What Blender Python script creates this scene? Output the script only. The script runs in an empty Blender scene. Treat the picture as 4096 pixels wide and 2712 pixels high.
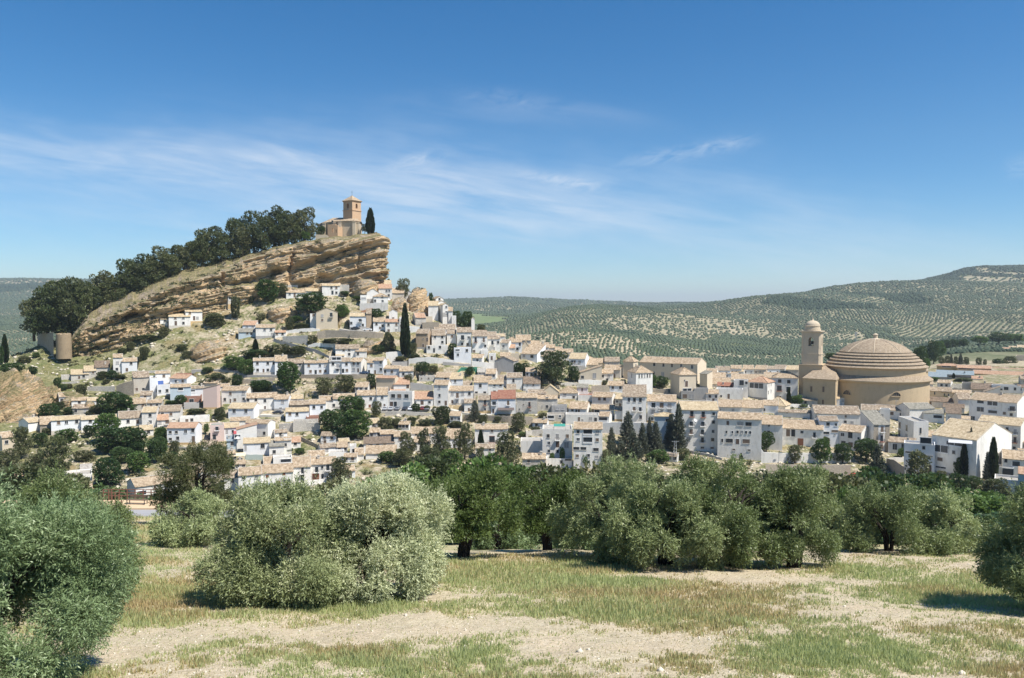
import bpy, math, random
import numpy as np
from math import radians as R
random.seed(7)
C = bpy.context.scene.collection
SC = bpy.context.scene
# ------------------------------------------------------------------ camera, sun, sky, exposure
HZ = 307.0                                   # image row of the horizon (1024 x 678)
PITCH = math.atan((339-HZ)/800.0)
cam = bpy.data.cameras.new('camera'); co = bpy.data.objects.new('camera', cam); C.objects.link(co)
co.location = (0, 0, 0); co.rotation_euler = (math.pi/2-PITCH, 0, 0)
cam.sensor_width = 36; cam.lens = 800/1024*36; cam.clip_start = .5; cam.clip_end = 40000
SC.camera = co
SC.view_settings.view_transform = 'Standard'; SC.view_settings.look = 'None'
SC.view_settings.gamma = 1; SC.view_settings.use_curve_mapping = False
SC.view_settings.exposure = 0.8
SUN_EL, SUN_AZ = R(57), R(61)                # azimuth measured from -Y (towards the camera) to +X
sd = (math.cos(SUN_EL)*math.sin(SUN_AZ), -math.cos(SUN_EL)*math.cos(SUN_AZ), math.sin(SUN_EL))
sl = bpy.data.lights.new('sun', 'SUN'); sl.energy = 4.1; sl.angle = R(.5); sl.color = (1, .95, .87)
so = bpy.data.objects.new('sun', sl); C.objects.link(so)
from mathutils import Vector
so.rotation_euler = Vector(sd).to_track_quat('Z', 'Y').to_euler()
W = bpy.data.worlds.new('World'); SC.world = W; W.use_nodes = True
wn, wl = W.node_tree.nodes, W.node_tree.links
for n in list(wn): wn.remove(n)
def wnode(t, **k):
    n = wn.new(t)
    for a, b in k.items():
        if a in ('operation', 'blend_type', 'data_type', 'sky_type', 'clamp', 'use_clamp', 'noise_dimensions', 'interpolation_type'): setattr(n, a, b)
    return n
sky = wnode('ShaderNodeTexSky', sky_type='NISHITA')
sky.sun_disc = False; sky.sun_elevation = SUN_EL; sky.sun_rotation = math.atan2(sd[0], sd[1])
sky.altitude = 800; sky.air_density = 1.0; sky.dust_density = 0.2; sky.ozone_density = 3.0
tc = wnode('ShaderNodeTexCoord'); sx = wnode('ShaderNodeSeparateXYZ'); wl.new(tc.outputs['Generated'], sx.inputs[0])
def M(op, a, b=None, c=None):
    n = wn.new('ShaderNodeMath'); n.operation = op
    for i, v in enumerate((a, b, c)):
        if v is None: continue
        if isinstance(v, (int, float)): n.inputs[i].default_value = v
        else: wl.new(v, n.inputs[i])
    return n.outputs[0]
ymax = M('MAXIMUM', sx.outputs[1], .02)
U = M('DIVIDE', sx.outputs[0], ymax); V = M('DIVIDE', sx.outputs[2], ymax)   # direction of the sky as slopes
def sky_noise(su, sv, sh, scale, det, rough, dist=0.0):
    cmb = wn.new('ShaderNodeCombineXYZ')
    vv = M('ADD', V, M('MULTIPLY', U, sh))
    wl.new(M('MULTIPLY', U, su), cmb.inputs[0]); wl.new(M('MULTIPLY', vv, sv), cmb.inputs[1])
    n = wn.new('ShaderNodeTexNoise'); n.inputs['Scale'].default_value = scale; n.inputs['Detail'].default_value = det
    n.inputs['Roughness'].default_value = rough; n.inputs['Distortion'].default_value = dist
    wl.new(cmb.outputs[0], n.inputs['Vector']); return n.outputs[0]
def streak(x0, y0, x1, y1, wid, amp, soft=60.0):       # a cirrus band between two directions, given as picture rows/columns of the sky
    u0, v0, u1, v1 = (x0-512)/800, (HZ-y0)/800, (x1-512)/800, (HZ-y1)/800
    sl_ = (v1-v0)/(u1-u0)
    d = M('SUBTRACT', V, M('ADD', M('MULTIPLY', M('SUBTRACT', U, u0), sl_), v0))
    nzs = M('MULTIPLY', M('SUBTRACT', sky_noise(1, 2, 0, 4, 3, .6), .5), wid*.0035)
    d = M('ADD', d, nzs)
    g = M('EXPONENT', M('MULTIPLY', M('POWER', M('ABSOLUTE', M('DIVIDE', d, wid/800)), 2.0), -1))
    def ss(e0, e1, x):
        n = wn.new('ShaderNodeMapRange'); n.interpolation_type = 'SMOOTHSTEP'
        wl.new(x, n.inputs[0]); n.inputs[1].default_value = e0; n.inputs[2].default_value = e1; return n.outputs[0]
    s = soft/800
    a = M('MULTIPLY', ss(u0-s, u0+s, U), M('SUBTRACT', 1, ss(u1-s, u1+s, U)))
    return M('MULTIPLY', M('MULTIPLY', g, a), amp)
fine = sky_noise(1.2, 9, .16, 5, 8, .62, .4)
wisp = sky_noise(2.5, 7, -.25, 9, 9, .68, 1.0)
bands = [streak(-300, 118, 640, 222, 30, .34, 160), streak(-300, 92, 330, 176, 22, .22, 140), streak(300, 160, 940, 262, 44, .30, 200),
         streak(-300, 180, 500, 240, 34, .22, 140), streak(430, 108, 640, 122, 12, .10, 60)]
tot = bands[0]
for b in bands[1:]: tot = M('ADD', tot, b)
rm = wn.new('ShaderNodeMapRange'); wl.new(fine, rm.inputs[0]); rm.inputs[1].default_value = .28; rm.inputs[2].default_value = .72
tot = M('MULTIPLY', tot, M('ADD', M('MULTIPLY', rm.outputs[0], .95), .2))
pu = [streak(628, 164, 745, 146, 7, .38, 28), streak(522, 174, 600, 188, 6, .5, 26), streak(395, 168, 440, 158, 7, .4, 22),
      streak(470, 98, 560, 108, 8, .14, 40), streak(1005, 168, 1040, 166, 9, .3, 14)]
p = pu[0]
for b in pu[1:]: p = M('ADD', p, b)
rm2 = wn.new('ShaderNodeMapRange'); wl.new(wisp, rm2.inputs[0]); rm2.inputs[1].default_value = .38; rm2.inputs[2].default_value = .68
p = M('MULTIPLY', p, rm2.outputs[0])
tot = M('ADD', tot, p)
# thin milky veil low in the sky
tot = M('MINIMUM', tot, .85)
tin = wn.new('ShaderNodeMix'); tin.data_type = 'RGBA'; tin.blend_type = 'MULTIPLY'
mix = wn.new('ShaderNodeMix'); mix.data_type = 'RGBA'
hsv = wn.new('ShaderNodeHueSaturation'); hsv.inputs['Hue'].default_value = .499; hsv.inputs['Saturation'].default_value = 1.36; hsv.inputs['Value'].default_value = 1.0
wl.new(sky.outputs[0], tin.inputs[6]); tin.inputs[7].default_value = (.86, .95, 1.06, 1)
hr = wn.new('ShaderNodeMapRange'); wl.new(V, hr.inputs[0]); hr.inputs[1].default_value = .0; hr.inputs[2].default_value = .22; hr.inputs[3].default_value = 1; hr.inputs[4].default_value = 0; wl.new(hr.outputs[0], tin.inputs[0]); wl.new(tin.outputs[2], hsv.inputs['Color'])
wl.new(tot, mix.inputs[0]); wl.new(hsv.outputs[0], mix.inputs[6]); mix.inputs[7].default_value = (6.6, 7.2, 7.9, 1)
bg = wn.new('ShaderNodeBackground'); bg.inputs[1].default_value = .072
wo = wn.new('ShaderNodeOutputWorld'); wl.new(mix.outputs[2], bg.inputs[0]); wl.new(bg.outputs[0], wo.inputs[0])

# ------------------------------------------------------------------ helpers
def at(px, py, Y):
    a, b = (px-512)/800, (339-py)/800
    cp, sp = math.cos(PITCH), math.sin(PITCH)
    t = Y/(cp+b*sp)
    return np.array((a*t, Y, t*(-sp+b*cp)))
def tag(o, label=None, cat=None, group=None, kind=None):
    for k, v in (('label', label), ('category', cat), ('group', group), ('kind', kind)):
        if v: o[k] = v
    return o
def link(name, me, parent=None, loc=None, rz=0):
    o = bpy.data.objects.new(name, me); C.objects.link(o)
    if parent is not None: o.parent = parent
    if loc is not None: o.location = [float(v) for v in loc]
    if rz: o.rotation_euler = (0, 0, rz)
    return o
def mesh_np(name, V, F, mats, smooth=False, mi=None, attrs=None):
    V = np.asarray(V, dtype=np.float32); F = np.asarray(F, dtype=np.int32)
    me = bpy.data.meshes.new(name); k = F.shape[1]
    me.vertices.add(len(V)); me.vertices.foreach_set('co', V.ravel())
    me.loops.add(F.size); me.loops.foreach_set('vertex_index', F.ravel())
    me.polygons.add(len(F)); me.polygons.foreach_set('loop_start', np.arange(0, F.size, k, dtype=np.int32))
    me.polygons.foreach_set('loop_total', np.full(len(F), k, dtype=np.int32))
    for m in (mats if isinstance(mats, (list, tuple)) else [mats]): me.materials.append(m)
    if mi is not None: me.polygons.foreach_set('material_index', np.asarray(mi, dtype=np.int32))
    if smooth: me.polygons.foreach_set('use_smooth', np.ones(len(F), dtype=bool))
    for nm, v in (attrs or {}).items():
        a = me.attributes.new(nm, 'FLOAT', 'POINT'); a.data.foreach_set('value', np.asarray(v, dtype=np.float32))
    me.update(calc_edges=True); me.validate()
    return me
class MB:
    """collects boxes, prisms and tubes into one mesh"""
    def __init__(s): s.v = []; s.f = []; s.m = []
    def add(s, vs, fs, m=0):
        n = len(s.v); s.v += [tuple(float(c) for c in v) for v in vs]
        s.f += [tuple(i+n for i in f) for f in fs]; s.m += [m]*len(fs)
    def box(s, x0, x1, y0, y1, z0, z1, m=0):
        s.add([(x0,y0,z0),(x1,y0,z0),(x1,y1,z0),(x0,y1,z0),(x0,y0,z1),(x1,y0,z1),(x1,y1,z1),(x0,y1,z1)],
              [(0,3,2,1),(4,5,6,7),(0,1,5,4),(1,2,6,5),(2,3,7,6),(3,0,4,7)], m)
    def prism(s, pts, z0, z1, m=0):          # plan polygon, counter-clockwise
        n = len(pts)
        s.add([(x, y, z0) for x, y in pts]+[(x, y, z1) for x, y in pts],
              [tuple(range(n))[::-1], tuple(range(n, 2*n))]+[(i, (i+1) % n, (i+1) % n+n, i+n) for i in range(n)], m)
    def tube(s, pts, rad, n=6, m=0):
        pts = [Vector(p) for p in pts]; base = len(s.v); rad = rad if isinstance(rad, (list, tuple)) else [rad]*len(pts)
        for i, p in enumerate(pts):
            d = (pts[min(i+1, len(pts)-1)]-pts[max(i-1, 0)]).normalized()
            a = d.orthogonal().normalized(); b = d.cross(a)
            for k in range(n):
                t = 2*math.pi*k/n; q = p+(a*math.cos(t)+b*math.sin(t))*rad[i]; s.v.append(tuple(q))
        for i in range(len(pts)-1):
            for k in range(n):
                s.f.append((base+i*n+k, base+i*n+(k+1) % n, base+(i+1)*n+(k+1) % n, base+(i+1)*n+k)); s.m.append(m)
        s.f.append(tuple(base+k for k in range(n))[::-1]); s.m.append(m)
        s.f.append(tuple(base+(len(pts)-1)*n+k for k in range(n))); s.m.append(m)
    def lathe(s, prof, n=48, cx=0, cy=0, m=0, a0=0, a1=2*math.pi):
        base = len(s.v); full = abs(a1-a0-2*math.pi) < 1e-6; c = n if full else n+1
        for r, z in prof:
            for k in range(c):
                t = a0+(a1-a0)*k/n; s.v.append((cx+r*math.cos(t), cy+r*math.sin(t), z))
        for i in range(len(prof)-1):
            for k in range(n):
                k2 = (k+1) % c
                s.f.append((base+i*c+k, base+i*c+k2, base+(i+1)*c+k2, base+(i+1)*c+k)); s.m.append(m)
    def mesh(s, name, mats, smooth=False):
        me = bpy.data.meshes.new(name); me.from_pydata(s.v, [], s.f)
        for mm in (mats if isinstance(mats, (list, tuple)) else [mats]): me.materials.append(mm)
        me.polygons.foreach_set('material_index', s.m)
        if smooth: me.polygons.foreach_set('use_smooth', [True]*len(s.f))
        me.update(); return me
    def build(s, name, mats, parent=None, loc=None, rz=0, smooth=False): return link(name, s.mesh(name, mats, smooth), parent, loc, rz)
# vectorised lattice noise
def _h(i, j, k, s):
    n = (i.astype(np.int64)*374761393+j.astype(np.int64)*668265263+k.astype(np.int64)*2147483647 % 1013904223+s*1442695041) & 0xffffffff
    n = ((n ^ (n >> 13))*1274126177) & 0xffffffff
    n = ((n ^ (n >> 16))*2246822519) & 0xffffffff
    return ((n ^ (n >> 15)) & 0xffffff)/float(0xffffff)*2-1
def noise(x, y, z=0.0, s=0):
    x, y, z = np.broadcast_arrays(np.asarray(x, float), np.asarray(y, float), np.asarray(z, float))
    i, j, k = np.floor(x), np.floor(y), np.floor(z); fx, fy, fz = x-i, y-j, z-k
    fx, fy, fz = fx*fx*(3-2*fx), fy*fy*(3-2*fy), fz*fz*(3-2*fz)
    r = 0
    for a in (0, 1):
        for b in (0, 1):
            for c in (0, 1):
                r = r+_h(i+a, j+b, (k+c)*31+7, s)*(fx if a else 1-fx)*(fy if b else 1-fy)*(fz if c else 1-fz)
    return r
def fbm(x, y, z=0.0, s=0, o=4, g=.5):
    r, a, f, t = 0, 1, 1, 0
    for q in range(o):
        r = r+a*noise(np.asarray(x)*f, np.asarray(y)*f, np.asarray(z)*f, s+q); t += a; a *= g; f *= 2.03
    return r/t
def sstep(a, b, x):
    t = np.clip((np.asarray(x, float)-a)/(b-a), 0, 1); return t*t*(3-2*t)

# ------------------------------------------------------------------ materials
MATS = {}
def new_mat(name):
    m = bpy.data.materials.new(name); m.use_nodes = True; nt = m.node_tree
    for n in list(nt.nodes): nt.nodes.remove(n)
    MATS[name] = m
    return m, nt.nodes, nt.links
def nd(N, t, **k):
    n = N.new(t)
    for a, b in k.items(): setattr(n, a, b)
    return n
def noise_tex(N, L, vec, scale, det=4, rough=.6, dist=0):
    n = N.new('ShaderNodeTexNoise'); n.inputs['Scale'].default_value = scale; n.inputs['Detail'].default_value = det
    n.inputs['Roughness'].default_value = rough; n.inputs['Distortion'].default_value = dist
    if vec is not None: L.new(vec, n.inputs['Vector'])
    return n.outputs[0]
def ramp(N, L, fac, stops, interp='LINEAR'):
    r = N.new('ShaderNodeValToRGB'); r.color_ramp.interpolation = interp; e = r.color_ramp.elements
    while len(e) < len(stops): e.new(.5)
    for q, (p, c) in enumerate(stops): e[q].position = p; e[q].color = (*c, 1)
    L.new(fac, r.inputs[0]); return r.outputs[0]
def mixc(N, L, fac, a, b, mode='MIX'):
    m = N.new('ShaderNodeMix'); m.data_type = 'RGBA'; m.blend_type = mode
    for s_, v in ((m.inputs[0], fac), (m.inputs[6], a), (m.inputs[7], b)):
        if isinstance(v, (int, float)): s_.default_value = v
        elif isinstance(v, tuple): s_.default_value = (*v, 1)
        else: L.new(v, s_)
    return m.outputs[2]
def maprange(N, L, v, a, b, c=0, d=1):
    m = N.new('ShaderNodeMapRange'); L.new(v, m.inputs[0])
    for i, q in enumerate((a, b, c, d)): m.inputs[i+1].default_value = q
    return m.outputs[0]
def coords(N, L, scale=(1, 1, 1), kind='Object', rnd=True, rot=(0, 0, 0)):
    t = N.new('ShaderNodeTexCoord') if kind != 'World' else N.new('ShaderNodeNewGeometry')
    out = t.outputs['Position' if kind == 'World' else kind]
    if rnd and kind == 'Object':
        oi = N.new('ShaderNodeObjectInfo'); mu = N.new('ShaderNodeVectorMath'); mu.operation = 'MULTIPLY_ADD'
        L.new(oi.outputs['Random'], mu.inputs[0]); mu.inputs[1].default_value = (97, 61, 33); L.new(out, mu.inputs[2]); out = mu.outputs[0]
    mp = N.new('ShaderNodeMapping'); mp.inputs['Scale'].default_value = scale; mp.inputs['Rotation'].default_value = rot
    L.new(out, mp.inputs[0]); return mp.outputs[0]
def finish(N, L, col, rough=.85, bump=None, bs=.3, bd=.05, spec=.3):
    b = N.new('ShaderNodeBsdfPrincipled'); o = N.new('ShaderNodeOutputMaterial')
    if isinstance(col, tuple): b.inputs['Base Color'].default_value = (*col, 1)
    else: L.new(col, b.inputs['Base Color'])
    if isinstance(rough, (int, float)): b.inputs['Roughness'].default_value = rough
    else: L.new(rough, b.inputs['Roughness'])
    b.inputs['Specular IOR Level'].default_value = spec
    if bump is not None:
        bp = N.new('ShaderNodeBump'); bp.inputs['Strength'].default_value = bs; bp.inputs['Distance'].default_value = bd
        L.new(bump, bp.inputs['Height']); L.new(bp.outputs[0], b.inputs['Normal'])
    L.new(b.outputs[0], o.inputs[0]); return b
def plaster(name, c, dirt=(.40, .37, .31), amt=.5, bump=.3):
    m, N, L = new_mat(name)
    v = coords(N, L, (.9, .9, .35)); v2 = coords(N, L, (3, 3, 3))
    a = noise_tex(N, L, v, 1.0, 6, .65); b = noise_tex(N, L, v2, 1.3, 5, .6)
    oi = N.new('ShaderNodeObjectInfo')
    hue = mixc(N, L, maprange(N, L, oi.outputs['Random'], 0, 1, 0, 1), c, tuple(min(.86, q*w) for q, w in zip(c, (.84, .83, .82))))
    col = mixc(N, L, maprange(N, L, a, .48, .74, 0, amt), hue, dirt)
    col = mixc(N, L, maprange(N, L, b, .3, .75, 0, .14), col, tuple(q*.72 for q in c))
    finish(N, L, col, .9, b, bump, .06, .2)
    return m
WALLM = {'w': plaster('whitewash', (.865, .84, .785)), 'l': plaster('bluish_whitewash', (.83, .84, .845), amt=.25),
         'c': plaster('cream_plaster', (.72, .62, .47), (.5, .42, .32), .4), 'o': plaster('old_plaster', (.62, .57, .49), (.34, .29, .23), .7, .6),
         'g': plaster('grey_concrete', (.44, .425, .40), (.25, .24, .22), .6), 'u': plaster('blue_plaster', (.52, .61, .66), amt=.3),
         'e': plaster('earth_wall', (.47, .36, .25), (.3, .23, .16), .6, .6), 'y': plaster('ochre_plaster', (.58, .42, .22), (.42, .32, .2), .3),
         'p': plaster('pink_plaster', (.7, .55, .49), (.5, .4, .34), .3)}
def stone_mat(name, c1, c2, mortar, sc=1.6):
    m, N, L = new_mat(name)
    v = coords(N, L, (sc, sc, sc*1.5), rnd=True)
    vo = N.new('ShaderNodeTexVoronoi'); vo.inputs['Scale'].default_value = 1.4; L.new(v, vo.inputs['Vector'])
    ve = N.new('ShaderNodeTexVoronoi'); ve.feature = 'DISTANCE_TO_EDGE'; ve.inputs['Scale'].default_value = 1.4; L.new(v, ve.inputs['Vector'])
    sep = N.new('ShaderNodeSeparateColor'); L.new(vo.outputs['Color'], sep.inputs[0])
    col = mixc(N, L, sep.outputs[0], c1, c2)
    a = noise_tex(N, L, v, .35, 5, .65)
    col = mixc(N, L, maprange(N, L, a, .4, .75, 0, .6), col, tuple(q*.6 for q in c1))
    col = mixc(N, L, maprange(N, L, ve.outputs['Distance'], 0, .12, 1, 0), col, mortar)
    finish(N, L, col, .95, ve.outputs['Distance'], .8, .15, .1)
    return m
WALLM['s'] = stone_mat('rubble_stone', (.50, .43, .33), (.38, .33, .27), (.25, .22, .18))
WALLM['t'] = stone_mat('whitewashed_rubble', (.70, .66, .58), (.55, .51, .45), (.40, .37, .33))
def brick_mat(name, c1, c2, mo):
    m, N, L = new_mat(name)
    t = N.new('ShaderNodeTexCoord'); b = N.new('ShaderNodeTexBrick'); mp = N.new('ShaderNodeMapping'); mp.inputs['Rotation'].default_value = (math.pi/2, 0, 0)
    L.new(t.outputs['Object'], mp.inputs[0]); L.new(mp.outputs[0], b.inputs[0])
    b.inputs['Color1'].default_value = (*c1, 1); b.inputs['Color2'].default_value = (*c2, 1); b.inputs['Mortar'].default_value = (*mo, 1)
    b.inputs['Scale'].default_value = 2.2
    a = noise_tex(N, L, coords(N, L), 1.0, 5)
    finish(N, L, mixc(N, L, maprange(N, L, a, .45, .8, 0, .5), b.outputs[0], mo), .9)
    return m
WALLM['k'] = brick_mat('brick', (.36, .15, .09), (.28, .11, .07), (.42, .36, .3))
def roof_mat(name, a, b, c, d):
    m, N, L = new_mat(name)
    v = coords(N, L, (1.3, .8, .8)); v2 = coords(N, L, (.5, .5, .5)); v3 = coords(N, L, (1, 1, 1), rnd=False)
    n1 = noise_tex(N, L, v, 1.0, 6, .78); n2 = noise_tex(N, L, v2, 1.0, 4, .6)
    col = ramp(N, L, n1, [(.40, d), (.46, b), (.53, a), (.61, c)])
    col = mixc(N, L, maprange(N, L, n2, .42, .7, 0, .55), col, tuple(x*.55+y*.2 for x, y in zip(a, c)))
    oi = N.new('ShaderNodeObjectInfo')
    col = mixc(N, L, maprange(N, L, oi.outputs['Random'], 0, 1, 0, .35), col, tuple(q*.75 for q in a))
    w = N.new('ShaderNodeTexWave'); w.wave_type = 'BANDS'; w.bands_direction = 'X'; w.inputs['Scale'].default_value = 1.05; w.inputs['Distortion'].default_value = .6
    w.inputs['Detail'].default_value = 2; L.new(v3, w.inputs['Vector'])
    col = mixc(N, L, maprange(N, L, w.outputs['Fac'], .0, .45, .5, 0), col, tuple(q*.35 for q in a))
    ad = N.new('ShaderNodeMath'); ad.operation = 'MULTIPLY_ADD'; L.new(n1, ad.inputs[0]); ad.inputs[1].default_value = .8; L.new(w.outputs['Fac'], ad.inputs[2])
    finish(N, L, col, .9, ad.outputs[0], .8, .1, .15)
    return m
ROOFM = {'t': roof_mat('tan_tiles', (.53, .41, .28), (.38, .28, .18), (.72, .60, .45), (.20, .14, .09)),
         'y': roof_mat('straw_tiles', (.62, .50, .32), (.50, .39, .25), (.74, .63, .46), (.34, .25, .16)),
         'o': roof_mat('terracotta_tiles', (.56, .36, .24), (.47, .30, .20), (.66, .48, .34), (.32, .18, .12)),
         'b': roof_mat('weathered_brown_tiles', (.41, .33, .24), (.28, .21, .15), (.66, .57, .45), (.14, .10, .08)),
         'd': roof_mat('dark_brown_tiles', (.26, .20, .15), (.20, .15, .11), (.36, .28, .21), (.10, .08, .06)),
         'g': roof_mat('grey_mossy_tiles', (.33, .31, .26), (.26, .25, .20), (.45, .42, .35), (.15, .14, .12)),
         'r': roof_mat('red_sheeting', (.38, .19, .13), (.33, .16, .11), (.44, .24, .17), (.28, .09, .06)),
         's': roof_mat('blue_grey_sheeting', (.30, .36, .39), (.27, .33, .36), (.36, .41, .44), (.2, .28, .33)),
         'v': roof_mat('green_sheeting', (.08, .27, .22), (.07, .24, .2), (.1, .3, .25), (.06, .2, .16)),
         'c': roof_mat('pale_concrete_roof', (.50, .47, .42), (.43, .40, .35), (.58, .55, .5), (.3, .28, .25))}
def flat(name, c, rough=.6, metallic=0, spec=.5, var=.25, sc=3.0):
    m, N, L = new_mat(name); a = noise_tex(N, L, coords(N, L, (sc, sc, sc)), 1.0, 4)
    b = finish(N, L, mixc(N, L, maprange(N, L, a, .3, .7, 0, var), c, tuple(q*.6 for q in c)), rough, spec=spec)
    b.inputs['Metallic'].default_value = metallic
    return m
GLASS = flat('dark_glass_and_shade', (.035, .045, .055), .15); SHUT = flat('brown_shutter', (.17, .12, .085), .7); SHUT2 = flat('grey_blind', (.36, .35, .34), .7)
DOORM = flat('door_wood', (.13, .085, .06), .7); DOORR = flat('russet_door', (.22, .09, .05), .6); GAR = flat('grey_garage_door', (.33, .38, .40), .6)
FRAME = flat('pale_frame', (.60, .57, .52), .8); IRON = flat('dark_iron', (.06, .06, .06), .5); TRIM = flat('red_brown_trim', (.35, .15, .10), .8)
WHITE = flat('white_paint', (.80, .79, .77), .7); STEEL = flat('galvanised_steel', (.42, .43, .44), .45, .6); RUST = flat('rust_red_rail', (.20, .09, .06), .6)
CLOTHR = flat('red_awning_cloth', (.42, .08, .09), .8); CLOTHG = flat('green_awning_cloth', (.05, .28, .22), .8); CLOTHB = flat('blue_awning_cloth', (.05, .10, .28), .8)
CLOTHC = flat('cream_awning_cloth', (.74, .62, .42), .8)
def stone_smooth(name, c, sc=.6, dark=(.3, .22, .13), amt=.5, courses=True):
    m, N, L = new_mat(name); v = coords(N, L, (sc, sc, sc*.5), rnd=False); a = noise_tex(N, L, v, 1.0, 7, .65)
    col = mixc(N, L, maprange(N, L, a, .5, .8, 0, amt), c, dark)
    f = noise_tex(N, L, coords(N, L, (2.5, 2.5, 4), rnd=False), 1.0, 4, .7)
    col = mixc(N, L, maprange(N, L, f, .35, .7, 0, .3), col, tuple(q*.7 for q in c))
    if courses:
        w = N.new('ShaderNodeTexWave'); w.bands_direction = 'Z'; w.inputs['Scale'].default_value = .55; L.new(coords(N, L, rnd=False), w.inputs['Vector'])
        col = mixc(N, L, maprange(N, L, w.outputs['Fac'], 0, .12, .22, 0), col, dark)
    finish(N, L, col, .9, f, .4, .08, .15)
    return m
SAND = stone_smooth('sandstone', (.53, .415, .27), dark=(.34, .26, .17), amt=.6); SANDT = stone_smooth('sandstone_pale', (.56, .47, .35), dark=(.34, .27, .19), amt=.6)
SANDO = stone_smooth('orange_sandstone', (.57, .39, .25), 1.2, (.36, .23, .14), .5)
DOMET = roof_mat('church_tiles', (.43, .34, .24), (.36, .28, .20), (.52, .43, .32), (.27, .2, .14))
# rock with tilted strata
def rock_mat(name, tilt=.3, dens=1.0, grey=.5):
    m, N, L = new_mat(name)
    g = N.new('ShaderNodeNewGeometry'); s = N.new('ShaderNodeSeparateXYZ'); L.new(g.outputs['Position'], s.inputs[0])
    q = nd(N, 'ShaderNodeMath', operation='MULTIPLY_ADD'); L.new(s.outputs[0], q.inputs[0]); q.inputs[1].default_value = -tilt; L.new(s.outputs[2], q.inputs[2])
    cb = N.new('ShaderNodeCombineXYZ'); L.new(q.outputs[0], cb.inputs[2])
    sx_ = nd(N, 'ShaderNodeMath', operation='MULTIPLY'); L.new(s.outputs[0], sx_.inputs[0]); sx_.inputs[1].default_value = .10; L.new(sx_.outputs[0], cb.inputs[0])
    sy_ = nd(N, 'ShaderNodeMath', operation='MULTIPLY'); L.new(s.outputs[1], sy_.inputs[0]); sy_.inputs[1].default_value = .10; L.new(sy_.outputs[0], cb.inputs[1])
    st = noise_tex(N, L, cb.outputs[0], 1.1*dens, 8, .72, .4); st2 = noise_tex(N, L, cb.outputs[0], .33*dens, 5, .6, .5)
    big = noise_tex(N, L, g.outputs['Position'], .09, 5, .6); fine_ = noise_tex(N, L, g.outputs['Position'], 1.1, 6, .7)
    col = ramp(N, L, st, [(.34, (.13, .09, .055)), (.39, (.50, .36, .21)), (.5, (.76, .53, .30)), (.7, (.87, .67, .42))])
    col = mixc(N, L, maprange(N, L, st2, .35, .65, 0, .35), col, (.66, .53, .36))
    col = mixc(N, L, maprange(N, L, fine_, .52, .74, 0, .4), col, (.34, .23, .13))
    col = mixc(N, L, maprange(N, L, big, .5, .66, 0, .45), col, (.42, .24, .12))
    gy = noise_tex(N, L, g.outputs['Position'], .16, 6, .7)
    nz = N.new('ShaderNodeSeparateXYZ'); L.new(g.outputs['Normal'], nz.inputs[0])
    up = maprange(N, L, nz.outputs[2], .05, .75, -.14, .34)
    ad = nd(N, 'ShaderNodeMath', operation='ADD'); L.new(gy, ad.inputs[0]); L.new(up, ad.inputs[1])
    greyc = ramp(N, L, fine_, [(.3, (.10, .095, .085)), (.5, (.27, .25, .22)), (.7, (.44, .41, .35))])
    col = mixc(N, L, maprange(N, L, ad.outputs[0], .65-.1*grey, .74-.1*grey, 0, .7), col, greyc)
    lf = nd(N, 'ShaderNodeMath', operation='MULTIPLY'); L.new(maprange(N, L, s.outputs[0], -175, -120, 1, 0), lf.inputs[0]); L.new(maprange(N, L, noise_tex(N, L, g.outputs['Position'], .13, 6, .7), .46, .56), lf.inputs[1])
    l2 = nd(N, 'ShaderNodeMath', operation='MULTIPLY'); L.new(lf.outputs[0], l2.inputs[0]); L.new(maprange(N, L, nz.outputs[2], -.1, .35, 0, .9), l2.inputs[1])
    gm_ = nd(N, 'ShaderNodeMath', operation='MAXIMUM'); L.new(l2.outputs[0], gm_.inputs[0]); L.new(maprange(N, L, nz.outputs[2], .72, .88, 0, .9), gm_.inputs[1]); gr = gm_.outputs[0]
    gcol = ramp(N, L, noise_tex(N, L, g.outputs['Position'], .6, 5, .7), [(.35, (.10, .12, .045)), (.5, (.22, .19, .09)), (.68, (.34, .28, .16))])
    col = mixc(N, L, gr, col, gcol)
    hh = nd(N, 'ShaderNodeMath', operation='MULTIPLY_ADD'); L.new(st, hh.inputs[0]); hh.inputs[1].default_value = 1.4; L.new(fine_, hh.inputs[2])
    finish(N, L, col, .95, hh.outputs[0], 1.0, .9, .1)
    return m
ROCK = rock_mat('layered_sandstone_rock'); ROCKG = rock_mat('grey_weathered_rock', .15, .8, 1.6); ROCKL = rock_mat('tilted_bedded_rock', .75, 1.3, .3)
def foliage(name, c1, c2, c3=None, tr=.25, sh=.5):
    m, N, L = new_mat(name)
    a = N.new('ShaderNodeAttribute'); a.attribute_name = 'rnd'
    oi = N.new('ShaderNodeObjectInfo')
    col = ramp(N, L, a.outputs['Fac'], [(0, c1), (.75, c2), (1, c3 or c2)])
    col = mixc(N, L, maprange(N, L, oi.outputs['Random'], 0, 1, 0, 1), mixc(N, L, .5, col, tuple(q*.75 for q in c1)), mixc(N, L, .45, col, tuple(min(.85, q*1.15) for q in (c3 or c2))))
    b = N.new('ShaderNodeBsdfPrincipled'); L.new(col, b.inputs['Base Color']); b.inputs['Roughness'].default_value = sh; b.inputs['Specular IOR Level'].default_value = .35
    t = N.new('ShaderNodeBsdfTranslucent'); L.new(mixc(N, L, .5, col, (.25, .35, .08), 'MULTIPLY'), t.inputs[0])
    L.new(mixc(N, L, .3, col, (.3, .4, .1)), t.inputs[0])
    mx = N.new('ShaderNodeMixShader'); mx.inputs[0].default_value = tr; L.new(b.outputs[0], mx.inputs[1]); L.new(t.outputs[0], mx.inputs[2])
    o = N.new('ShaderNodeOutputMaterial'); L.new(mx.outputs[0], o.inputs[0]); return m
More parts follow.
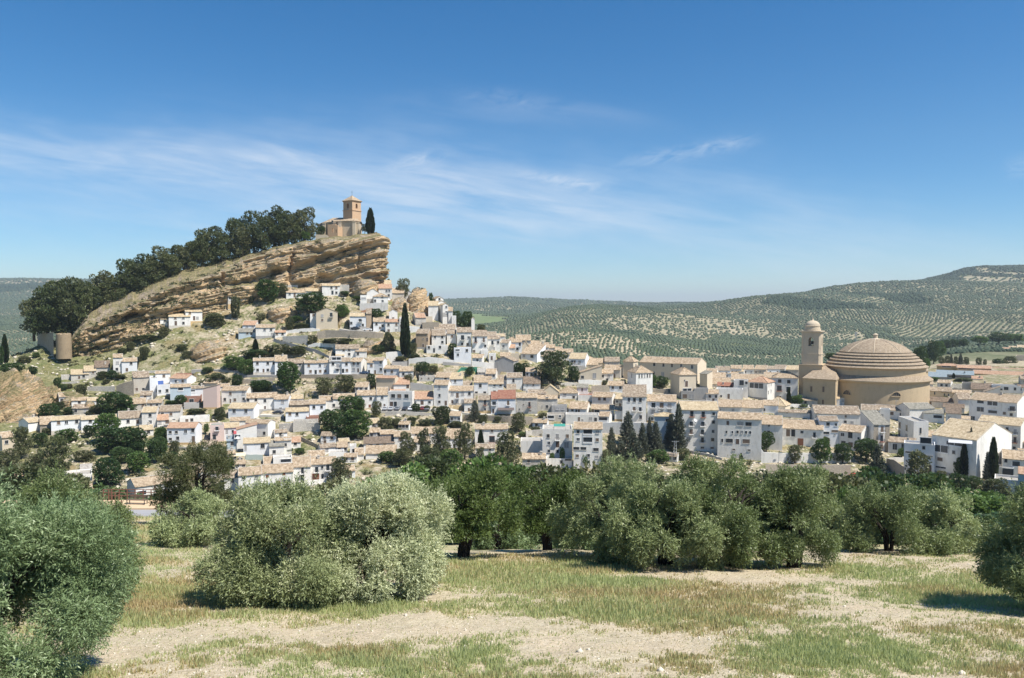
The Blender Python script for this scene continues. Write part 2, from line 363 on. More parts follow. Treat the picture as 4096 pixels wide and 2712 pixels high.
FOL = {'pine': foliage('pine_needles', (.05, .075, .03), (.10, .13, .045), (.16, .16, .07), .2),
       'ppine': foliage('pale_pine_needles', (.06, .08, .035), (.11, .135, .055), (.16, .15, .07), .15),
       'broad': foliage('broad_leaves', (.045, .09, .025), (.085, .16, .035), (.13, .20, .05)),
       'dark': foliage('dark_leaves', (.025, .06, .02), (.05, .10, .028), (.08, .12, .04)),
       'cyp': foliage('cypress_leaves', (.018, .035, .015), (.04, .062, .022), (.055, .075, .03), .08),
       'con': foliage('blue_conifer_needles', (.04, .06, .038), (.09, .11, .075), (.14, .14, .10), .1),
       'bush': foliage('scrub_leaves', (.05, .075, .03), (.11, .13, .055), (.19, .17, .09), .2),
       'olive': foliage('olive_leaves', (.09, .13, .04), (.24, .31, .11), (.56, .60, .33), .18, .42),
       'oliveg': foliage('green_olive_leaves', (.07, .125, .04), (.17, .26, .10), (.42, .50, .28), .2, .42),
       'olivef': foliage('flowering_olive_leaves', (.13, .18, .05), (.44, .49, .22), (.85, .84, .54), .2, .45),
       'almond': foliage('almond_leaves', (.06, .105, .025), (.15, .21, .055), (.28, .33, .12), .3),
       'tam': foliage('feathery_leaves', (.06, .075, .03), (.12, .14, .055), (.17, .16, .08), .2),
       'far': foliage('far_olive_leaves', (.045, .068, .04), (.075, .10, .058), (.09, .12, .07), 0, .8),
       'wood': foliage('far_wood_leaves', (.03, .055, .03), (.05, .08, .038), (.07, .09, .045), 0, .8)}
BARK = flat('bark', (.10, .08, .065), .95, 0, .1, .6, 6); BARKD = flat('dark_olive_bark', (.05, .042, .036), .95, 0, .1, .6, 8)
HAZE = .000075
# ------------------------------------------------------------------ terrain: one height field from depth profiles
HM = 1.6                                      # how far the hills stand behind the town
def z_of(px, py, Y): return at(px, py, Y)[2]
def slope0(Y): return -5.5-.19*Y
def prof(px, rim, tail):
    pts = [(0, slope0(0)), (10, slope0(10)), (20, slope0(20)), (32, slope0(32)), (rim, slope0(rim))]
    if rim > 70: pts = pts[:-1]+[(72, slope0(72)), (74, -19.6), (80, -19.75)]
    for Y, v in tail: Y2 = Y if Y <= 600 else 600+(Y-600)*HM; pts.append((Y2, z_of(px, v, Y2) if v >= 130 else v*(1 if Y <= 600 else Y2/Y)))
    return px, pts
FARL = [(900, -52), (1400, 331), (2000, 316), (2600, 298), (3500, 278), (4300, 90), (9000, -50), (14000, -60)]
FARC = [(900, -66), (1300, 328), (2000, 314), (2700, 303), (3500, 300.5), (4300, 0), (9000, -50), (14000, -60)]
E_ = [(9000, -50), (14000, -60)]
COLS = [
 prof(-330, 80, [(95, -26), (150, -42), (230, -48), (300, -42), (345, -30), (380, -25), (480, -45), (650, -66)]+FARL),
 prof(-120, 80, [(95, -26), (150, -42), (230, 492), (262, 466), (300, 436), (325, 402), (350, 378), (380, -30), (450, -45), (650, -66)]+FARL),
 prof(0, 80, [(95, -27), (150, -43), (230, 490), (262, 464), (300, 434), (318, 398), (350, 356), (365, 354), (420, -42), (600, -68)]+FARL),
 prof(45, 80, [(95, -27), (150, -44), (230, 490), (265, 462), (300, 432), (330, 404), (350, 376), (359, 358), (366, 346), (374, 335), (396, 333), (450, -45), (600, -68)]+FARL),
 prof(100, 80, [(95, -27), (150, -44), (230, 495), (262, 464), (300, 428), (335, 397), (360, 366), (378, 350), (410, 330), (470, -35), (600, -68)]+FARL),
 prof(160, 80, [(95, -27), (150, -44), (235, 500), (262, 466), (290, 440), (320, 410), (345, 385), (365, 352), (385, 326), (394, 306), (420, 300), (500, -30), (650, -68)]+FARL),
 prof(220, 76, [(95, -27), (150, -46), (240, 500), (265, 468), (295, 440), (322, 412), (338, 395), (352, 375), (372, 348), (390, 325), (405, 306), (412, 292), (450, 285), (540, -30), (700, -68)]+FARL),
 prof(280, 60, [(75, -22), (100, -32), (150, -48), (240, 500), (265, 470), (295, 440), (322, 415), (338, 392), (352, 374), (370, 350), (388, 326), (408, 298), (416, 286), (450, 276), (540, -20), (700, -68)]+FARC),
 prof(340, 47, [(60, -18.5), (100, -30), (150, -44), (240, 500), (265, 470), (295, 440), (322, 415), (338, 392), (352, 374), (370, 347), (390, 322), (408, 298), (418, 288), (450, 276), (520, 0), (620, -50), (750, -68)]+FARC),
 prof(388, 47, [(60, -18.5), (100, -30), (150, -43), (240, 497), (268, 468), (297, 438), (322, 414), (340, 391), (354, 372), (372, 346), (390, 325), (405, 306), (420, 289), (450, 286), (520, -10), (620, -60)]+FARC),
 prof(430, 47, [(60, -18.5), (100, -30), (150, -43), (240, 494), (270, 465), (300, 437), (325, 412), (345, 388), (358, 362), (375, 340), (395, 318), (410, 312), (430, 315), (480, -30), (600, -68)]+FARC),
 prof(475, 47, [(60, -18.5), (100, -30), (150, -43), (243, 488), (272, 462), (300, 436), (325, 413), (345, 390), (358, 370), (374, 352), (392, 334), (405, 328), (425, 332), (480, -40), (600, -68), (900, -68), (1200, 333), (1800, 316), (2400, 304.5), (3300, 300), (4300, 0)]+E_),
 prof(519, 47, [(60, -18.5), (100, -30), (150, -43), (244, 484), (274, 460), (300, 436), (325, 414), (345, 395), (360, 376), (374, 360), (392, 345), (410, 345), (460, -45), (600, -62), (680, 350), (730, 338), (765, 333), (850, -40), (1100, 334), (1400, 326), (2000, 313), (2600, 303), (3300, 299.5), (4300, 0)]+E_),
 prof(560, 47, [(60, -18.5), (100, -30), (150, -43), (245, 482), (275, 458), (300, 436), (325, 415), (345, 398), (360, 382), (376, 368), (395, 357), (420, 362), (480, -45), (560, -52), (600, 371), (700, 343), (765, 328), (850, -33), (1100, 323), (1350, 310), (1700, -20), (2500, 308), (3300, 300), (4300, 0)]+E_),
 prof(605, 47, [(60, -18.5), (100, -30), (150, -43), (245, 480), (275, 458), (300, 436), (325, 415), (345, 400), (362, 385), (380, 373), (400, 366), (430, -36), (500, -50), (600, 373), (700, 352), (785, 331), (860, -30), (1100, 322), (1400, 305), (1700, -15), (2500, -20), (3300, 302), (4300, 0)]+E_),
 prof(650, 47, [(60, -18.5), (100, -30), (150, -43), (245, 480), (272, 460), (300, 436), (328, 414), (348, 399), (368, 386), (390, 374), (410, -34), (460, -44), (600, -51), (700, 362), (800, 345), (1000, 333), (1250, 318), (1500, 305), (1800, -10), (3300, 304), (4300, 0)]+E_),
 prof(700, 47, [(60, -18.5), (100, -30), (150, -43), (245, 480), (270, 462), (300, 435), (330, 412), (350, 398), (375, 383), (400, 375), (440, -38), (520, -48), (620, 373), (800, 358), (1000, 343), (1300, 322), (1600, 303), (2000, -10), (3300, 304), (4300, 0)]+E_),
 prof(778, 47, [(60, -18.5), (100, -30), (150, -43), (245, 484), (265, 470), (290, 448), (320, 425), (345, 410), (370, 400), (400, -43), (520, -48), (620, 373), (800, 360), (1000, 347), (1300, 325), (1700, 293), (2200, 20), (4300, 0)]+E_),
 prof(843, 47, [(60, -18.5), (100, -30), (150, -44), (242, 492), (265, 471), (290, 449), (320, 426), (345, 410), (380, -44), (520, -47), (620, -49), (800, 360), (1000, 345), (1300, 320), (1600, 297), (1800, 283), (2300, 40), (4300, 0)]+E_),
 prof(899, 47, [(60, -18.5), (100, -30), (150, -45), (240, 498), (265, 474), (290, 451), (320, 428), (345, 412), (380, -45), (450, -44), (520, 375), (620, -45), (750, 355), (900, 350), (1100, 338), (1400, 315), (1700, 293), (1900, 282), (2300, 50), (4300, 0)]+E_),
 prof(938, 47, [(60, -18.5), (100, -30), (150, -45), (238, 500), (262, 476), (287, 452), (316, 429), (343, 411), (380, -44), (450, -43), (520, 374), (620, 360), (720, 351), (900, 346), (1100, 335), (1400, 310), (1700, 290), (1850, 281), (2100, 277), (2500, 70), (4300, 0)]+E_),
 prof(973, 47, [(60, -18.5), (100, -30), (150, -45), (236, 500), (258, 478), (284, 454), (313, 430), (341, 409), (380, -43), (450, -41), (520, 372), (620, 357), (720, 347), (850, 345), (1100, 330), (1400, 306), (1700, 286), (1850, 280), (2100, 266), (2600, 90), (4500, 0)]+E_),
 prof(1024, 47, [(60, -18.5), (100, -30), (150, -45), (235, 500), (255, 480), (280, 455), (310, 430), (340, 408), (380, -42), (450, -40), (520, 372), (620, 357), (720, 346), (850, 342), (1100, 325), (1400, 302), (1700, 283), (1850, 278), (2150, 267), (2600, 90), (4500, 0)]+E_),
 prof(1300, 47, [(60, -18.5), (100, -30), (150, -45), (235, 500), (255, 480), (280, 455), (310, 430), (340, -42), (450, -40), (620, -40), (850, -35), (1100, 325), (1400, 305), (1800, 290), (2150, 280), (2600, 60), (4500, 0)]+E_)]
NU, NY = 700, 1500
def WY(Y): return Y if Y <= 600 else 600+(Y-600)*HM
UG = np.linspace(-1.35, 1.35, NU); LY = np.linspace(math.log(.5), math.log(20000), NY); YG = np.exp(LY)
_cz = np.array([np.interp(YG, [p[0] for p in pts], [p[1] for p in pts]) for _, pts in COLS])
_cu = np.array([(px-512)/800 for px, _ in COLS])
HG = np.empty((NU, NY))
for j in range(NY): HG[:, j] = np.interp(UG, _cu, _cz[:, j])
def gsm(A, s, ax):
    k = np.exp(-.5*(np.arange(-3*s, 3*s+1)/s)**2); k /= k.sum(); n = len(k)//2
    P = np.pad(A, [(n, n) if a == ax else (0, 0) for a in range(2)], mode='edge')
    out = 0
    for i, w in enumerate(k):
        sl_ = [slice(None)]*2; sl_[ax] = slice(i, i+A.shape[ax]); out = out+w*P[tuple(sl_)]
    return out
HS = gsm(gsm(HG, 5, 0), 5, 1)
def H0(x, y):
    x, y = np.asarray(x, float), np.maximum(np.asarray(y, float), .6)
    fu = np.clip((x/y-UG[0])/(UG[1]-UG[0]), 0, NU-1.001); fy = np.clip((np.log(y)-LY[0])/(LY[1]-LY[0]), 0, NY-1.001)
    i, j = fu.astype(int), fy.astype(int); a, b = fu-i, fy-j
    return HS[i, j]*(1-a)*(1-b)+HS[i+1, j]*a*(1-b)+HS[i, j+1]*(1-a)*b+HS[i+1, j+1]*a*b
def H(x, y):
    x, y = np.asarray(x, float), np.asarray(y, float); z = H0(x, y)
    z = z+.16*fbm(x/3.1, y/3.1, 0, 3, 3)*(1-sstep(80, 130, y))*sstep(3, 12, y)
    z = z+(.5*fbm(x/9., y/9., 0, 9, 3))*sstep(100, 200, y)*(1-sstep(520, 700, y))
    z = z+(20.0*fbm(x/420., y/420., 0, 21, 4)+9*(.4-np.abs(noise(x/260., y/500., 0, 27))))*sstep(700, 1500, y)*(1-.4*sstep(4000, 6000, y))+1.2*fbm(x/30, y/30, 0, 5, 2)*sstep(650, 1100, y)
    return z
def hit(px, py, y0=200., y1=560., n=1500):
    Ys = np.exp(np.linspace(math.log(y0), math.log(y1), n)); P1 = at(px, py, 1.0)
    d = H(P1[0]*Ys, Ys)-P1[2]*Ys
    k = np.where(d >= 0)[0]
    Y = Ys[k[0]] if len(k) else Ys[np.argmax(d)]
    return np.array((P1[0]*Y, Y, float(H(P1[0]*Y, Y))))
PADS = []                                     # level building plots cut into the hillside
# ------------------------------------------------------------------ crops: local picture coordinates of the detail views I measured in
CR = {'A': (400, 1350, .33477), 'B': (600, 1600, .38259), 'C': (950, 1200, .33477), 'D': (1400, 1300, .33477), 'E': (1900, 1300, .33477),
      'F': (2400, 1300, .33477), 'G': (3000, 1200, .38259), 'I': (3496, 1300, .28694), 'J': (3396, 1600, .33477), 'K': (2700, 1550, .33477),
      'L': (2000, 1600, .35834), 'M': (800, 700, .38259), 'N': (1400, 1000, .28694), 'O': (0, 1200, .33477), 'P': (0, 1600, .33477),
      'Q': (0, 700, .38259), 'Z': (0, 0, 1.7297)}
def px_(c, x): return (CR[c][0]+x*CR[c][2])/4
def py_(c, y): return (CR[c][1]+y*CR[c][2])/4
# ------------------------------------------------------------------ the rock
ST = [(62, 362, 370, 353), (85, 366, 370, 321), (110, 372, 353, 306), (143, 380, 336, 290), (173, 388, 322, 277), (200, 395, 310, 268.5), (225, 402, 304, 261),
      (260, 409, 296, 252), (290, 413, 291, 245), (320, 416, 290, 239.5), (350, 418, 287, 236), (372, 420, 286, 233.5), (382, 423, 286, 234), (387.5, 431, 287, 235.5),
      (388.5, 441, 287, 236), (386, 452, 287, 235), (376, 462, 287, 234)]
_sp = np.array([at(a, 300, b)[:2] for a, b, c, d in ST]); _sf = np.array([z_of(a, c, b) for a, b, c, d in ST]); _sc = np.array([z_of(a, d, b) for a, b, c, d in ST])
_sl = np.concatenate([[0], np.cumsum(np.hypot(*np.diff(_sp, axis=0).T))])
def build_rock():
    NS, NT, NC = 620, 150, 40
    s = np.linspace(0, _sl[-1], NS)
    X = np.interp(s, _sl, _sp[:, 0]); Yv = np.interp(s, _sl, _sp[:, 1])
    for _ in range(1):
        k = np.ones(15)/15; X = np.convolve(np.pad(X, 7, mode='edge'), k, 'valid'); Yv = np.convolve(np.pad(Yv, 7, mode='edge'), k, 'valid')
    zf = np.interp(s, _sl, _sf)-6; zc = np.interp(s, _sl, _sc); zc = np.convolve(np.pad(zc, 5, mode='edge'), np.ones(11)/11, 'valid')
    zc = zc+.7*fbm(s/6, 0, 0, 50, 3); pxr = 512+800*X/Yv; zc = zc-3.4*sstep(72, 100, pxr)*(1-sstep(215, 270, pxr))
    tx, ty = np.gradient(X), np.gradient(Yv); L_ = np.hypot(tx, ty); nx, ny = ty/L_, -tx/L_
    px = 512+800*X/Yv
    t = np.linspace(0, 1, NT)[:, None]
    Z = zf+(zc-zf)*t; XX = X+0*t; YY = Yv+0*t
    q = Z-.27*XX                                           # bedding coordinate
    w = q+2.2*fbm(XX/26, Z/14, 0, 60, 3)
    led = fbm(w*.42, XX*.012, YY*.012, 61, 2)*2.2+fbm(w*1.1, XX*.03, YY*.03, 62, 3)*1.1
    led = np.where(led > 0, led*.8, led*1.25)
    d = led*(1+.7*noise(XX/24, Z/12, 0, 71))+1.1*np.round(1.6*fbm(XX/9+Z/9, w/5, YY/12, 72, 2))+1.7*fbm(XX/11, Z/7, YY/11, 63, 5, .55)+(.75*fbm(XX/3.2, Z/1.5, YY/3.2, 64, 4, .62))*(1-.4*sstep(240, 300, px))-1.0*(1-.35*sstep(240, 300, px))*np.abs(fbm(XX/7, w/1.6, YY/7, 67, 4, .6))+2.2*fbm(XX/40, Z/25, 0, 65, 2)
    d = d-2.6*(1-sstep(.0, .42, t))*sstep(150, 260, px)    # overhanging: the foot is set back
    d = d+.9*sstep(.82, .9, t)*(1-sstep(.96, 1, t))+(1.5*fbm(XX/5, Z/3.5, 0, 75, 4, .65)-5*(1-t)*0)*(1-sstep(150, 260, px))
    d = d-2.2*sstep(.93, 1, t)                             # rounded rim
    rows = HZ-800*Z/Yv*1.0
    def cave(c, cx, cy, wx, wy, dep, rot=0):
        a, b = px_(c, cx), py_(c, cy); ux = (px-a)+1.6*noise(rows/3.5, cx*.1)+.8*noise(rows/1.3, cx*.1); uy = rows-b+.8*noise(px/3, cx*.1)
        ca, sa = math.cos(rot), math.sin(rot); u_, v_ = ux*ca-uy*sa, ux*sa+uy*ca
        return -dep*np.exp(-((u_/wx)**2+(v_/wy)**2)**1.5)
    for a in (('M', 1285, 870, 9.5, 3.8, 6, .25), ('M', 790, 1010, 6, 3, 4.5, .1), ('M', 955, 930, 1.8, 13, 3.2, -.15), ('M', 1300, 1090, 8, 5, 5), ('M', 245, 1090, 2.2, 7, 3.6, .1),
              ('M', 1060, 1150, 12, 3.5, 4), ('M', 560, 1110, 26, 3.0, 4, .15), ('M', 1100, 960, 14, 3.5, 3.5, .35), ('M', 1500, 800, 13, 1.6, 3.2, .3), ('M', 950, 1090, 3.2, 9, 3, -.5), ('M', 1660, 900, .8, 12, 1.2, -.05),
              ('Q', 1380, 1470, 10, 1.5, 3, .3), ('Q', 1700, 1340, 16, 1.6, 3, .32), ('O', 1450, 240, 22, 2.2, 3.0, .42), ('O', 1650, 170, 16, 1.6, 3, .4), ('O', 1150, 560, 20, 1.6, 2.6, .38), ('O', 1250, 430, 20, 1.3, 2, .38), ('M', 700, 1040, 20, 2.2, 3.5, .2)): d = d+cave(*a)
    d = np.clip(d, -9, 4)
    fx, fy, fz = XX+nx*d, YY+ny*d, Z+.35*fbm(XX/4, YY/4, Z/4, 66, 2)*sstep(0, .3, t)
    # cap: from the rim back across the top
    bx = X+0; by = Yv+0; bl = np.interp(px, [62, 110, 200, 300, 372], [14, 30, 42, 48, 46]); curl = s > _sl[12]
    bx = X+bl*X/Yv*1.0; by = Yv+bl
    e = at(368, 300, 464); bx = np.where(curl, e[0], bx); by = np.where(curl, e[1], by)
    c = np.linspace(0, 1, NC)[1:, None]
    cx = fx[-1]+(bx-fx[-1])*c; cy = fy[-1]+(by-fy[-1])*c
    cz = fz[-1]+.9*sstep(0, .12, c)+4.6*sstep(0, .38, c)*sstep(72, 100, px)*(1-sstep(215, 270, px))+(.5*fbm(cx/5, cy/5, 0, 70, 3)+.8*np.sin(c*math.pi))*sstep(0, .1, c)-3*c**2*(s < 0.99*_sl[12])
    sx_ = cx[-1]+0*np.linspace(0, 1, 12)[1:, None]; k = np.linspace(0, 1, 12)[1:, None]
    sy = cy[-1]+k*14; sz = cz[-1]-70*k
    XA = np.vstack([fx, cx, sx_]); YA = np.vstack([fy, cy, sy]); ZA = np.vstack([fz, cz, sz])
    n0, n1 = XA.shape; V = np.stack([XA, YA, ZA], -1).reshape(-1, 3)
    i = np.arange(n0-1)[:, None]*n1+np.arange(n1-1)[None]; F = np.stack([i, i+1, i+n1+1, i+n1], -1).reshape(-1, 4)
    me = mesh_np('rock', V, F, ROCK, True); o = link('rock_cliff', me)
    tag(o, 'high cliff of tilted tan sandstone layers with caves below the old church', None, None, 'structure')
    return fx, fy, fz, XA[NT:NT+NC-1], YA[NT:NT+NC-1], ZA[NT:NT+NC-1]
RK = build_rock()
_rx, _ry, _rz = RK[3].ravel(), RK[4].ravel(), RK[5].ravel()
def rock_top(x, y):
    k = np.argmin((_rx-x)**2+(_ry-y)**2); return _rz[k]
def boulder(name, c, x0, y0, x1, y1, mat, label, dep=None, seed=1, Y=None, tilt=.3, n=64, cat=None, kind='structure', amp=.22, base=None, power=1):
    pa = hit(px_(c, (x0+x1)/2), py_(c, y1 if base is None else base)) if Y is None else at(px_(c, (x0+x1)/2), py_(c, y1), Y)
    w = (px_(c, x1)-px_(c, x0))*pa[1]/800/2; h = (py_(c, y1)-py_(c, y0))*pa[1]/800; dep = dep or w*.8
    th = np.linspace(0, 2*math.pi, n*2, endpoint=False)[None]; ph = np.linspace(-.5, math.pi/2-.02, n)[:, None]
    X = np.cos(ph)*np.cos(th); Y_ = np.cos(ph)*np.sin(th); Z = np.sin(ph)+0*th
    wx, wy, wz = X*w, Y_*dep, Z*h
    q = wz-tilt*wx
    r = 1+amp*fbm(X*1.3+seed, Y_*1.3, Z*1.3, seed, 3)+amp*1.0*fbm(q*.7+seed*3, wx*.05, wy*.05, seed+5, 3)+amp*.7*fbm(wx/2.2, wy/2.2, wz/1.4, seed+9, 4, .6)
    Vv = np.stack([wx*r, wy*r, wz*r], -1).reshape(-1, 3); m = 2*n
    i = np.arange(n-1)[:, None]*m; j = np.arange(m)[None]; F = np.stack([i+j, i+(j+1) % m, i+m+(j+1) % m, i+m+j], -1).reshape(-1, 4)
    o = link(name, mesh_np(name, Vv, F, mat, True), None, (pa[0], pa[1]+dep*.6, pa[2])); tag(o, label, cat, None, kind); return o
# ------------------------------------------------------------------ houses
TP = .38                                      # roof pitch (rise over run)
_win = {}; OCC = []; HL = []
def win_mesh(w, h, kind, v):
    key = (round(w, 1), round(h, 1), kind, v)
    if key in _win: return _win[key]
    w, h = max(key[0], .3), max(key[1], .3); b = MB(); nm = 'window'
    if kind == 'w' or kind == 's':            # surround, recessed dark pane, sill
        f = .13 if w > .7 else .07
        b.box(-w/2-f, w/2+f, -.07, .02, h/2, h/2+f, 1); b.box(-w/2-f, -w/2, -.07, .02, -h/2, h/2, 1); b.box(w/2, w/2+f, -.07, .02, -h/2, h/2, 1)
        b.box(-w/2-f*1.5, w/2+f*1.5, -.14, .02, -h/2-f, -h/2, 1)
        b.box(-w/2, w/2, -.02, .02, -h/2, h/2, 0)
        if w > .8 and v != 1: b.box(-.03, .03, -.045, -.021, -h/2, h/2, 2)
        mats = [[GLASS, FRAME, SHUT], [SHUT, FRAME, SHUT], [SHUT2, FRAME, WHITE], [GLASS, WHITE, WHITE]][v]
    elif kind == 'd':
        nm = 'door'; b.box(-w/2-.1, w/2+.1, -.06, .02, h/2, h/2+.12, 1); b.box(-w/2-.1, -w/2, -.06, .02, -h/2, h/2, 1); b.box(w/2, w/2+.1, -.06, .02, -h/2, h/2, 1)
        b.box(-w/2, w/2, -.02, .02, -h/2, h/2, 0); mats = [[DOORM, FRAME], [SHUT, WHITE], [DOORM, WHITE], [GLASS, FRAME]][v]
    elif kind == 'r':
        nm = 'door'; b.box(-w/2, w/2, -.05, .02, -h/2, h/2, 0); mats = [DOORR]
    elif kind == 'g':
        nm = 'garage_door'; b.box(-w/2, w/2, -.04, .02, -h/2, h/2, 0)
        for k in range(5): b.box(-w/2, w/2, -.055, -.041, -h/2+h*(k+.1)/5, -h/2+h*(k+.16)/5, 0)
        mats = [GAR]
    elif kind == 'b':                         # french window behind a railed balcony
        nm = 'balcony'; b.box(-w/2-.1, w/2+.1, -.06, .02, h/2, h/2+.12, 1); b.box(-w/2, w/2, -.03, .02, -h/2, h/2, 0)
        bw = w/2+.35; b.box(-bw, bw, -.95, .0, -h/2-.16, -h/2, 1)
        b.box(-bw, bw, -.95, -.91, -h/2+.88, -h/2+.94, 2)
        for s in (-1, 1): b.box(s*bw-.02, s*bw+.02, -.95, .0, -h/2+.88, -h/2+.94, 2)
        k = -bw
        while k <= bw+.01: b.box(k-.012, k+.012, -.94, -.92, -h/2, -h/2+.88, 2); k += 2*bw/max(4, round(2*bw/.16))
        for s in (-1, 1):
            for q in range(5): b.box(s*bw-.012, s*bw+.012, -.8+q*.17, -.78+q*.17, -h/2, -h/2+.88, 2)
        mats = [[GLASS, WHITE, IRON], [SHUT, WHITE, IRON], [SHUT2, WHITE, IRON], [GLASS, TRIM, IRON]][v]
    else:                                     # 'o': dark panel painted in for an open loggia's shade, also gallery glass; posts, parapet
        nm = 'loggia'; b.box(-w/2, w/2, -.02, .02, -h/2, h/2, 0); n = max(1, int(w/1.8))
        for k in range(n+1): x = -w/2+w*k/n; b.box(x-.08, x+.08, -.12, .0, -h/2, h/2, 1)
        b.box(-w/2-.1, w/2+.1, -.14, .0, -h/2-.15, -h/2+.35, 1); b.box(-w/2-.1, w/2+.1, -.14, 0, h/2, h/2+.15, 1); mats = [GLASS, WHITE]
    _win[key] = (nm, b.mesh(nm, mats)); return _win[key]
def grid_slab(b, P, th, m=0):
    nx, ny = len(P), len(P[0]); base = len(b.v)
    for row in P:
        for p in row: b.v.append(tuple(p))
    for row in P:
        for p in row: b.v.append((p[0], p[1], p[2]-th))
    N = nx*ny; g = lambda i, j: base+i*ny+j
    def f(*q): b.f.append(tuple(q)); b.m.append(m)
    for i in range(nx-1):
        for j in range(ny-1):
            f(g(i, j), g(i+1, j), g(i+1, j+1), g(i, j+1)); f(g(i, j)+N, g(i, j+1)+N, g(i+1, j+1)+N, g(i+1, j)+N)
    for i in range(nx-1): f(g(i+1, 0), g(i, 0), g(i, 0)+N, g(i+1, 0)+N); f(g(i, ny-1), g(i+1, ny-1), g(i+1, ny-1)+N, g(i, ny-1)+N)
    for j in range(ny-1): f(g(0, j), g(0, j+1), g(0, j+1)+N, g(0, j)+N); f(g(nx-1, j+1), g(nx-1, j), g(nx-1, j)+N, g(nx-1, j+1)+N)
def house(c, xl, xr, yt, ye, yb, typ, side=0, roof='t', wall='w', wins='', label='', b=None, Y=None, name='house', chim=None, opts='', cat='house', group=None):
    rnd = random.Random(int(xl*7+yt*13)+ord(c))
    X0, X1, T, E, B = px_(c, xl), px_(c, xr), py_(c, yt), py_(c, ye), py_(c, yb); xc = (X0+X1)/2
    P = hit(xc, B) if Y is None else at(xc, B, Y)
    OCC.append((X0-(side < 0)*-side*CR[c][2]/4, X1+max(0, side)*CR[c][2]/4, T, B)); HL.append(((X0+X1)/2, (T+B)/2, label))
    Y = P[1]; k = Y/800; ratio = max(.01, (E-HZ)/800); h = (B-E)*k; dy = max(0, E-T)*k; Wp = (X1-X0)*k; sd_ = side*CR[c][2]/4*k
    tp = TP; mn = 4.0
    if b is None:
        if typ == 'G': b = 2*dy/(tp+ratio)
        elif typ == 'S': b = dy/(tp*.8+ratio); tp *= .8
        elif typ == 'T': b = dy/ratio if dy > .3 else min(Wp*.9, 7)
        else: b = min(max(Wp, 5), 9.5)
    if abs(sd_) > 0: b = max(b, abs(sd_)*1.06)
    b = min(max(b, mn), 26 if abs(sd_) > 8 else 13)
    th = math.asin(max(-.93, min(.93, sd_/b))); Wd = min(Wp/max(.35, math.cos(th)), Wp*1.9)
    rz = -math.atan(P[0]/P[1])-th
    if typ == 'G': rise = tp*b/2
    elif typ == 'S': rise = tp*b
    elif typ in 'FL': rise = dy
    elif typ == 'H': rise = max(.5, dy-ratio*b/2)
    else: rise = 0
    root = link(name, None, None, P, rz); root.empty_display_size = 1
    tag(root, label, cat, group)
    # footprint for the level plot
    cR, sR = math.cos(rz), math.sin(rz); PADS.append((P[0]-sR*b/2, P[1]+cR*b/2, Wd/2+.5, b/2+.5, rz, P[2]))
    m = MB(); w2 = Wd/2; f = -5.0
    def sides(zfl, zfr, zbr, zbl):
        m.add([(-w2, 0, f), (w2, 0, f), (w2, b, f), (-w2, b, f), (-w2, 0, zfl), (w2, 0, zfr), (w2, b, zbr), (-w2, b, zbl)],
              [(0, 1, 5, 4), (1, 2, 6, 5), (2, 3, 7, 6), (3, 0, 4, 7), (4, 5, 6, 7)])
    if typ == 'G':
        sides(h, h, h, h); m.f.pop(); m.m.pop()
        m.add([(-w2, 0, h), (-w2, b, h), (-w2, b/2, h+rise), (w2, 0, h), (w2, b, h), (w2, b/2, h+rise)], [(1, 0, 2), (3, 4, 5)])
    elif typ == 'F':
        sides(h, h, h, h); m.f.pop(); m.m.pop()
        m.add([(-w2, 0, h), (w2, 0, h), (0, 0, h+rise), (-w2, b, h), (w2, b, h), (0, b, h+rise)], [(0, 1, 2), (4, 3, 5)])
    elif typ == 'S': sides(h, h, h+rise, h+rise)
    elif typ == 'L': sides(h, h+rise, h+rise, h)
    elif typ == 'R': rise = dy; sides(h+rise, h, h, h+rise)
    elif typ == 'H': sides(h-.02, h-.02, h-.02, h-.02)
    else:
        q = .22; sides(h-.75, h-.75, h-.75, h-.75)
        m.box(-w2, w2, 0, q, h-.75, h); m.box(-w2, w2, b-q, b, h-.75, h); m.box(-w2, -w2+q, q, b-q, h-.75, h); m.box(w2-q, w2, q, b-q, h-.75, h)
    m.build('wall', WALLM[wall], root)
    if rnd.random() < .3 and h > 3.5 and typ != 'T':
        q = MB(); q.box(-w2-.03, w2+.03, -.035, .0, -1.5, rnd.uniform(.6, 1.0)); q.build('plinth', rnd.choice((WALLM['g'], WALLM['o'], WALLM['y'], WALLM['g'])), root)
    r = MB(); o = .32 if 'x' not in opts else .08; so_ = .12; a = .10 if roof in 'tb' else .05
    def sag(x, y): return a*(rnd.random()-.5)
    def slope(pts, nx, x0=None, x1=None):     # pts: profile (y, z) eaves -> ridge (-> eaves)
        G = []
        x0 = -w2-so_ if x0 is None else x0; x1 = w2+so_ if x1 is None else x1
        for i in range(nx+1):
            x = x0+(x1-x0)*i/nx; row = []
            dr = -.10*math.sin(math.pi*i/nx)*min(1, Wd/9)
            for y, z in pts: row.append((x, y, z+sag(x, y)+dr+.17))
            G.append(row)
        return G
    def seg(p, q, n): return [(p[0]+(q[0]-p[0])*i/n, p[1]+(q[1]-p[1])*i/n) for i in range(n+1)]
    nx = max(3, int(Wd/1.3))
    if typ == 'G':
        pr = seg((-o, h-o*tp), (b/2, h+rise), 4)+seg((b/2, h+rise), (b+o, h-o*tp), 4)[1:]; grid_slab(r, slope(pr, nx), .15)
    elif typ == 'S': grid_slab(r, slope(seg((-o, h-o*tp), (b+.1, h+rise+.1*tp), 5), nx), .15)
    elif typ == 'F':
        tq = rise/w2; pr = seg((-w2-o, h-o*tq), (0, h+rise), 3)+seg((0, h+rise), (w2+o, h-o*tq), 3)[1:]
        n = max(3, int(b/1.3)); grid_slab(r, [[(x, -.15+(b+.3)*j/n, z+.17+a*(rnd.random()-.5)) for j in range(n+1)] for x, z in pr], .15)
    elif typ in 'LR':
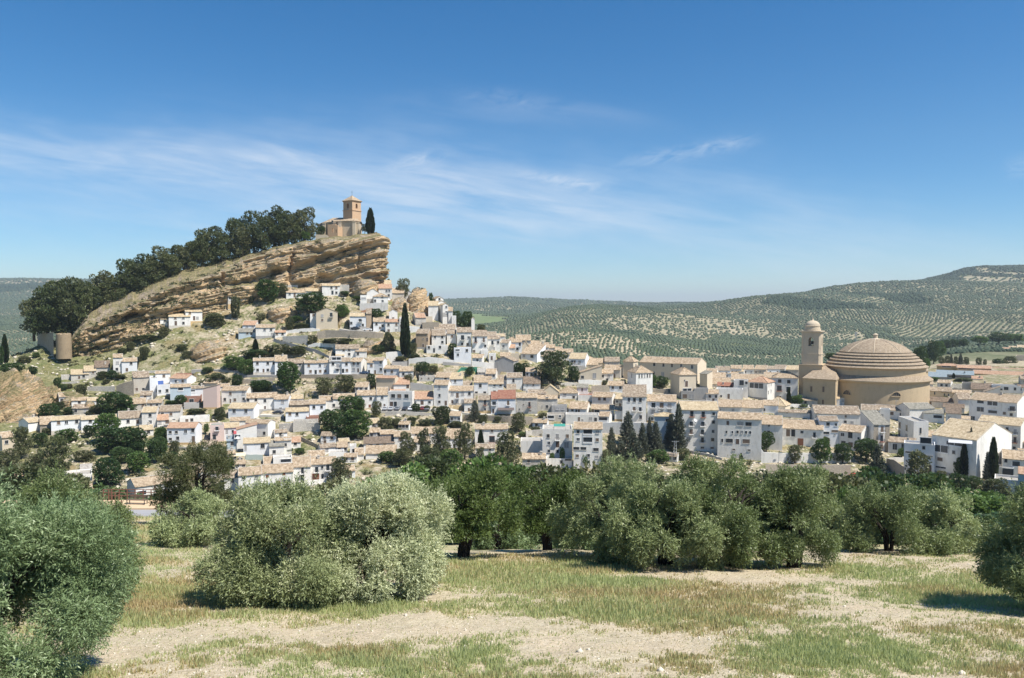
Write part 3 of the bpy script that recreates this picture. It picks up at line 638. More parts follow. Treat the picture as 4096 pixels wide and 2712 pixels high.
        z0, z1 = (h, h+rise) if typ == 'L' else (h+rise, h); n = 5; nb = max(3, int(b/1.3))
        grid_slab(r, [[(-w2-.2+(Wd+.4)*i/n, -.15+(b+.3)*j/nb, z0+(z1-z0)*i/n+.17+a*(rnd.random()-.5)) for j in range(nb+1)] for i in range(n+1)], .15)
    elif typ == 'H':
        e0, e1 = -w2-o, w2+o; hb = (b+2*o)/2; rl = max(0.05, (Wd+2*o)/2-hb) if Wd > b else .05; rb = .05 if Wd > b else hb-(Wd+2*o)/2
        zt = h+rise+.12; ze = h-.02
        vs = [(e0, -o, ze), (e1, -o, ze), (e1, b+o, ze), (e0, b+o, ze), (-rl, b/2-rb, zt), (rl, b/2-rb, zt), (rl, b/2+rb, zt), (-rl, b/2+rb, zt)]
        vs += [(x, y, ze-.14) for x, y, z in vs[:4]]
        r.add(vs, [(0, 1, 5, 4), (1, 2, 6, 5), (2, 3, 7, 6), (3, 0, 4, 7), (4, 5, 6, 7), (8, 9, 1, 0), (9, 10, 2, 1), (10, 11, 3, 2), (11, 8, 0, 3), (11, 10, 9, 8)])
        for p_, q_ in (((e0, -o, ze), vs[4]), ((e1, -o, ze), vs[5]), ((e1, b+o, ze), vs[6]), (vs[4], vs[5])):
            r.tube([(p_[0], p_[1], p_[2]+.03), (q_[0], q_[1], q_[2]+.03)], .11, 5)
    if typ == 'T':
        r.box(-w2+.22, w2-.22, .22, b-.22, h-.75, h-.66); rm = ROOFM['c' if roof in 'tbyod' else roof]; ro = r.build('roof_terrace', rm, root)
    else:
        ro = r.build('roof', ROOFM[roof], root)
        if typ == 'G' and roof != 'd' and rnd.random() < .8:
            q = MB(); q.tube([(-w2-.1, b/2, h+rise+.2-.04), (0, b/2, h+rise+.12), (w2+.1, b/2, h+rise+.2-.04)], .10, 5)
            for s in (-1, 1):
                if rnd.random() < .6: q.box(s*(w2+.02)-.09, s*(w2+.02)+.09, .0, b/2, 0, .02) if False else q.tube([(s*(w2+.06), -o+.05, h-o*tp+.17), (s*(w2+.06), b/2, h+rise+.19)], .07, 4)
            q.build('roof_ridge', WALLM['t'], ro)
        if chim or (chim is None and typ in 'GSH' and rnd.random() < .18):
            q = MB(); x = rnd.uniform(-.7, .7)*w2; y = b*rnd.uniform(.35, .6); zz = h+(rise*(1-abs(2*y/b-1)) if typ == 'G' else rise*(y/b if typ == 'S' else .5))
            q.box(x-.35, x+.35, y-.3, y+.3, zz-.4, zz+1.0); q.box(x-.45, x+.45, y-.4, y+.4, zz+1.0, zz+1.12); q.box(x-.25, x+.25, y-.2, y+.2, zz+1.12, zz+1.3)
            q.build('chimney', WALLM['t'], ro)
    # openings at their measured places on the front (x > xr: on the visible right side, x < xl: on the left)
    for tok in wins.split():
        kind = 'w'
        if tok[-1] in 'dbgors': kind = tok[-1]; tok = tok[:-1]
        v = [float(q) for q in tok.split(',')]
        s_ = CR[c][2]/4*k; ww = v[2]*s_ if len(v) > 2 else (1.0 if kind != 'g' else 2.6); hh = v[3]*s_ if len(v) > 3 else (1.2 if kind == 'w' else 2.1)
        if len(v) == 2 and kind == 'b': ww = 1.1
        z = (yb-v[1])*s_
        var = rnd.choice((0, 0, 0, 1, 2, 3)); nm, me = win_mesh(ww, hh, kind, var)
        if v[0] > xr+2 and side > 0: lx, ly, rr = w2, b*min(.95, (v[0]-xr)/side), math.pi/2; 
        elif v[0] < xl-2 and side < 0: lx, ly, rr = -w2, b*min(.95, (xl-v[0])/-side), -math.pi/2
        else: lx, ly, rr = ((v[0]-xl)/(xr-xl)-.5)*Wd, 0, 0
        q = (-.0, 0)
        link(nm, me, root, (lx, ly, z), rr)
    root['_dims'] = 0; del root['_dims']
    return root, Wd, b, h, rise
def part_box(root, name, mat, *dims):
    m = MB()
    for d in dims: m.box(*d)
    return m.build(name, mat, root)
def wall_strip(c, pts, mat, label, name='retaining_wall', cat='wall', th=.5, Y=None, cap=None, extra=2.5):
    OCC.append((px_(c, pts[0][0]), px_(c, pts[-1][0]), min(py_(c, p[1]) for p in pts), max(py_(c, p[2]) for p in pts)))
    """pts: (x, ytop, ybottom) along the wall; follows the ground"""
    Q = []
    for i_, (x, a, b_) in enumerate(pts):
        p = hit(px_(c, x), py_(c, b_)) if Y is None else at(px_(c, x), py_(c, b_), Y[i_] if isinstance(Y, (list, tuple)) else Y)
        Q.append((p, (py_(c, b_)-py_(c, a))*p[1]/800))
    ys = [q[0][1] for q in Q]
    if Y is None and len(ys) > 2:              # smooth the plan line
        ys = [ys[0]]+[(ys[i-1]+2*ys[i]+ys[i+1])/4 for i in range(1, len(ys)-1)]+[ys[-1]]
    V = []; n = len(Q); F = []
    for (p, h), y in zip(Q, ys):
        u = p[0]/p[1]; x = u*y; z = p[2]*y/p[1]
        for dy, zz in ((0, z-extra), (0, z+h), (th, z+h), (th, z-extra)): V.append((x+u*dy, y+dy, zz))
    # subdivide along for a slightly uneven top
    VV = []; segs = 6; rnd = random.Random(int(pts[0][0]*3+pts[0][1]))
    for i in range(n-1):
        for s in range(segs+(1 if i == n-2 else 0)):
            t = s/segs; j = rnd.uniform(-.09, .09)
            for q in range(4):
                a, b_ = V[i*4+q], V[(i+1)*4+q]; w = [a[e]+(b_[e]-a[e])*t for e in range(3)]
                if q in (1, 2): w[2] += j
                VV.append(tuple(w))
    m = len(VV)//4
    for i in range(m-1):
        for q in range(4): F.append((i*4+q, (i+1)*4+q, (i+1)*4+(q+1) % 4, i*4+(q+1) % 4)[::-1])
    F.append((0, 1, 2, 3)); F.append(((m-1)*4+3, (m-1)*4+2, (m-1)*4+1, (m-1)*4))
    cx, cy, cz = [sum(v[e] for v in VV)/len(VV) for e in range(3)]
    me = bpy.data.meshes.new(name); me.from_pydata([(v[0]-cx, v[1]-cy, v[2]-cz) for v in VV], [], F); me.materials.append(mat); me.update()
    o = link(name, me, None, (cx, cy, cz)); tag(o, label, cat); return o
STREETS = []
def street(c, pts, width, name, mat, lift=.12, kind='structure'):
    P = [hit(px_(c, x), py_(c, y)) for x, y in pts]; V = []; F = []; pl = []
    for i in range(len(P)-1):
        for s in range(8): pl.append(P[i]+(P[i+1]-P[i])*s/8)
    pl.append(P[-1]); k = len(pl)
    zs = np.array([float(H(p[0], p[1])) for p in pl]); zs = np.convolve(np.pad(zs, 4, mode='edge'), np.ones(9)/9, 'valid')
    for i, p in enumerate(pl):
        d = pl[min(i+1, k-1)]-pl[max(i-1, 0)]; d = d[:2]/(np.hypot(*d[:2])+1e-6); n = np.array((-d[1], d[0]))
        for q, dz in ((-1.0, -1.6), (-1.0, 0), (1.0, 0), (1.0, -1.6)): V.append((p[0]+n[0]*q*width/2, p[1]+n[1]*q*width/2, zs[i]+lift+dz))
        PADS.append((p[0], p[1], width/2+.3, width/2+.3, 0, zs[i]-.15))
    for i in range(k-1):
        for q in range(3): F.append((i*4+q, (i+1)*4+q, (i+1)*4+q+1, i*4+q+1))
    me = bpy.data.meshes.new(name); me.from_pydata([tuple(map(float, v)) for v in V], [], F); me.materials.append(mat); me.update()
    tag(link(name, me), None, None, None, kind); return pl, zs+lift
# ------------------------------------------------------------------ the houses, row by row (positions in the detail views above)
h = house
# under the cliff
h('Q', 1680, 1775, 1483, 1510, 1592, 'G', -20, 'y', 'w', '1725,1525 1760,1560d', 'small white annex with straw roof, lowest house on the bare rock slope', b=6)
h('Q', 1775, 1985, 1452, 1483, 1590, 'G', 0, 'y', 'w', '1838,1497 1916,1497 1916,1550 1842,1552d', 'long white house with straw roof against the bare rock slope', b=7)
h('Q', 1948, 2110, 1400, 1432, 1545, 'G', -25, 'y', 'w', '1990,1445 2030,1500d 2062,1498', 'taller white house with corner window rising behind the long straw-roofed one', b=7)
h('M', 65, 243, 1318, 1343, 1428, 'S', -40, 'b', 'w', '175,1360 143,1412 175,1412,18,28d 203,1412 95,1412', 'white house with partly open roof left of the grey-sided loggia house', b=7)
h('M', 300, 500, 1228, 1270, 1372, 'S', -65, 't', 'o', '345,1292,90,40o 445,1280 450,1335', 'small house with open loggia and dark stone side wall', b=8)
h('M', 455, 640, 1155, 1197, 1305, 'G', -22, 't', 'w', '505,1218 590,1218 580,1283', 'white house with long tan roof partly behind the leafy tree under the cliff')
h('M', 800, 1020, 1145, 1150, 1240, 'T', 0, 'c', 't', '', 'whitewashed cave dwelling front built into the overhang', b=5)
h('M', 905, 1102, 1200, 1228, 1283, 'G', 0, 't', 'w', '940,1245 990,1258d', 'low white house with tan roof right of the light green tree', b=6)
h('M', 1105, 1235, 1190, 1215, 1262, 'S', 0, 'y', 'w', '1190,1235', 'low white shed between the two cliff-foot houses', b=5)
h('M', 1280, 1462, 1138, 1160, 1262, 'G', 0, 'y', 'w', '1375,1180 1425,1180 1385,1232d 1425,1232', 'white house with paired windows directly below the cave', b=6)
h('M', 1465, 1560, 1142, 1148, 1240, 'T', 0, 'c', 't', '', 'blank white walled yard house beside the green pergola', b=6)
# terraces round the right end of the cliff
h('N', 480, 575, 455, 478, 560, 'S', 0, 'y', 'w', '', 'small topmost white house touching the cliff corner', b=6, Y=424)
h('N', 400, 585, 470, 535, 705, 'S', 0, 'o', 'w', '548,570 510,572 540,632', 'tall white house with steep orange-tan roof at the cliff corner', Y=414)
h('N', 245, 360, 490, 525, 580, 'S', 0, 'b', 'w', '', 'white house with patched brown roof against grey boulder', Y=413, b=6)
h('N', 235, 400, 540, 590, 705, 'F', 0, 'y', 'w', '', 'blank white gabled house below the cliff corner', Y=408, b=8)
h('N', 330, 530, 602, 648, 750, 'H', 0, 't', 'w', '352,707 455,712 450,652', 'white house with small hipped roof on the rampart', Y=402)
h('N', 145, 235, 622, 628, 700, 'T', 0, 'c', 'w', '190,675,70,22o', 'small white terrace with dark opening left of the hipped house', Y=403, b=5)
h('N', 590, 680, 518, 524, 640, 'T', 0, 'c', 'w', '', 'flat-roofed white block behind the small airy tree', Y=428, b=7)
h('N', 590, 755, 570, 600, 690, 'S', 0, 't', 'o', '', 'old plastered house with tan lean-to roof behind the shrub', Y=418, b=6)
h('N', 760, 860, 568, 592, 655, 'F', 0, 'y', 'w', '', 'white gable rising behind the rocky crag', Y=424, b=7)
h('N', 1195, 1302, 648, 680, 770, 'F', -55, 't', 'w', '1248,685', 'uppermost white gabled house on the ridge right of the crag', Y=416, b=9)
h('N', 1218, 1335, 705, 735, 800, 'F', -15, 'y', 'w', '', 'middle stepped white gable on the ridge', Y=408, b=7)
h('N', 1293, 1370, 745, 768, 890, 'F', -65, 'y', 'w', '1343,795 1343,868', 'lowest of the stepped gables, two square windows one above other', Y=401, b=8)
h('N', 1092, 1230, 755, 775, 855, 'S', 0, 'y', 'w', '', 'low blank white house tucked below the ridge gables', Y=403, b=6)
h('N', 1372, 1430, 825, 850, 915, 'S', 0, 't', 'w', '', 'tiny white lean-to right of the stepped gables', Y=401, b=5)
h('N', 1692, 1738, 935, 962, 1010, 'F', 0, 'y', 'w', '', 'small white gable at ridge end right of dark trees', Y=400, b=6)
h('N', 1420, 1480, 900, 915, 985, 'T', 0, 'c', 'w', '', 'white terrace block left of the two dark ridge trees', Y=398, b=5)
h('N', 915, 1060, 882, 945, 1055, 'G', -50, 'o', 't', '', 'ruined house with orange tiled patch below the crag')
h('N', 1060, 1150, 925, 930, 1020, 'T', 0, 'c', 'c', '', 'cream ruined yard wall house right of the orange patch roof', b=5)
h('N', 548, 662, 830, 862, 985, 'F', 0, 't', 'w', '602,958', 'narrow white house with curved gable under the grey crag')
h('N', 325, 497, 942, 1000, 1112, 'G', 0, 't', 'l', '370,1030 418,1088,20,35d 455,1055', 'white house with painted tree-like pipe and tan roof by the parked white car')
h('N', 495, 692, 965, 1005, 1142, 'G', 0, 'o', 'w', '538,1042 648,1042 540,1125 645,1120', 'white house with terracotta roof and four windows left of tall cypress')
h('N', 690, 748, 935, 942, 1140, 'T', 0, 'c', 'w', '725,988', 'narrow flat-topped white block touching the tall cypress', b=5)
h('N', 0, 225, 880, 925, 1098, 'G', 0, 'y', 'l', '20,1020 142,982,42,42b 178,1048 140,1080,30,40d', 'pale house with one balcony above the dark parked car')
h('N', 228, 300, 870, 890, 1090, 'S', 0, 'b', 'e', '', 'crumbling brown earth wall lean-to beside the pale balcony house', b=6)
h('N', 1010, 1240, 1005, 1012, 1110, 'T', 0, 'c', 's', '', 'roofless stone ruin with pale rubble walls above the brown roofs', b=7)
h('N', 920, 1085, 1105, 1165, 1382, 'G', 58, 'b', 'e', '1020,1240,15,15 1075,1250,25,50d 1020,1335,25,45d', 'crumbling earth-walled house with old brown roof')
h('N', 1175, 1472, 1032, 1108, 1172, 'G', 0, 'b', 'w', '', 'long mottled brown roof topmost of the ridge row')
h('N', 1140, 1332, 1108, 1190, 1322, 'G', 0, 'b', 'w', '1185,1215 1285,1215 1288,1285', 'white house with three small windows right of earth-walled ruin')
h('N', 1352, 1480, 1120, 1165, 1292, 'G', 0, 'b', 'w', '1423,1205', 'narrow white house with single window over a dark passage')
h('N', 1490, 1692, 1077, 1145, 1362, 'G', 0, 'b', 'w', '1570,1220,45,65b 1655,1220 1565,1310 1640,1315', 'tall white house with central balcony and vine terrace')
h('N', 1705, 1915, 1147, 1202, 1442, 'G', 0, 'b', 'w', '1752,1255,30,65b 1865,1255,30,65b 1730,1415 1885,1340', 'white house with two yellow balcony doors over a vine')
h('N', 1917, 2091, 1192, 1240, 1402, 'G', 0, 'b', 'w', '1985,1295,30,60b 2065,1290 2005,1375', 'white house with one tall window at right of twin balcony house')
h('N', 1700, 1908, 1118, 1148, 1205, 'G', 0, 'b', 'w', '', 'long low brown roof behind the twin balcony house')
h('N', 1912, 2040, 1118, 1180, 1215, 'G', 0, 'b', 'w', '', 'brown roof left half of the ridge end pair')
h('N', 2042, 2160, 1120, 1175, 1215, 'G', 0, 'b', 'w', '', 'brown roof right half of the ridge end pair')
h('N', 1390, 1490, 1085, 1092, 1150, 'T', 0, 'c', 'w', '', 'small white parapet block between brown roofs', b=5)
h('N', 1068, 1365, 1325, 1332, 1442, 'T', 0, 'c', 'w', '1100,1358 1255,1355 1172,1400,25,60d', 'white lower terrace block with dark door left of fig tree', b=5)
h('N', 1450, 1692, 1352, 1360, 1568, 'T', 0, 'c', 'l', '1630,1400 1505,1460 1500,1400,60,30o', 'tall pale blank-walled terrace block with parapet plants')
h('N', 1825, 1925, 1390, 1396, 1498, 'T', 0, 'c', 'w', '', 'small white pier terrace with shadow of vine', b=5)
# upper left street and houses round the gabled house
h('C', 65, 215, 250, 300, 378, 'G', 42, 'o', 'l', '115,328 182,328', 'pale house with red-brown roof and two windows on left terrace')
h('C', 225, 447, 292, 328, 450, 'G', 0, 't', 'w', '325,355 400,355 412,408', 'white block with tan roof right of the red-brown roofed house')
h('C', 450, 575, 370, 390, 444, 'G', 0, 'o', 'w', '472,405 538,408', 'small low white house with two square windows at terrace corner')
h('C', 20, 297, 363, 385, 442, 'S', 0, 'g', 'u', '120,402,22,22 165,405,25,35d', 'bluish lean-to porch below the red-brown roofed house', b=4)
h('C', 870, 945, 155, 162, 325, 'T', 0, 'c', 'w', '910,178', 'narrow white flat wing left of the big gabled house', b=7)
h('C', 945, 1195, 98, 150, 347, 'F', 0, 'y', 'c', '1015,190 1015,243 1120,180,30,50b', 'large pale gabled house with one balcony above the stone terrace wall', b=10)
h('C', 1175, 1450, 532, 585, 692, 'G', 0, 'b', 'w', '1270,595 1335,650 1335,595', 'white house with patchy brown roof above the street row')
h('C', 1413, 1545, 592, 618, 692, 'S', 0, 't', 'w', '1440,645', 'small white house joined right of the patchy brown roof')
h('C', 195, 450, 695, 728, 885, 'G', 0, 't', 'l', '243,757 362,760 430,760 245,838 312,850,20,50d 362,840', 'left end house of the long pale street row')
h('C', 450, 592, 660, 733, 882, 'G', 0, 't', 'l', '500,762 560,765 565,800', 'street row house with high tan roof behind round tree')
h('C', 592, 802, 702, 755, 882, 'G', 0, 'b', 'o', '645,770,30,30 748,775,30,30', 'shaded unpainted house in the street row with two large windows')
h('C', 805, 1097, 720, 750, 888, 'G', 0, 't', 'l', '855,782 985,785 1050,785 875,853 935,862,25,50d 988,852 1048,852', 'seven-opening pale house in the street row with dark door')
h('C', 1175, 1275, 635, 665, 720, 'S', 0, 'y', 'w', '', 'small white roof room above the glazed balcony house', b=6)
h('C', 1100, 1247, 672, 740, 886, 'S', 0, 'c', 'w', '1183,706,105,42o 1143,765 1200,790,35,50b 1195,838', 'street house with glazed roof gallery and white curtain')
h('C', 1247, 1350, 692, 740, 886, 'G', 0, 'b', 'l', '1303,770 1262,850,28,50d 1308,845', 'narrow street house between gallery house and gabled corner')
h('C', 1350, 1475, 692, 740, 882, 'G', 70, 't', 'w', '1390,762 1442,762 1390,830 1442,842,18,45d', 'corner street house with bright white side gable above blue car')
h('C', 1550, 1625, 725, 750, 902, 'S', 0, 't', 'l', '1600,785 1572,862,22,50d', 'lower left half of the bluish pair right of the blue car')
h('C', 1625, 1740, 692, 725, 902, 'G', 48, 't', 'l', '1712,750 1645,865,22,50d 1715,830', 'taller bluish house with peach side wall right of the blue car')
h('C', 1740, 1930, 782, 820, 905, 'G', 45, 't', 'l', '1765,858 1845,858', 'bluish house with peach side wall and two shutters')
h('C', 1845, 2030, 733, 738, 800, 'T', 0, 'g', 'g', '', 'flat grey concrete roofed building behind the peach-sided houses')
h('C', 1657, 1880, 905, 932, 1078, 'G', 45, 'o', 'c', '', 'plain beige block with sunken terracotta roof')
h('C', 1430, 1663, 1080, 1138, 1292, 'G', 0, 't', 'w', '1593,1180 1580,1270,25,35r', 'white house with russet door left of the parked car row')
h('C', 1665, 1800, 1030, 1135, 1310, 'G', 0, 't', 'w', '1730,1168 1707,1255 1757,1268,22,50d', 'white house with high sloping tan roof above first parked car')
h('C', 1145, 1430, 1118, 1180, 1300, 'G', 0, 't', 'w', '', 'long tan roofed house behind the big round tree')
h('C', 978, 1145, 1145, 1198, 1285, 'G', 0, 't', 'w', '', 'tan roofed house behind and left of big round tree top')
h('C', 865, 1055, 1187, 1240, 1395, 'G', 0, 't', 'l', '915,1280 1005,1280,28,32s 1015,1370', 'pale house with square window and blind, above red brick terrace')
h('C', 1055, 1170, 1215, 1225, 1330, 'T', 0, 'c', 'w', '1150,1260', 'white stair block between pale house and big tree', b=5)
h('C', 580, 850, 1285, 1332, 1442, 'G', 0, 'y', 'l', '630,1360 712,1365', 'house with straw-yellow roof and pale wall above coloured laundry')
h('C', 625, 880, 1202, 1252, 1292, 'G', 0, 'b', 's', '', 'stone house with dark brown roof behind straw-roofed one')
h('C', 442, 605, 1127, 1185, 1322, 'G', 42, 't', 'l', '540,1220 515,1305', 'pale house with single window above dark parked car')
h('C', 642, 785, 1127, 1180, 1225, 'G', 0, 'y', 'w', '692,1202', 'white house with straw roof and blue-green panel beside it')
h('C', 825, 985, 1388, 1395, 1462, 'T', 0, 'c', 'k', '', 'red brick terrace parapet block left of the big tree', b=5)
h('C', 670, 962, 1435, 1442, 1568, 'T', 0, 'c', 't', '', 'blank whitish retaining block under the brick terrace', b=5)
h('C', 117, 470, 1107, 1165, 1325, 'G', 0, 't', 'w', '225,1190 328,1205 328,1295,22,55d 135,1190', 'long white-grey house with thin dark cable line across front')
# left village
h('A', 165, 270, 210, 238, 430, 'G', 0, 't', 'w', '213,300,28,28 205,378', 'left half of white-blue stepped house under the rock slope', b=7)
h('A', 270, 437, 245, 285, 402, 'G', 0, 't', 'l', '372,308 325,385,25,40d', 'right half of the stepped house under the rock slope, with open doorway', b=7)
h('A', 410, 587, 405, 475, 662, 'S', -14, 'b', 'o', '518,620 445,618', 'tall grey-plastered house with sagging brown roof')
h('A', 600, 690, 405, 485, 672, 'T', 0, 'c', 'l', '685,642', 'blank light blue wall house with cable')
h('A', 690, 847, 500, 560, 685, 'T', 0, 'c', 'l', '800,635 720,640,30,35', 'white terrace house with blue shade awning')
h('A', 670, 835, 402, 428, 510, 'G', 0, 't', 'w', '763,460', 'house with tan roof and one window above the blue awning terrace')
h('A', 840, 1030, 442, 487, 560, 'G', 108, 'o', 'l', '910,525 985,520', 'house with bright orange roof and white right gable')
h('A', 912, 1092, 415, 436, 462, 'T', 0, 'c', 'k', '', 'low brick wall block behind the bright orange roof', b=5)
h('A', 850, 1080, 555, 590, 745, 'G', 0, 't', 'u', '965,620,60,40o', 'light blue house with loggia and tan roof below the orange roof')
h('A', 1080, 1238, 575, 606, 700, 'G', 0, 'b', 'l', '1110,640,60,30o', 'brown roofed house with dark porch above the red brick front')
h('A', 1020, 1195, 662, 700, 785, 'T', 35, 'c', 'k', '1095,757,50,40', 'unfinished red brick house with white window frame')
h('A', 1010, 1180, 780, 786, 852, 'T', 0, 'c', 'g', '', 'grey concrete block basement under the red brick house', b=4)
h('A', 1240, 1395, 570, 612, 855, 'L', 42, 'b', 'p', '', 'tall blank pinkish-white house with slanting brown roof')
h('A', 1240, 1400, 497, 545, 620, 'G', 90, 't', 'c', '', 'tan hipped house behind the tall blank pinkish one')
h('A', 1400, 1548, 555, 587, 640, 'G', 0, 't', 'w', '', 'small tan roof between pinkish house and wide white house')
h('A', 1460, 1748, 580, 630, 790, 'G', 70, 't', 'w', '1562,670 1498,740 1562,758,18,50d 1612,745 1710,662 1712,735', 'wide white house with wavy black cable above the steps')
h('A', 1540, 1830, 778, 845, 970, 'G', 88, 'y', 'l', '1608,880,35,45 1742,880,35,45', 'house with straw roof and two grilled windows, bright right gable')
h('A', 1560, 1790, 950, 992, 1060, 'G', 0, 't', 'w', '', 'tan roof peeking over the green-roofed terrace house')
h('A', 1745, 2000, 975, 1020, 1208, 'G', 91, 't', 'w', '1960,1140', 'big plain white house with single low window and bright gable')
h('A', 1478, 1660, 1015, 1076, 1222, 'G', 0, 'y', 'l', '1520,1120,24,40 1588,1125,24,36', 'pale house with straw roof left of the red awning')
h('A', 1640, 1872, 1045, 1100, 1352, 'L', 0, 'o', 'w', '1650,1180,70,45o', 'white house stepping down with terracotta roof and red awning')
h('A', 1722, 2030, 1215, 1258, 1405, 'S', 0, 'y', 'l', '1747,1312,20,60 1942,1300,45,50', 'wide bluish house with flat straw roof and big grilled window')
h('A', 1518, 1645, 1210, 1235, 1362, 'S', 0, 's', 'u', '1580,1268', 'grey-blue cube house below the red awning')
h('A', 1325, 1482, 1012, 1042, 1245, 'T', 0, 'v', 'p', '1400,1088,35,45b 1370,1190,35,60d', 'terrace house with green roof mat and pink lower wall')
h('A', 815, 1130, 1010, 1076, 1278, 'G', 80, 'o', 'l', '852,1128,30,30s 920,1128,30,30s 1022,1120 1102,1110 852,1212,32,30 933,1202 1107,1225,38,95d', 'isolated white house with red-orange roof and tall dark door')
h('A', 235, 500, 875, 960, 1058, 'G', 0, 'b', 'w', '443,1010,28,50d 340,1000', 'low white house with very mottled brown roof left of the straw-roofed tower-like house')
h('A', 510, 670, 825, 892, 1068, 'G', 44, 'y', 'w', '600,930 600,1012,36,40', 'straw-roofed white house with one window above the other')
h('A', 722, 955, 808, 878, 1005, 'G', 30, 'b', 'w', '755,915 848,915 880,990,30,30', 'white house with broad mottled roof right of straw-roofed house')
h('A', 690, 815, 950, 985, 1068, 'S', 0, 'o', 'w', '720,1010 800,1010,40,50b', 'small white porch extension with railing below the mottled roof', b=4)
h('A', 965, 1300, 940, 947, 1015, 'T', 0, 'c', 'w', '1045,990 1100,985', 'long low white ruin above the isolated orange-roofed house', b=5)
h('P', 350, 492, 205, 262, 367, 'G', -100, 'y', 'w', '465,270', 'white house with worn straw roof at far left under striped crag')
h('P', 490, 640, 250, 290, 380, 'S', 0, 't', 's', '', 'low stone shed between the crag house and the long white row', b=6)
h('P', 640, 1000, 185, 232, 388, 'G', 0, 'y', 'l', '718,265 800,265 908,265 972,265 960,360,22,50d', 'long white house with four evenly spaced upper windows')
h('P', 1000, 1442, 178, 222, 335, 'G', 0, 'y', 'l', '1097,245 1180,250', 'long straw-roofed house mostly behind the big green tree')
h('P', 40, 165, 372, 445, 655, 'G', -60, 't', 'c', '85,500', 'cream house at left edge behind the thin pine')
h('O', 862, 1050, 828, 888, 950, 'S', 0, 'y', 't', '948,925,22,35d 995,912', 'whitewashed cottage with blue door under the scree')
h('O', 1012, 1142, 785, 850, 925, 'S', 0, 'y', 't', '1110,865', 'whitewashed cottage with leaning tan roof under the scree')
h('O', 1142, 1305, 722, 806, 872, 'S', 0, 'd', 't', '', 'low hut with large dark brown roof against the rock')
h('O', 740, 860, 885, 900, 950, 'T', 0, 'c', 't', '', 'broken whitewashed wall ruin left of blue door cottage', b=4)
h('P', 785, 1085, 880, 895, 992, 'T', 0, 'c', 'w', '850,975,40,15', 'white roofless house with parapet in the bottom left trees', b=9)
h('P', 968, 1095, 785, 842, 898, 'S', 0, 'c', 'w', '1002,865,50,40o 1068,865,30,40o', 'little white kiosk with dark openings on a ruined terrace')
h('P', 855, 1088, 978, 1065, 1092, 'G', 0, 't', 'w', '', 'tiled roof in front of the roofless white house')
h('P', 1640, 2120, 895, 1002, 1152, 'G', -95, 't', 'w', '1855,1040,30,50 1715,1090,100,60o 1980,1050', 'long low white house with tall blank side wall near the bottom left')
h('P', 150, 285, 870, 945, 1040, 'G', 0, 'o', 'w', '215,985', 'small white house with terracotta roof showing above the left olive tree')
# lower street row in the left middle
h('B', 780, 930, 725, 808, 945, 'G', 0, 'b', 'w', '860,845', 'leftmost house of lower street row with brown roof')
h('B', 932, 1165, 695, 778, 968, 'G', 0, 't', 'w', '982,808,32,28 1110,808,32,28 957,918,24,62d 1010,900,45,30 1108,885,80,25', 'second house of lower street row with dark lintelled windows')
h('B', 1170, 1495, 665, 755, 938, 'G', 0, 't', 'w', '1232,790,32,28r 1400,777,32,28r 1240,892,92,62g 1345,875,42,62r 1428,858,70,40', 'wide house of lower street row with grey garage door')
h('B', 1492, 1680, 585, 695, 882, 'G', 0, 't', 'w', '1595,738,28,60b 1545,820,30,28 1595,822,32,80d', 'house of lower street row with yellow plinth and central balcony')
h('B', 1680, 1945, 590, 665, 832, 'G', 0, 't', 'w', '1745,722,34,60b 1802,702,22,30 1860,708,34,60b 1735,795,72,62r 1803,798,24,50d', 'right end house of lower street row with two balconies and russet garage')
h('B', 1655, 1828, 525, 586, 640, 'G', 0, 't', 'w', '1700,592,20,12 1750,592,20,12', 'roof storey behind the balconied right end house')
h('B', 1190, 1292, 590, 668, 700, 'G', 0, 't', 'w', '', 'small brown roof beside the flower terrace')
h('B', 1292, 1480, 590, 600, 700, 'T', 0, 'c', 'w', '1420,640,110,45o', 'white flower terrace with dark pergola above the garage house', b=6)
h('B', 1310, 1475, 385, 420, 565, 'G', 0, 't', 'w', '1415,470', 'white house with small tan roof above the vine pergola')
h('B', 1475, 1575, 390, 440, 510, 'S', 0, 'o', 'w', '1520,455', 'little white house with orange lean-to roof by the stone stairs')
h('B', 1250, 1402, 420, 482, 592, 'S', 0, 'g', 'w', '1300,540', 'white house with grey slate-like roof right of wide bluish house')
h('B', 1400, 1480, 395, 402, 560, 'T', 0, 'c', 'w', '', 'white stair tower block above the pergola', b=5)
h('B', 1870, 2030, 540, 548, 625, 'T', 0, 'c', 'w', '', 'blank white terrace wall block right of brown stony slope', b=6)
h('D', 60, 165, 1440, 1545, 1610, 'G', 0, 't', 'w', '', 'house with steep tiled roof left of the brown-roofed terrace house', b=8)
h('D', 0, 75, 1435, 1442, 1560, 'T', 0, 'c', 'w', '45,1500', 'white terrace tower with satellite dish left of brown-roofed house', b=5)
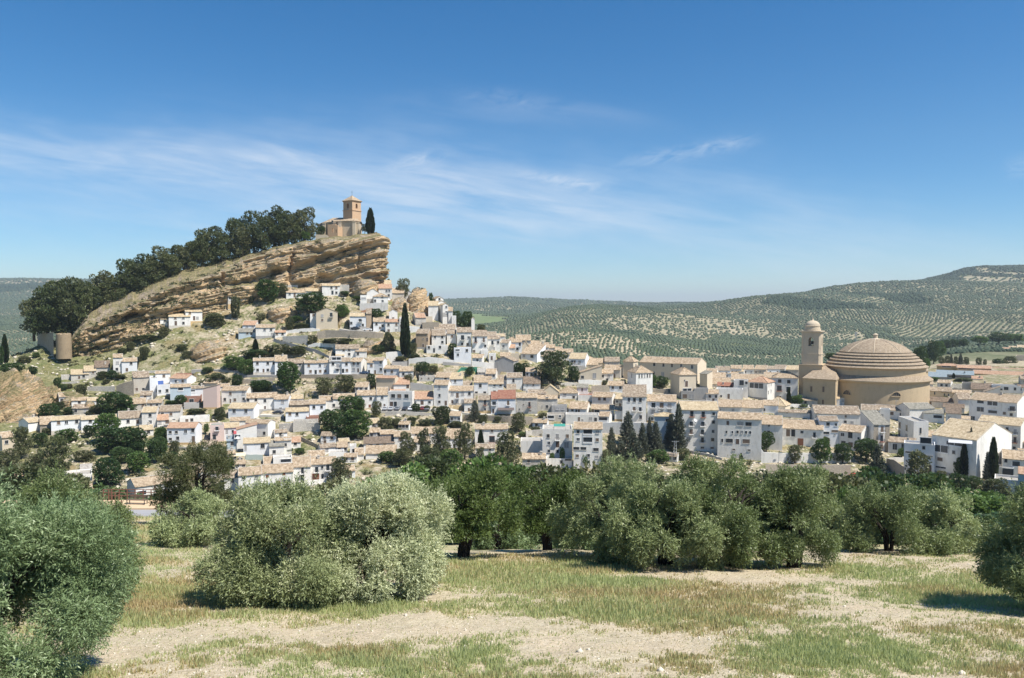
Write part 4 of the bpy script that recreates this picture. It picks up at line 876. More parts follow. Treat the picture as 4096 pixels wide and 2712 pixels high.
# centre rows
h('D', 455, 742, 786, 796, 1002, 'T', 30, 'c', 'w', '517,850,46,44 590,850,46,44 675,850,46,44 497,948,40,60d 543,948,36,60d 680,950,86,62g', 'two-storey white building with three hooded windows and garage')
h('D', 480, 662, 726, 790, 812, 'S', 0, 'o', 'w', '', 'pink-brown roof on the terrace of the three-window building', b=5)
h('D', 522, 712, 676, 710, 790, 'S', 0, 'o', 'w', '690,740,30,40d', 'white upper roof room with terracotta top', b=6)
h('D', 775, 992, 792, 886, 975, 'S', 0, 'o', 'w', '780,925,30,30 862,930,36,50d 950,925,30,30', 'low white house with smooth terracotta roof and brick plinth')
h('D', 1000, 1172, 655, 712, 962, 'G', 42, 't', 'w', '1067,745,22,36 1070,840,22,34 1068,918,26,30 1145,932,26,55d', 'tall narrow white house with three stacked windows')
h('D', 1182, 1475, 727, 785, 958, 'G', 0, 't', 'w', '1222,822 1283,842,32,65b 1348,822 1427,822 1223,930,22,65d 1282,915 1348,910', 'wide white house with five small openings and green door')
h('D', 1190, 1350, 610, 645, 725, 'S', 0, 'y', 'l', '1258,672,26,32', 'pale roof room with peach top and single dark window', b=6)
h('D', 1020, 1190, 565, 625, 700, 'G', 50, 't', 'w', '1140,648', 'white house with orange-tan roof above tall narrow house')
h('D', 1355, 1462, 670, 725, 770, 'S', 0, 'b', 'w', '', 'small brown roof right of the peach roof room')
h('D', 1480, 1650, 625, 685, 842, 'G', 0, 't', 'l', '1557,725,32,42 1510,812,32,34 1610,812,32,34', 'pale three-window house left of satellite-dish house')
h('D', 1480, 1690, 600, 640, 680, 'G', 0, 't', 'w', '', 'tan roof directly behind the pale three-window house')
h('D', 1652, 1835, 655, 705, 852, 'G', 0, 't', 'w', '1727,723,24,30 1800,720,24,28 1727,810,32,50', 'white house with tall blind window below and small tan roof')
h('D', 1872, 2060, 572, 626, 765, 'G', 0, 'b', 'w', '1953,665,26,40', 'white house with single framed window and brown roof at centre')
h('D', 1770, 1872, 602, 655, 715, 'G', 0, 'b', 'w', '', 'short brown roof left of the single framed window house')
h('D', 1872, 1982, 725, 775, 850, 'S', 0, 'b', 'w', '1915,812,28,34', 'sunken terrace room with striped cloth on top', b=5)
h('D', 1530, 1682, 840, 892, 1052, 'G', 0, 'b', 't', '1613,925,25,60b 1615,1020,22,52d', 'rough whitewashed house with balcony door left of red roof')
h('D', 1365, 1510, 880, 930, 1055, 'G', 0, 'b', 'w', '1420,1010,24,40d', 'low white house behind the blue conifer')
h('D', 1685, 1765, 855, 884, 1060, 'S', 0, 'r', 'l', '1722,935,44,44b 1712,1030,22,54d', 'narrow house with red roof and white balcony', b=6)
h('D', 1766, 1980, 846, 878, 1062, 'S', 0, 'r', 'l', '1890,930,26,55b', 'house with flat red roof, one balcony and brown canopy', b=7)
h('E', 492, 746, 808, 866, 1058, 'G', 0, 't', 't', '585,885,16,16 580,950,16,16 650,950,25,55b 530,1005,16,16 660,1038,28,42d', 'rough whitewashed house with tiny scattered windows and dark door')
h('E', 746, 985, 835, 880, 1025, 'G', 0, 't', 't', '860,882 800,972,14,20 860,975', 'rough whitewashed house right of the tiny-window house')
h('D', 1492, 1888, 1182, 1240, 1425, 'G', 0, 't', 'w', '1580,1265,30,30 1697,1265,26,26 1810,1265,26,26 1697,1368,66,80b 1580,1355,26,26 1810,1350,26,26', 'large two-storey white house with tan roof and central balcony above the pines', chim=True)
h('D', 1500, 1732, 1418, 1470, 1600, 'G', 0, 'b', 'w', '1672,1493,26,28', 'low annex with brown roof in front of the large white house')
h('D', 168, 535, 1332, 1412, 1500, 'G', -10, 'd', 'w', '250,1445,34,44 330,1445,34,44s 420,1445,34,44', 'brown-roofed terrace house with a pale roof panel')
h('D', 190, 560, 1486, 1530, 1600, 'S', 0, 't', 'w', '', 'lower tan skirt roof of the brown-roofed terrace house', b=5)
h('D', 527, 730, 1262, 1330, 1470, 'G', 0, 't', 'w', '600,1365,40,40', 'tan-roofed house left of the young pine')
h('D', 730, 1082, 1212, 1292, 1420, 'G', 0, 't', 'w', '790,1310,24,20 900,1310,24,20', 'long white house with clean terracotta-tan roof and grey chimney box')
h('D', 1090, 1450, 1228, 1352, 1470, 'G', 0, 't', 'l', '', 'broad tan roof house behind the row of pines')
h('D', 762, 952, 1332, 1396, 1510, 'G', 0, 't', 'w', '', 'tiled roof glimpsed between the two pines')
h('E', 235, 460, 382, 432, 560, 'F', 60, 'b', 'g', '', 'unrendered beige and brick gabled building', b=9)
h('E', 470, 545, 500, 512, 560, 'T', 0, 'c', 'k', '', 'low brick annex right of the unrendered gabled building', b=5)
h('E', 30, 130, 548, 566, 602, 'S', 0, 'c', 'w', '58,578,14,16', 'tiny white hut under green netting', b=4)
h('D', 825, 1015, 592, 612, 672, 'T', 0, 'c', 't', '855,640,14,18 940,640,20,20', 'half ruined pale hut on the scrub slope', b=5)
h('E', 302, 402, 175, 212, 322, 'G', 38, 'b', 'w', '340,255 335,310,14,14', 'white house with brown roof and bright right gable')
h('E', 430, 560, 165, 205, 315, 'S', 0, 't', 'l', '535,232,22,40b 505,285', 'pale house with satellite dish and small balcony below skyline')
h('E', 365, 520, 115, 162, 225, 'H', 0, 't', 'w', '', 'white house with hipped pinkish-tan roof on the skyline')
h('E', 480, 570, 110, 140, 200, 'F', 0, 'y', 'w', '', 'white gable on skyline at left of white orchard rows', b=7)
h('E', 400, 480, 245, 275, 330, 'S', 0, 'o', 'w', '', 'small ochre-roofed shed below the bright right gable', b=4)
h('E', 250, 362, 70, 107, 170, 'G', 0, 'b', 'w', '', 'small brown roof at the end of the ridge row')
h('E', 172, 350, 40, 68, 120, 'G', 0, 'y', 'w', '', 'topmost pale roof on the ridge row skyline')
h('E', 545, 742, 205, 345, 420, 'S', 108, 't', 'l', '585,370,26,30 680,375,36,32s', 'broad old tiled roof house left of the big pine')
h('E', 562, 645, 190, 260, 340, 'F', 0, 'y', 'c', '', 'cream gabled house behind the broad tiled roof', b=7)
h('E', 640, 800, 195, 225, 300, 'G', 0, 'y', 'w', '', 'pale roof behind the broad old tiled roof')
h('E', 752, 932, 285, 372, 440, 'G', 0, 'b', 'w', '', 'brown roof just left above the big pine')
h('E', 300, 420, 330, 372, 440, 'S', 0, 't', 'o', '', 'shabby tan roof left above the unrendered building')
h('E', 425, 530, 335, 342, 430, 'T', 0, 'c', 'c', '', 'cream parapet wall block above the brick gable', b=5)
h('E', 165, 250, 335, 342, 450, 'T', 0, 'c', 'w', '200,395,24,50d', 'white doorway block behind the small pier terrace', b=5)
h('E', 1130, 1188, 245, 252, 320, 'T', 0, 'c', 'k', '', 'small brown roof turret with white side', b=4)
h('E', 1070, 1340, 318, 325, 372, 'T', 0, 'c', 'w', '', 'flat grey terrace in front of the hipped skyline house', b=6)
h('E', 1175, 1380, 250, 322, 366, 'H', 85, 't', 'w', '1420,345', 'white house with large hipped roof right of the turret')
h('E', 1122, 1318, 332, 402, 492, 'G', 48, 'y', 'l', '1160,438,22,26 1190,438,22,26 1250,442,26,26 1210,470,60,14b', 'house with straw-orange roof, three windows and peach gable')
h('E', 1130, 1322, 485, 492, 545, 'T', 0, 'c', 't', '', 'pale pierced garden wall block right of the big pine', b=5)
h('E', 1328, 1470, 425, 476, 520, 'S', 0, 't', 'c', '', 'low tan roof in the corner left of the cream apse')
h('E', 1352, 1580, 365, 420, 480, 'G', 0, 't', 'c', '', 'tan roof joining the cream apse on its left')
h('E', 1770, 1890, 370, 436, 645, 'H', 58, 't', 'c', '1920,490,20,45', 'cream wing with hipped roof right of the apse')
h('E', 1240, 1515, 490, 578, 702, 'L', 0, 't', 'c', '1285,625,32,34 1428,608,36,62', 'old cream building with sloping roof and one tall window')
h('F', 305, 450, 478, 560, 790, 'H', 198, 't', 'w', '378,605,26,56 488,600,14,46 520,600,14,46 552,600,14,46 585,598,14,44 615,596,14,44', 'grey-shaded block with row of clerestory windows on lit side')
h('F', 468, 1150, 350, 455, 645, 'G', 116, 't', 'c', '648,475,26,42 758,478,26,42s 858,480,26,42 965,482,26,42 1090,488,30,46 750,592,34,50 640,590,30,50', 'long former convent with broad tiled roof and six upper windows', chim=False, b=19)
h('F', 522, 700, 302, 350, 400, 'H', 0, 't', 'c', '', 'small hipped turret roof at left behind the long convent')
h('F', 1098, 1268, 320, 364, 450, 'H', 0, 't', 'c', '', 'small hipped turret roof at right end of long convent')
h('F', 1268, 1392, 450, 530, 580, 'G', 26, 't', 'w', '', 'low tan-roofed house right of the convent gable')
h('F', 818, 968, 498, 582, 830, 'H', 196, 't', 'c', '1052,690,34,70d 1030,650,16,20 1060,765,110,40o', 'cream tower block with dark stained left wall and inner balconies')
h('F', 968, 1128, 782, 790, 890, 'T', 0, 'c', 'g', '1015,852,50,50 1090,855,60,55', 'grey concrete balcony block with two dark bays')
h('F', 1128, 1290, 752, 760, 905, 'T', 0, 'c', 'g', '', 'bare grey concrete corner block with parapet')
h('F', 1192, 1278, 545, 585, 755, 'S', 62, 'g', 'c', '', 'cream house with peach gable behind concrete corner')
h('F', 1380, 1650, 520, 565, 620, 'G', 0, 't', 'l', '1515,600,18,24', 'pale house with level tan roof right of convent')
h('F', 1312, 1502, 566, 628, 705, 'G', 0, 't', 'c', '1370,655,40,34', 'tan-roofed house with white framed terrace opening')
h('F', 1322, 1560, 620, 705, 760, 'G', 0, 't', 'w', '', 'sprawling tan roof left of the red-roofed terrace')
h('F', 1572, 1965, 555, 655, 720, 'G', 0, 't', 'w', '', 'very long tan roof left of the glazed gallery house')
h('F', 1960, 2130, 545, 628, 720, 'G', 0, 't', 'w', '', 'tan roof behind and right of glazed gallery house')
h('F', 1405, 1600, 700, 728, 800, 'S', 0, 'r', 'w', '1515,752,140,42o', 'dark loggia terrace with small red roof')
h('F', 1395, 1700, 756, 764, 888, 'T', 0, 'c', 'w', '1450,852,20,26 1537,852,26,60d', 'white lower storey block with outdoor stair')
h('F', 1600, 1765, 655, 662, 862, 'T', 0, 'c', 'w', '1690,690,50,60s 1745,690', 'white sunlit courtyard block left of the glazed gallery house', b=7)
h('F', 1770, 1992, 612, 682, 885, 'H', 86, 'o', 'w', '1868,730,172,72o 2010,705,14,50 2035,700,14,50 2005,800,14,40 2035,790,14,40', 'white corner house with glazed gallery and hipped roof')
h('G', 235, 490, 740, 812, 1055, 'H', 0, 't', 'w', '310,848,32,36 400,852,32,36 308,925,45,54b 398,935,42,60b 305,1025,46,40d 395,1015,30,50', 'white mansion with carved stone doorway left of the church tower')
h('F', 268, 552, 797, 855, 1168, 'S', 0, 'b', 'w', '345,895,30,48 410,895,30,48 480,895,30,48 408,1000,30,50b 480,1005,30,50b 485,1100,30,45 370,1095,30,40', 'recessed white apartment block with green pelmet and balconies', b=10)
h('F', 566, 908, 828, 912, 1168, 'G', 0, 't', 'l', '638,960,44,62b 735,960,44,62b 828,960,44,62b 638,1045,44,58b 735,1042,44,58b 828,1040,44,58b 625,1125,30,40', 'white apartment house with two long rows of red-trimmed balconies')
h('F', 650, 872, 1040, 1087, 1405, 'H', 0, 'y', 'u', '800,1132,36,34 790,1335,42,32', 'blue house with straw hipped roof behind the conifers')
h('F', 906, 1300, 905, 960, 1010, 'G', 0, 't', 'w', '', 'tan roofs stretching behind the big five-storey block')
h('F', 960, 1410, 937, 1008, 1505, 'G', -40, 'y', 'w', '1095,1060,36,64b 1228,1065,36,64b 1350,1055,30,36s 1090,1178,40,54b 1225,1178,40,54b 1348,1152,32,36 1090,1275,36,62b 1222,1278,36,62b 1345,1265,32,36 1060,1362,36,36 1222,1370,34,60b 1340,1365,34,36s 1222,1464,38,20 1335,1464,38,20', 'five-storey white apartment block with balconies beside the tall dark conifer', b=12)
h('K', 512, 1020, 290, 372, 852, 'G', 0, 't', 'w', '773,430,70,46s 870,430,70,46s 617,535,16,32 685,535,16,30 745,530,24,36 795,530,24,36 843,530,24,36 890,530,24,36 568,640,20,42 650,640,78,50s 845,638,78,50s 745,645,38,62d 703,743,32,16 880,743,32,16 630,425,30,50d', 'large white house with row of four small square windows')
h('K', 515, 792, 140, 232, 290, 'G', 0, 't', 'w', '535,270,26,28 692,270,26,28', 'white house with two small windows behind the large square-windowed house')
h('K', 722, 1050, 140, 240, 290, 'G', 0, 't', 'w', '770,270', 'patched tan roof with raised seam, centre right')
h('K', 1055, 1230, 150, 212, 305, 'G', 0, 't', 'l', '1065,270', 'pale blue-white house with chimney left of the loggia house')
h('K', 1092, 1310, 110, 212, 275, 'H', 60, 'y', 'c', '', 'loggia house with straw hipped roof below the white mansion')
h('K', 1025, 1275, 306, 438, 745, 'G', 0, 't', 'w', '1120,455,16,18 1118,545,32,60', 'white house with long tan roof and few windows')
h('K', 1275, 1755, 345, 492, 695, 'G', 0, 't', 'w', '1357,548,44,85s 1415,548,44,85s 1515,530,34,34s 1655,560,28,66b 1500,650,66,84r', 'white house with pair of arched doors and russet garage door')
h('K', 1240, 1605, 268, 296, 360, 'G', 0, 'b', 'w', '1342,302,16,16', 'long narrow white upper storey above the tan roof')
h('G', 690, 1140, 1098, 1190, 1315, 'G', -55, 'b', 'w', '993,1215,18,24 990,1272,26,30 1055,1280,26,30', 'white house with big brown-tan roof in front of the round church')
h('G', 728, 915, 1210, 1262, 1535, 'G', -40, 'b', 'l', '812,1297,30,34 890,1300,26,28 795,1390,62,26 880,1370,64,22 880,1408,14,12', 'narrow three-storey pale house with brown roof')
h('G', 925, 1150, 1297, 1372, 1565, 'G', 88, 't', 'w', '970,1412,34,36 1045,1410,42,60s 980,1500,44,40 1050,1510,42,50 1187,1422,10,10 1125,1435,20,24', 'white house with tan roof half in shadow')
h('G', 1165, 1312, 1090, 1150, 1300, 'G', 0, 'b', 'w', '1243,1208,28,46', 'white house with single tall window left of the white cube')
h('G', 1360, 1457, 1132, 1140, 1305, 'T', 0, 'c', 'w', '1380,1222,26,52', 'flat-topped white bay with tall window')
h('G', 1312, 1617, 1098, 1152, 1240, 'G', 0, 'b', 'w', '1480,1185,30,30 1565,1200,18,50d', 'white house with brown roof and small terrace behind the white bay')
sc_ = h('G', 1295, 1450, 1265, 1300, 1575, 'S', -135, 'g', 'w', '1378,1350,30,60b 1375,1450,30,60b 1375,1535,30,40', 'narrow stone-clad house with stacked white balconies', b=10)
q = MB(); w_, t_ = sc_[1], sc_[3]
for a, e in ((-w_/2, -w_*.2), (w_*.2, w_/2)): q.box(a+.02, e-.02, -.04, .02, -2, t_-.3)
q.build('stone_cladding', WALLM['s'], sc_[0])
h('G', 1522, 1730, 1228, 1238, 1475, 'T', 138, 'c', 'w', '1543,1330,52,66 1640,1335,52,66 1540,1417,50,58 1638,1420,50,44 1795,1335,18,62', 'modern white cube house with large square windows')
h('G', 1455, 1720, 1460, 1490, 1610, 'S', 0, 'b', 'w', '1520,1540,42,62s 1600,1530,36,56s', 'low white wing with narrow tile skirt below the white cube')
h('I', 512, 820, 1085, 1165, 1345, 'G', -175, 'g', 'w', '', 'large greyish barn-like house with mossy grey roof')
h('I', 700, 960, 1190, 1230, 1360, 'S', 0, 'g', 'w', '880,1280,110,50o', 'lower mossy roof with wooden balcony')
h('I', 733, 1185, 1005, 1068, 1155, 'G', 0, 'd', 'w', '800,1100', 'white house with smooth dark brown roof right of the round church')
h('I', 1010, 1200, 1150, 1232, 1405, 'G', 0, 'd', 'w', '1060,1300', 'white house with small dark roof in shade, centre of right block')
h('I', 975, 1240, 1095, 1150, 1230, 'G', 0, 'd', 'w', '', 'dark roof between two white gables at right')
h('I', 1185, 1350, 940, 1035, 1190, 'G', -80, 'b', 'w', '', 'white gable with grey-tan roof rising in right block')
h('I', 1360, 1935, 940, 1058, 1370, 'G', 150, 't', 'w', '1500,1090,92,52o 1645,1095,132,72o 1500,1190,92,62s 1650,1215,120,52o 1880,1140,62,62b 1410,1325,52,56 1870,1225,34,40 1790,1215,34,34', 'large white block with stacked dark terraces at far right')
h('J', 1560, 2005, 187, 285, 595, 'G', 85, 'y', 'w', '1697,330,30,62b 1780,345,30,62b 1868,345,30,62b 1950,360,30,62b 1950,458,30,62b 1870,440,26,40 1945,562,30,50', 'white house with row of four iron balconies and straw roof')
h('J', 1010, 1480, 312, 440, 905, 'G', 390, 'y', 'w', '1105,605,180,95o 1245,620,32,42 1100,730,64,42 1110,828,120,18 1265,752,44,40 1330,620,30,50 1250,520,190,60o', 'big white house with straw roof and huge blank sunlit gable', b=24)
h('J', 668, 1000, 510, 520, 925, 'T', 0, 'c', 'l', '880,562,28,40 740,628,110,18 925,660,104,18 950,812,34,92d 700,735,16,22 900,480,120,80o', 'white lower wing with strip windows left of big sunlit gable')
h('J', 815, 1010, 370, 425, 520, 'S', 0, 't', 'w', '880,470,120,60o', 'dark covered terrace with tan roof left of the big straw roof')
h('J', 1580, 1850, 580, 672, 810, 'G', 0, 'y', 'w', '', 'white house with straw roof right of the narrow cypress')
h('J', 1850, 2110, 590, 705, 955, 'G', -20, 't', 'w', '1885,730,30,44 1990,765,84,72o', 'house with tan roof at the right edge below balconied house')
h('J', 1755, 2022, 940, 950, 1140, 'T', 0, 'c', 'w', '', 'blank white garden block with railing at lower right', b=8)
h('J', 2025, 2120, 790, 882, 1155, 'S', 0, 'o', 'u', '2060,1000 2060,1060', 'light blue house at right edge with pink roof')
h('J', 1755, 1950, 790, 800, 950, 'T', 0, 'c', 'w', '1890,860,120,90o', 'shaded courtyard terrace block with dark pergola at right')
h('I', 1370, 1625, 800, 895, 940, 'G', 0, 'd', 'c', '', 'house with flat brown roof and solar heater')
h('I', 1235, 1375, 800, 808, 920, 'T', 0, 'c', 'o', '', 'blank beige party wall left of the flat brown roof', b=7)
h('I', 1665, 2012, 835, 842, 950, 'T', 0, 'c', 'w', '1840,885,52,44 1945,885,26,40 1770,900,50,20', 'white flat-roofed house with red shutter at right')
h('I', 2012, 2200, 830, 870, 950, 'G', 0, 'd', 'w', '2050,900', 'dark roofed house at right edge beyond the white flat roof')
h('I', 1540, 1740, 860, 945, 975, 'L', 0, 'b', 'w', '', 'white lean gable in shade between right-hand roofs', b=8)
h('I', 730, 1062, 862, 920, 1005, 'G', 0, 'b', 'c', '780,955,14,40 850,955,14,40', 'beige house with tan roof just right of the round church')
h('I', 962, 1330, 900, 945, 1005, 'G', 0, 't', 'c', '1000,980,14,34 1050,980,14,34', 'beige house with tan roof and narrow windows behind dark roof')
h('I', 1080, 1240, 868, 885, 905, 'S', 0, 'g', 'g', '', 'low grey shed roof behind the beige houses', b=5)
# far right edge of town
h('I', 890, 1180, 535, 568, 722, 'H', 0, 'o', 'y', '1010,580,110,16 970,640', 'ochre school wing with hipped salmon roof', Y=520)
h('I', 1180, 1600, 560, 602, 722, 'G', 0, 'o', 'y', '1300,612,200,18 1300,670,180,16', 'ochre school building with long strip windows', Y=510)
h('I', 1435, 2200, 640, 692, 790, 'G', 0, 'o', 'y', ' '.join('%d,712,16,22s' % x for x in range(1470, 2091, 42))+' '+' '.join('%d,765,16,20s' % x for x in range(1820, 2091, 46)), 'longest ochre school block with many small windows', Y=490)
h('I', 1610, 2200, 598, 632, 700, 'G', 0, 'o', 'y', '', 'rear ochre school wing with salmon roof', Y=545)
h('I', 895, 1358, 632, 690, 752, 'S', 0, 's', 'g', '1200,720,300,14s', 'sports hall shed with large blue-grey sheet roof', Y=470)
h('I', 770, 1000, 655, 722, 768, 'S', 0, 's', 'g', '', 'lower blue-grey sheet roof beside the sports hall', Y=462)
h('I', 1370, 1505, 722, 750, 785, 'S', 0, 'o', 'w', '', 'little white hut with pink roof by the school', Y=455)
h('I', 1990, 2150, 400, 432, 605, 'T', 0, 'c', 'c', '2050,500 2050,560', 'tall cream block standing at far right edge', Y=600)
h('I', 1375, 1520, 348, 380, 420, 'H', 0, 'r', 'k', '1440,400', 'far red-walled house with flat red roof', Y=740)
h('I', 1620, 1750, 335, 362, 415, 'G', 0, 'o', 'l', '1680,388', 'far house with bright blue ground floor', Y=730)
h('I', 1785, 1890, 312, 340, 402, 'G', 0, 'o', 'y', '1820,365 1860,365', 'far yellow house with orange roof, left of pair', Y=720)
h('I', 1885, 1985, 292, 322, 400, 'G', 0, 'y', 'c', '1930,350 1930,380', 'far cream house with pale roof, right of the yellow one', Y=735)
h('I', 2005, 2140, 272, 320, 395, 'G', 0, 'y', 'w', '2060,350', 'far white house on right frame edge', Y=730)
# right of centre, front
h('L', 472, 808, 275, 320, 682, 'T', 0, 'c', 'w', '537,400,30,38 640,410,34,68b 752,400,30,38 545,480,30,36 643,495,38,62d 742,500,46,62 545,570,28,32 643,572,28,32', 'grey-white three-storey block with parapet terrace and green awning', b=10)
h('L', 820, 1142, 240, 318, 765, 'G', 0, 't', 'w', '870,352,30,34s 978,352,104,64o 1087,352,30,34s 872,438,30,34 978,445,106,64o 1085,440,30,34 850,540,66,32 930,540,62,32 1070,550,60,34 862,625,30,32 988,618,28,30 1078,635,30,30', 'four-storey white house with central glazed gallery')
h('E', 1118, 1335, 915, 1000, 1070, 'G', 50, 't', 'w', '1163,1020,26,24 1210,1030,22,44s 1240,1032,26,48d', 'upper white house with mottled tan roof and terrace')
h('E', 1392, 1660, 950, 1006, 1072, 'G', 0, 't', 'w', '1410,1030,30,48 1455,1032,62,50s', 'white house with tan roof and brown shutters on same terrace')
h('E', 1082, 1480, 1062, 1070, 1185, 'T', 0, 'c', 'w', '1242,1125,28,48d 1380,1120,30,36 1440,1128,30,46', 'white lower storey under the two tan-roofed terrace houses')
h('E', 1478, 1602, 1035, 1090, 1285, 'G', 35, 't', 'w', '1530,1125,100,46o 1550,1215,26,26', 'white corner house with tan roof and wide window band')
h('E', 1668, 1808, 975, 1022, 1150, 'G', 0, 't', 'w', '', 'white house with short tan roof below cream house')
h('E', 1397, 1635, 800, 860, 970, 'G', 48, 't', 'w', '1485,885,32,34s 1548,885,32,34s', 'shaded house with two blinds and peach right gable')
h('E', 1230, 1485, 800, 838, 910, 'T', 0, 'r', 'w', '', 'flat house with red-brown parapet and glaring white side')
h('E', 1012, 1222, 728, 812, 882, 'H', 0, 't', 'w', '1072,830,30,32 1180,862', 'white house with collapsing hipped tan roof')
h('E', 1215, 1352, 735, 750, 812, 'S', 0, 'g', 'w', '1280,775,16,40d', 'small white roof house with grey sheet')
h('E', 577, 782, 612, 702, 795, 'G', 0, 'd', 'w', '625,720,18,20 697,720,18,20 590,780,26,30', 'white house with fallen dark roof left below the big pine')
h('E', 800, 1002, 720, 800, 860, 'F', 0, 'y', 'c', '', 'cream gabled ruin with broken wooden roof')
h('E', 628, 850, 772, 822, 870, 'G', 0, 'b', 'w', '760,840 810,835', 'brown roof stepping behind the tiny-window house')
h('E', 915, 1100, 945, 962, 1070, 'T', 0, 'c', 'g', '985,1000,34,28 1050,1000,30,26', 'grey concrete house with flat grey roof')
h('E', 862, 1085, 1062, 1070, 1150, 'T', 0, 'c', 'o', '905,1105,80,44o 1015,1090,24,24', 'cluttered grey terrace shed below the concrete house')
h('L', 248, 512, 590, 655, 790, 'G', 0, 't', 'o', '318,685,32,32', 'shed with streaked grey wall and tan roof')
h('L', 515, 808, 640, 652, 755, 'T', 0, 'c', 'w', '762,665,72,16 685,690,26,36d', 'white ground floor annex in front of grey-white block', b=6)
h('L', 692, 808, 540, 552, 660, 'S', 0, 'y', 'w', '758,588,28,32', 'small white projecting kitchen with straw roof')
h('L', 230, 475, 448, 456, 595, 'T', 0, 'c', 'w', '', 'plain white walled yard left of the grey-white block', b=8)
h('L', 1060, 1222, 775, 860, 910, 'G', 0, 't', 'w', '', 'tan roof showing just above the olive crowns')
h('L', 1382, 1535, 705, 800, 860, 'F', 0, 'y', 'c', '', 'cream gabled roof end among conifers')
h('K', 1300, 1380, 560, 575, 660, 'T', 0, 'c', 'w', '', 'white stair landing block beside the arched doors', b=4)

def infill(boxes, step=2.0):
    CR['R'] = (0, 0, 4.0); rnd = random.Random(4); names = set(); k = 0
    for (x0, y0, x1, y1) in boxes:
        y = y1
        while y > y0:
            x = x0+rnd.uniform(0, 4)
            while x < x1:
                w = rnd.uniform(9, 17); wall_h = rnd.uniform(5.5, 9.5); rh = rnd.uniform(3.0, 5.5)
                a, b_, t, bt = x, x+w, y-wall_h-rh, y
                hitbox = False; cov = 0
                for (p, q, r, s_) in OCC:
                    ix = min(b_, q)-max(a, p); iy = min(bt, s_)-max(t, r)
                    if ix > 0 and iy > 0: cov += ix*iy
                if cov < .42*w*(bt-t):
                    n = sorted(((hx-(a+b_)/2)**2+((hy-(t+bt)/2)*1.4)**2, hx, hy, hl) for hx, hy, hl in HL if len(hl.split()) <= 9 and 'infill' not in hl)
                    for dd, hx, hy, hl in n[:12]:
                        dx, dy = (a+b_)/2-hx, (t+bt)/2-hy
                        rel = ('right of' if dx > 0 else 'left of') if abs(dx) > abs(dy)*1.2 else ('below' if dy > 0 else 'above')
                        lb = '%s just %s the %s' % (rnd.choice(('small white house', 'plain white house', 'modest tiled house')), rel, hl)
                        if (rel, hl) not in names and len(lb.split()) <= 16: break
                    else: x += 4; continue
                    names.add((rel, hl)); lb0 = lb; nw = rnd.choice((1, 2, 2, 3)); ws = ' '.join('%.1f,%.1f' % (a+w*(i+.5+rnd.uniform(-.15, .15))/nw, bt-wall_h*.66) for i in range(nw))
                    if wall_h > 7: ws += ' %.1f,%.1fd' % (a+w*rnd.uniform(.2, .8), bt-2.6*.45)
                    h('R', a, b_, t, t+rh, bt, rnd.choice('GGGGSG'), rnd.choice((0, 0, 2, 3, -2)), rnd.choice('ttttbby'), rnd.choice('wwwwwtlo'), ws, lb)
                    HL.pop(); k += 1; x = b_+rnd.uniform(-1, 2)
                else: x += step
            y -= 5
    print('INFILL', k)
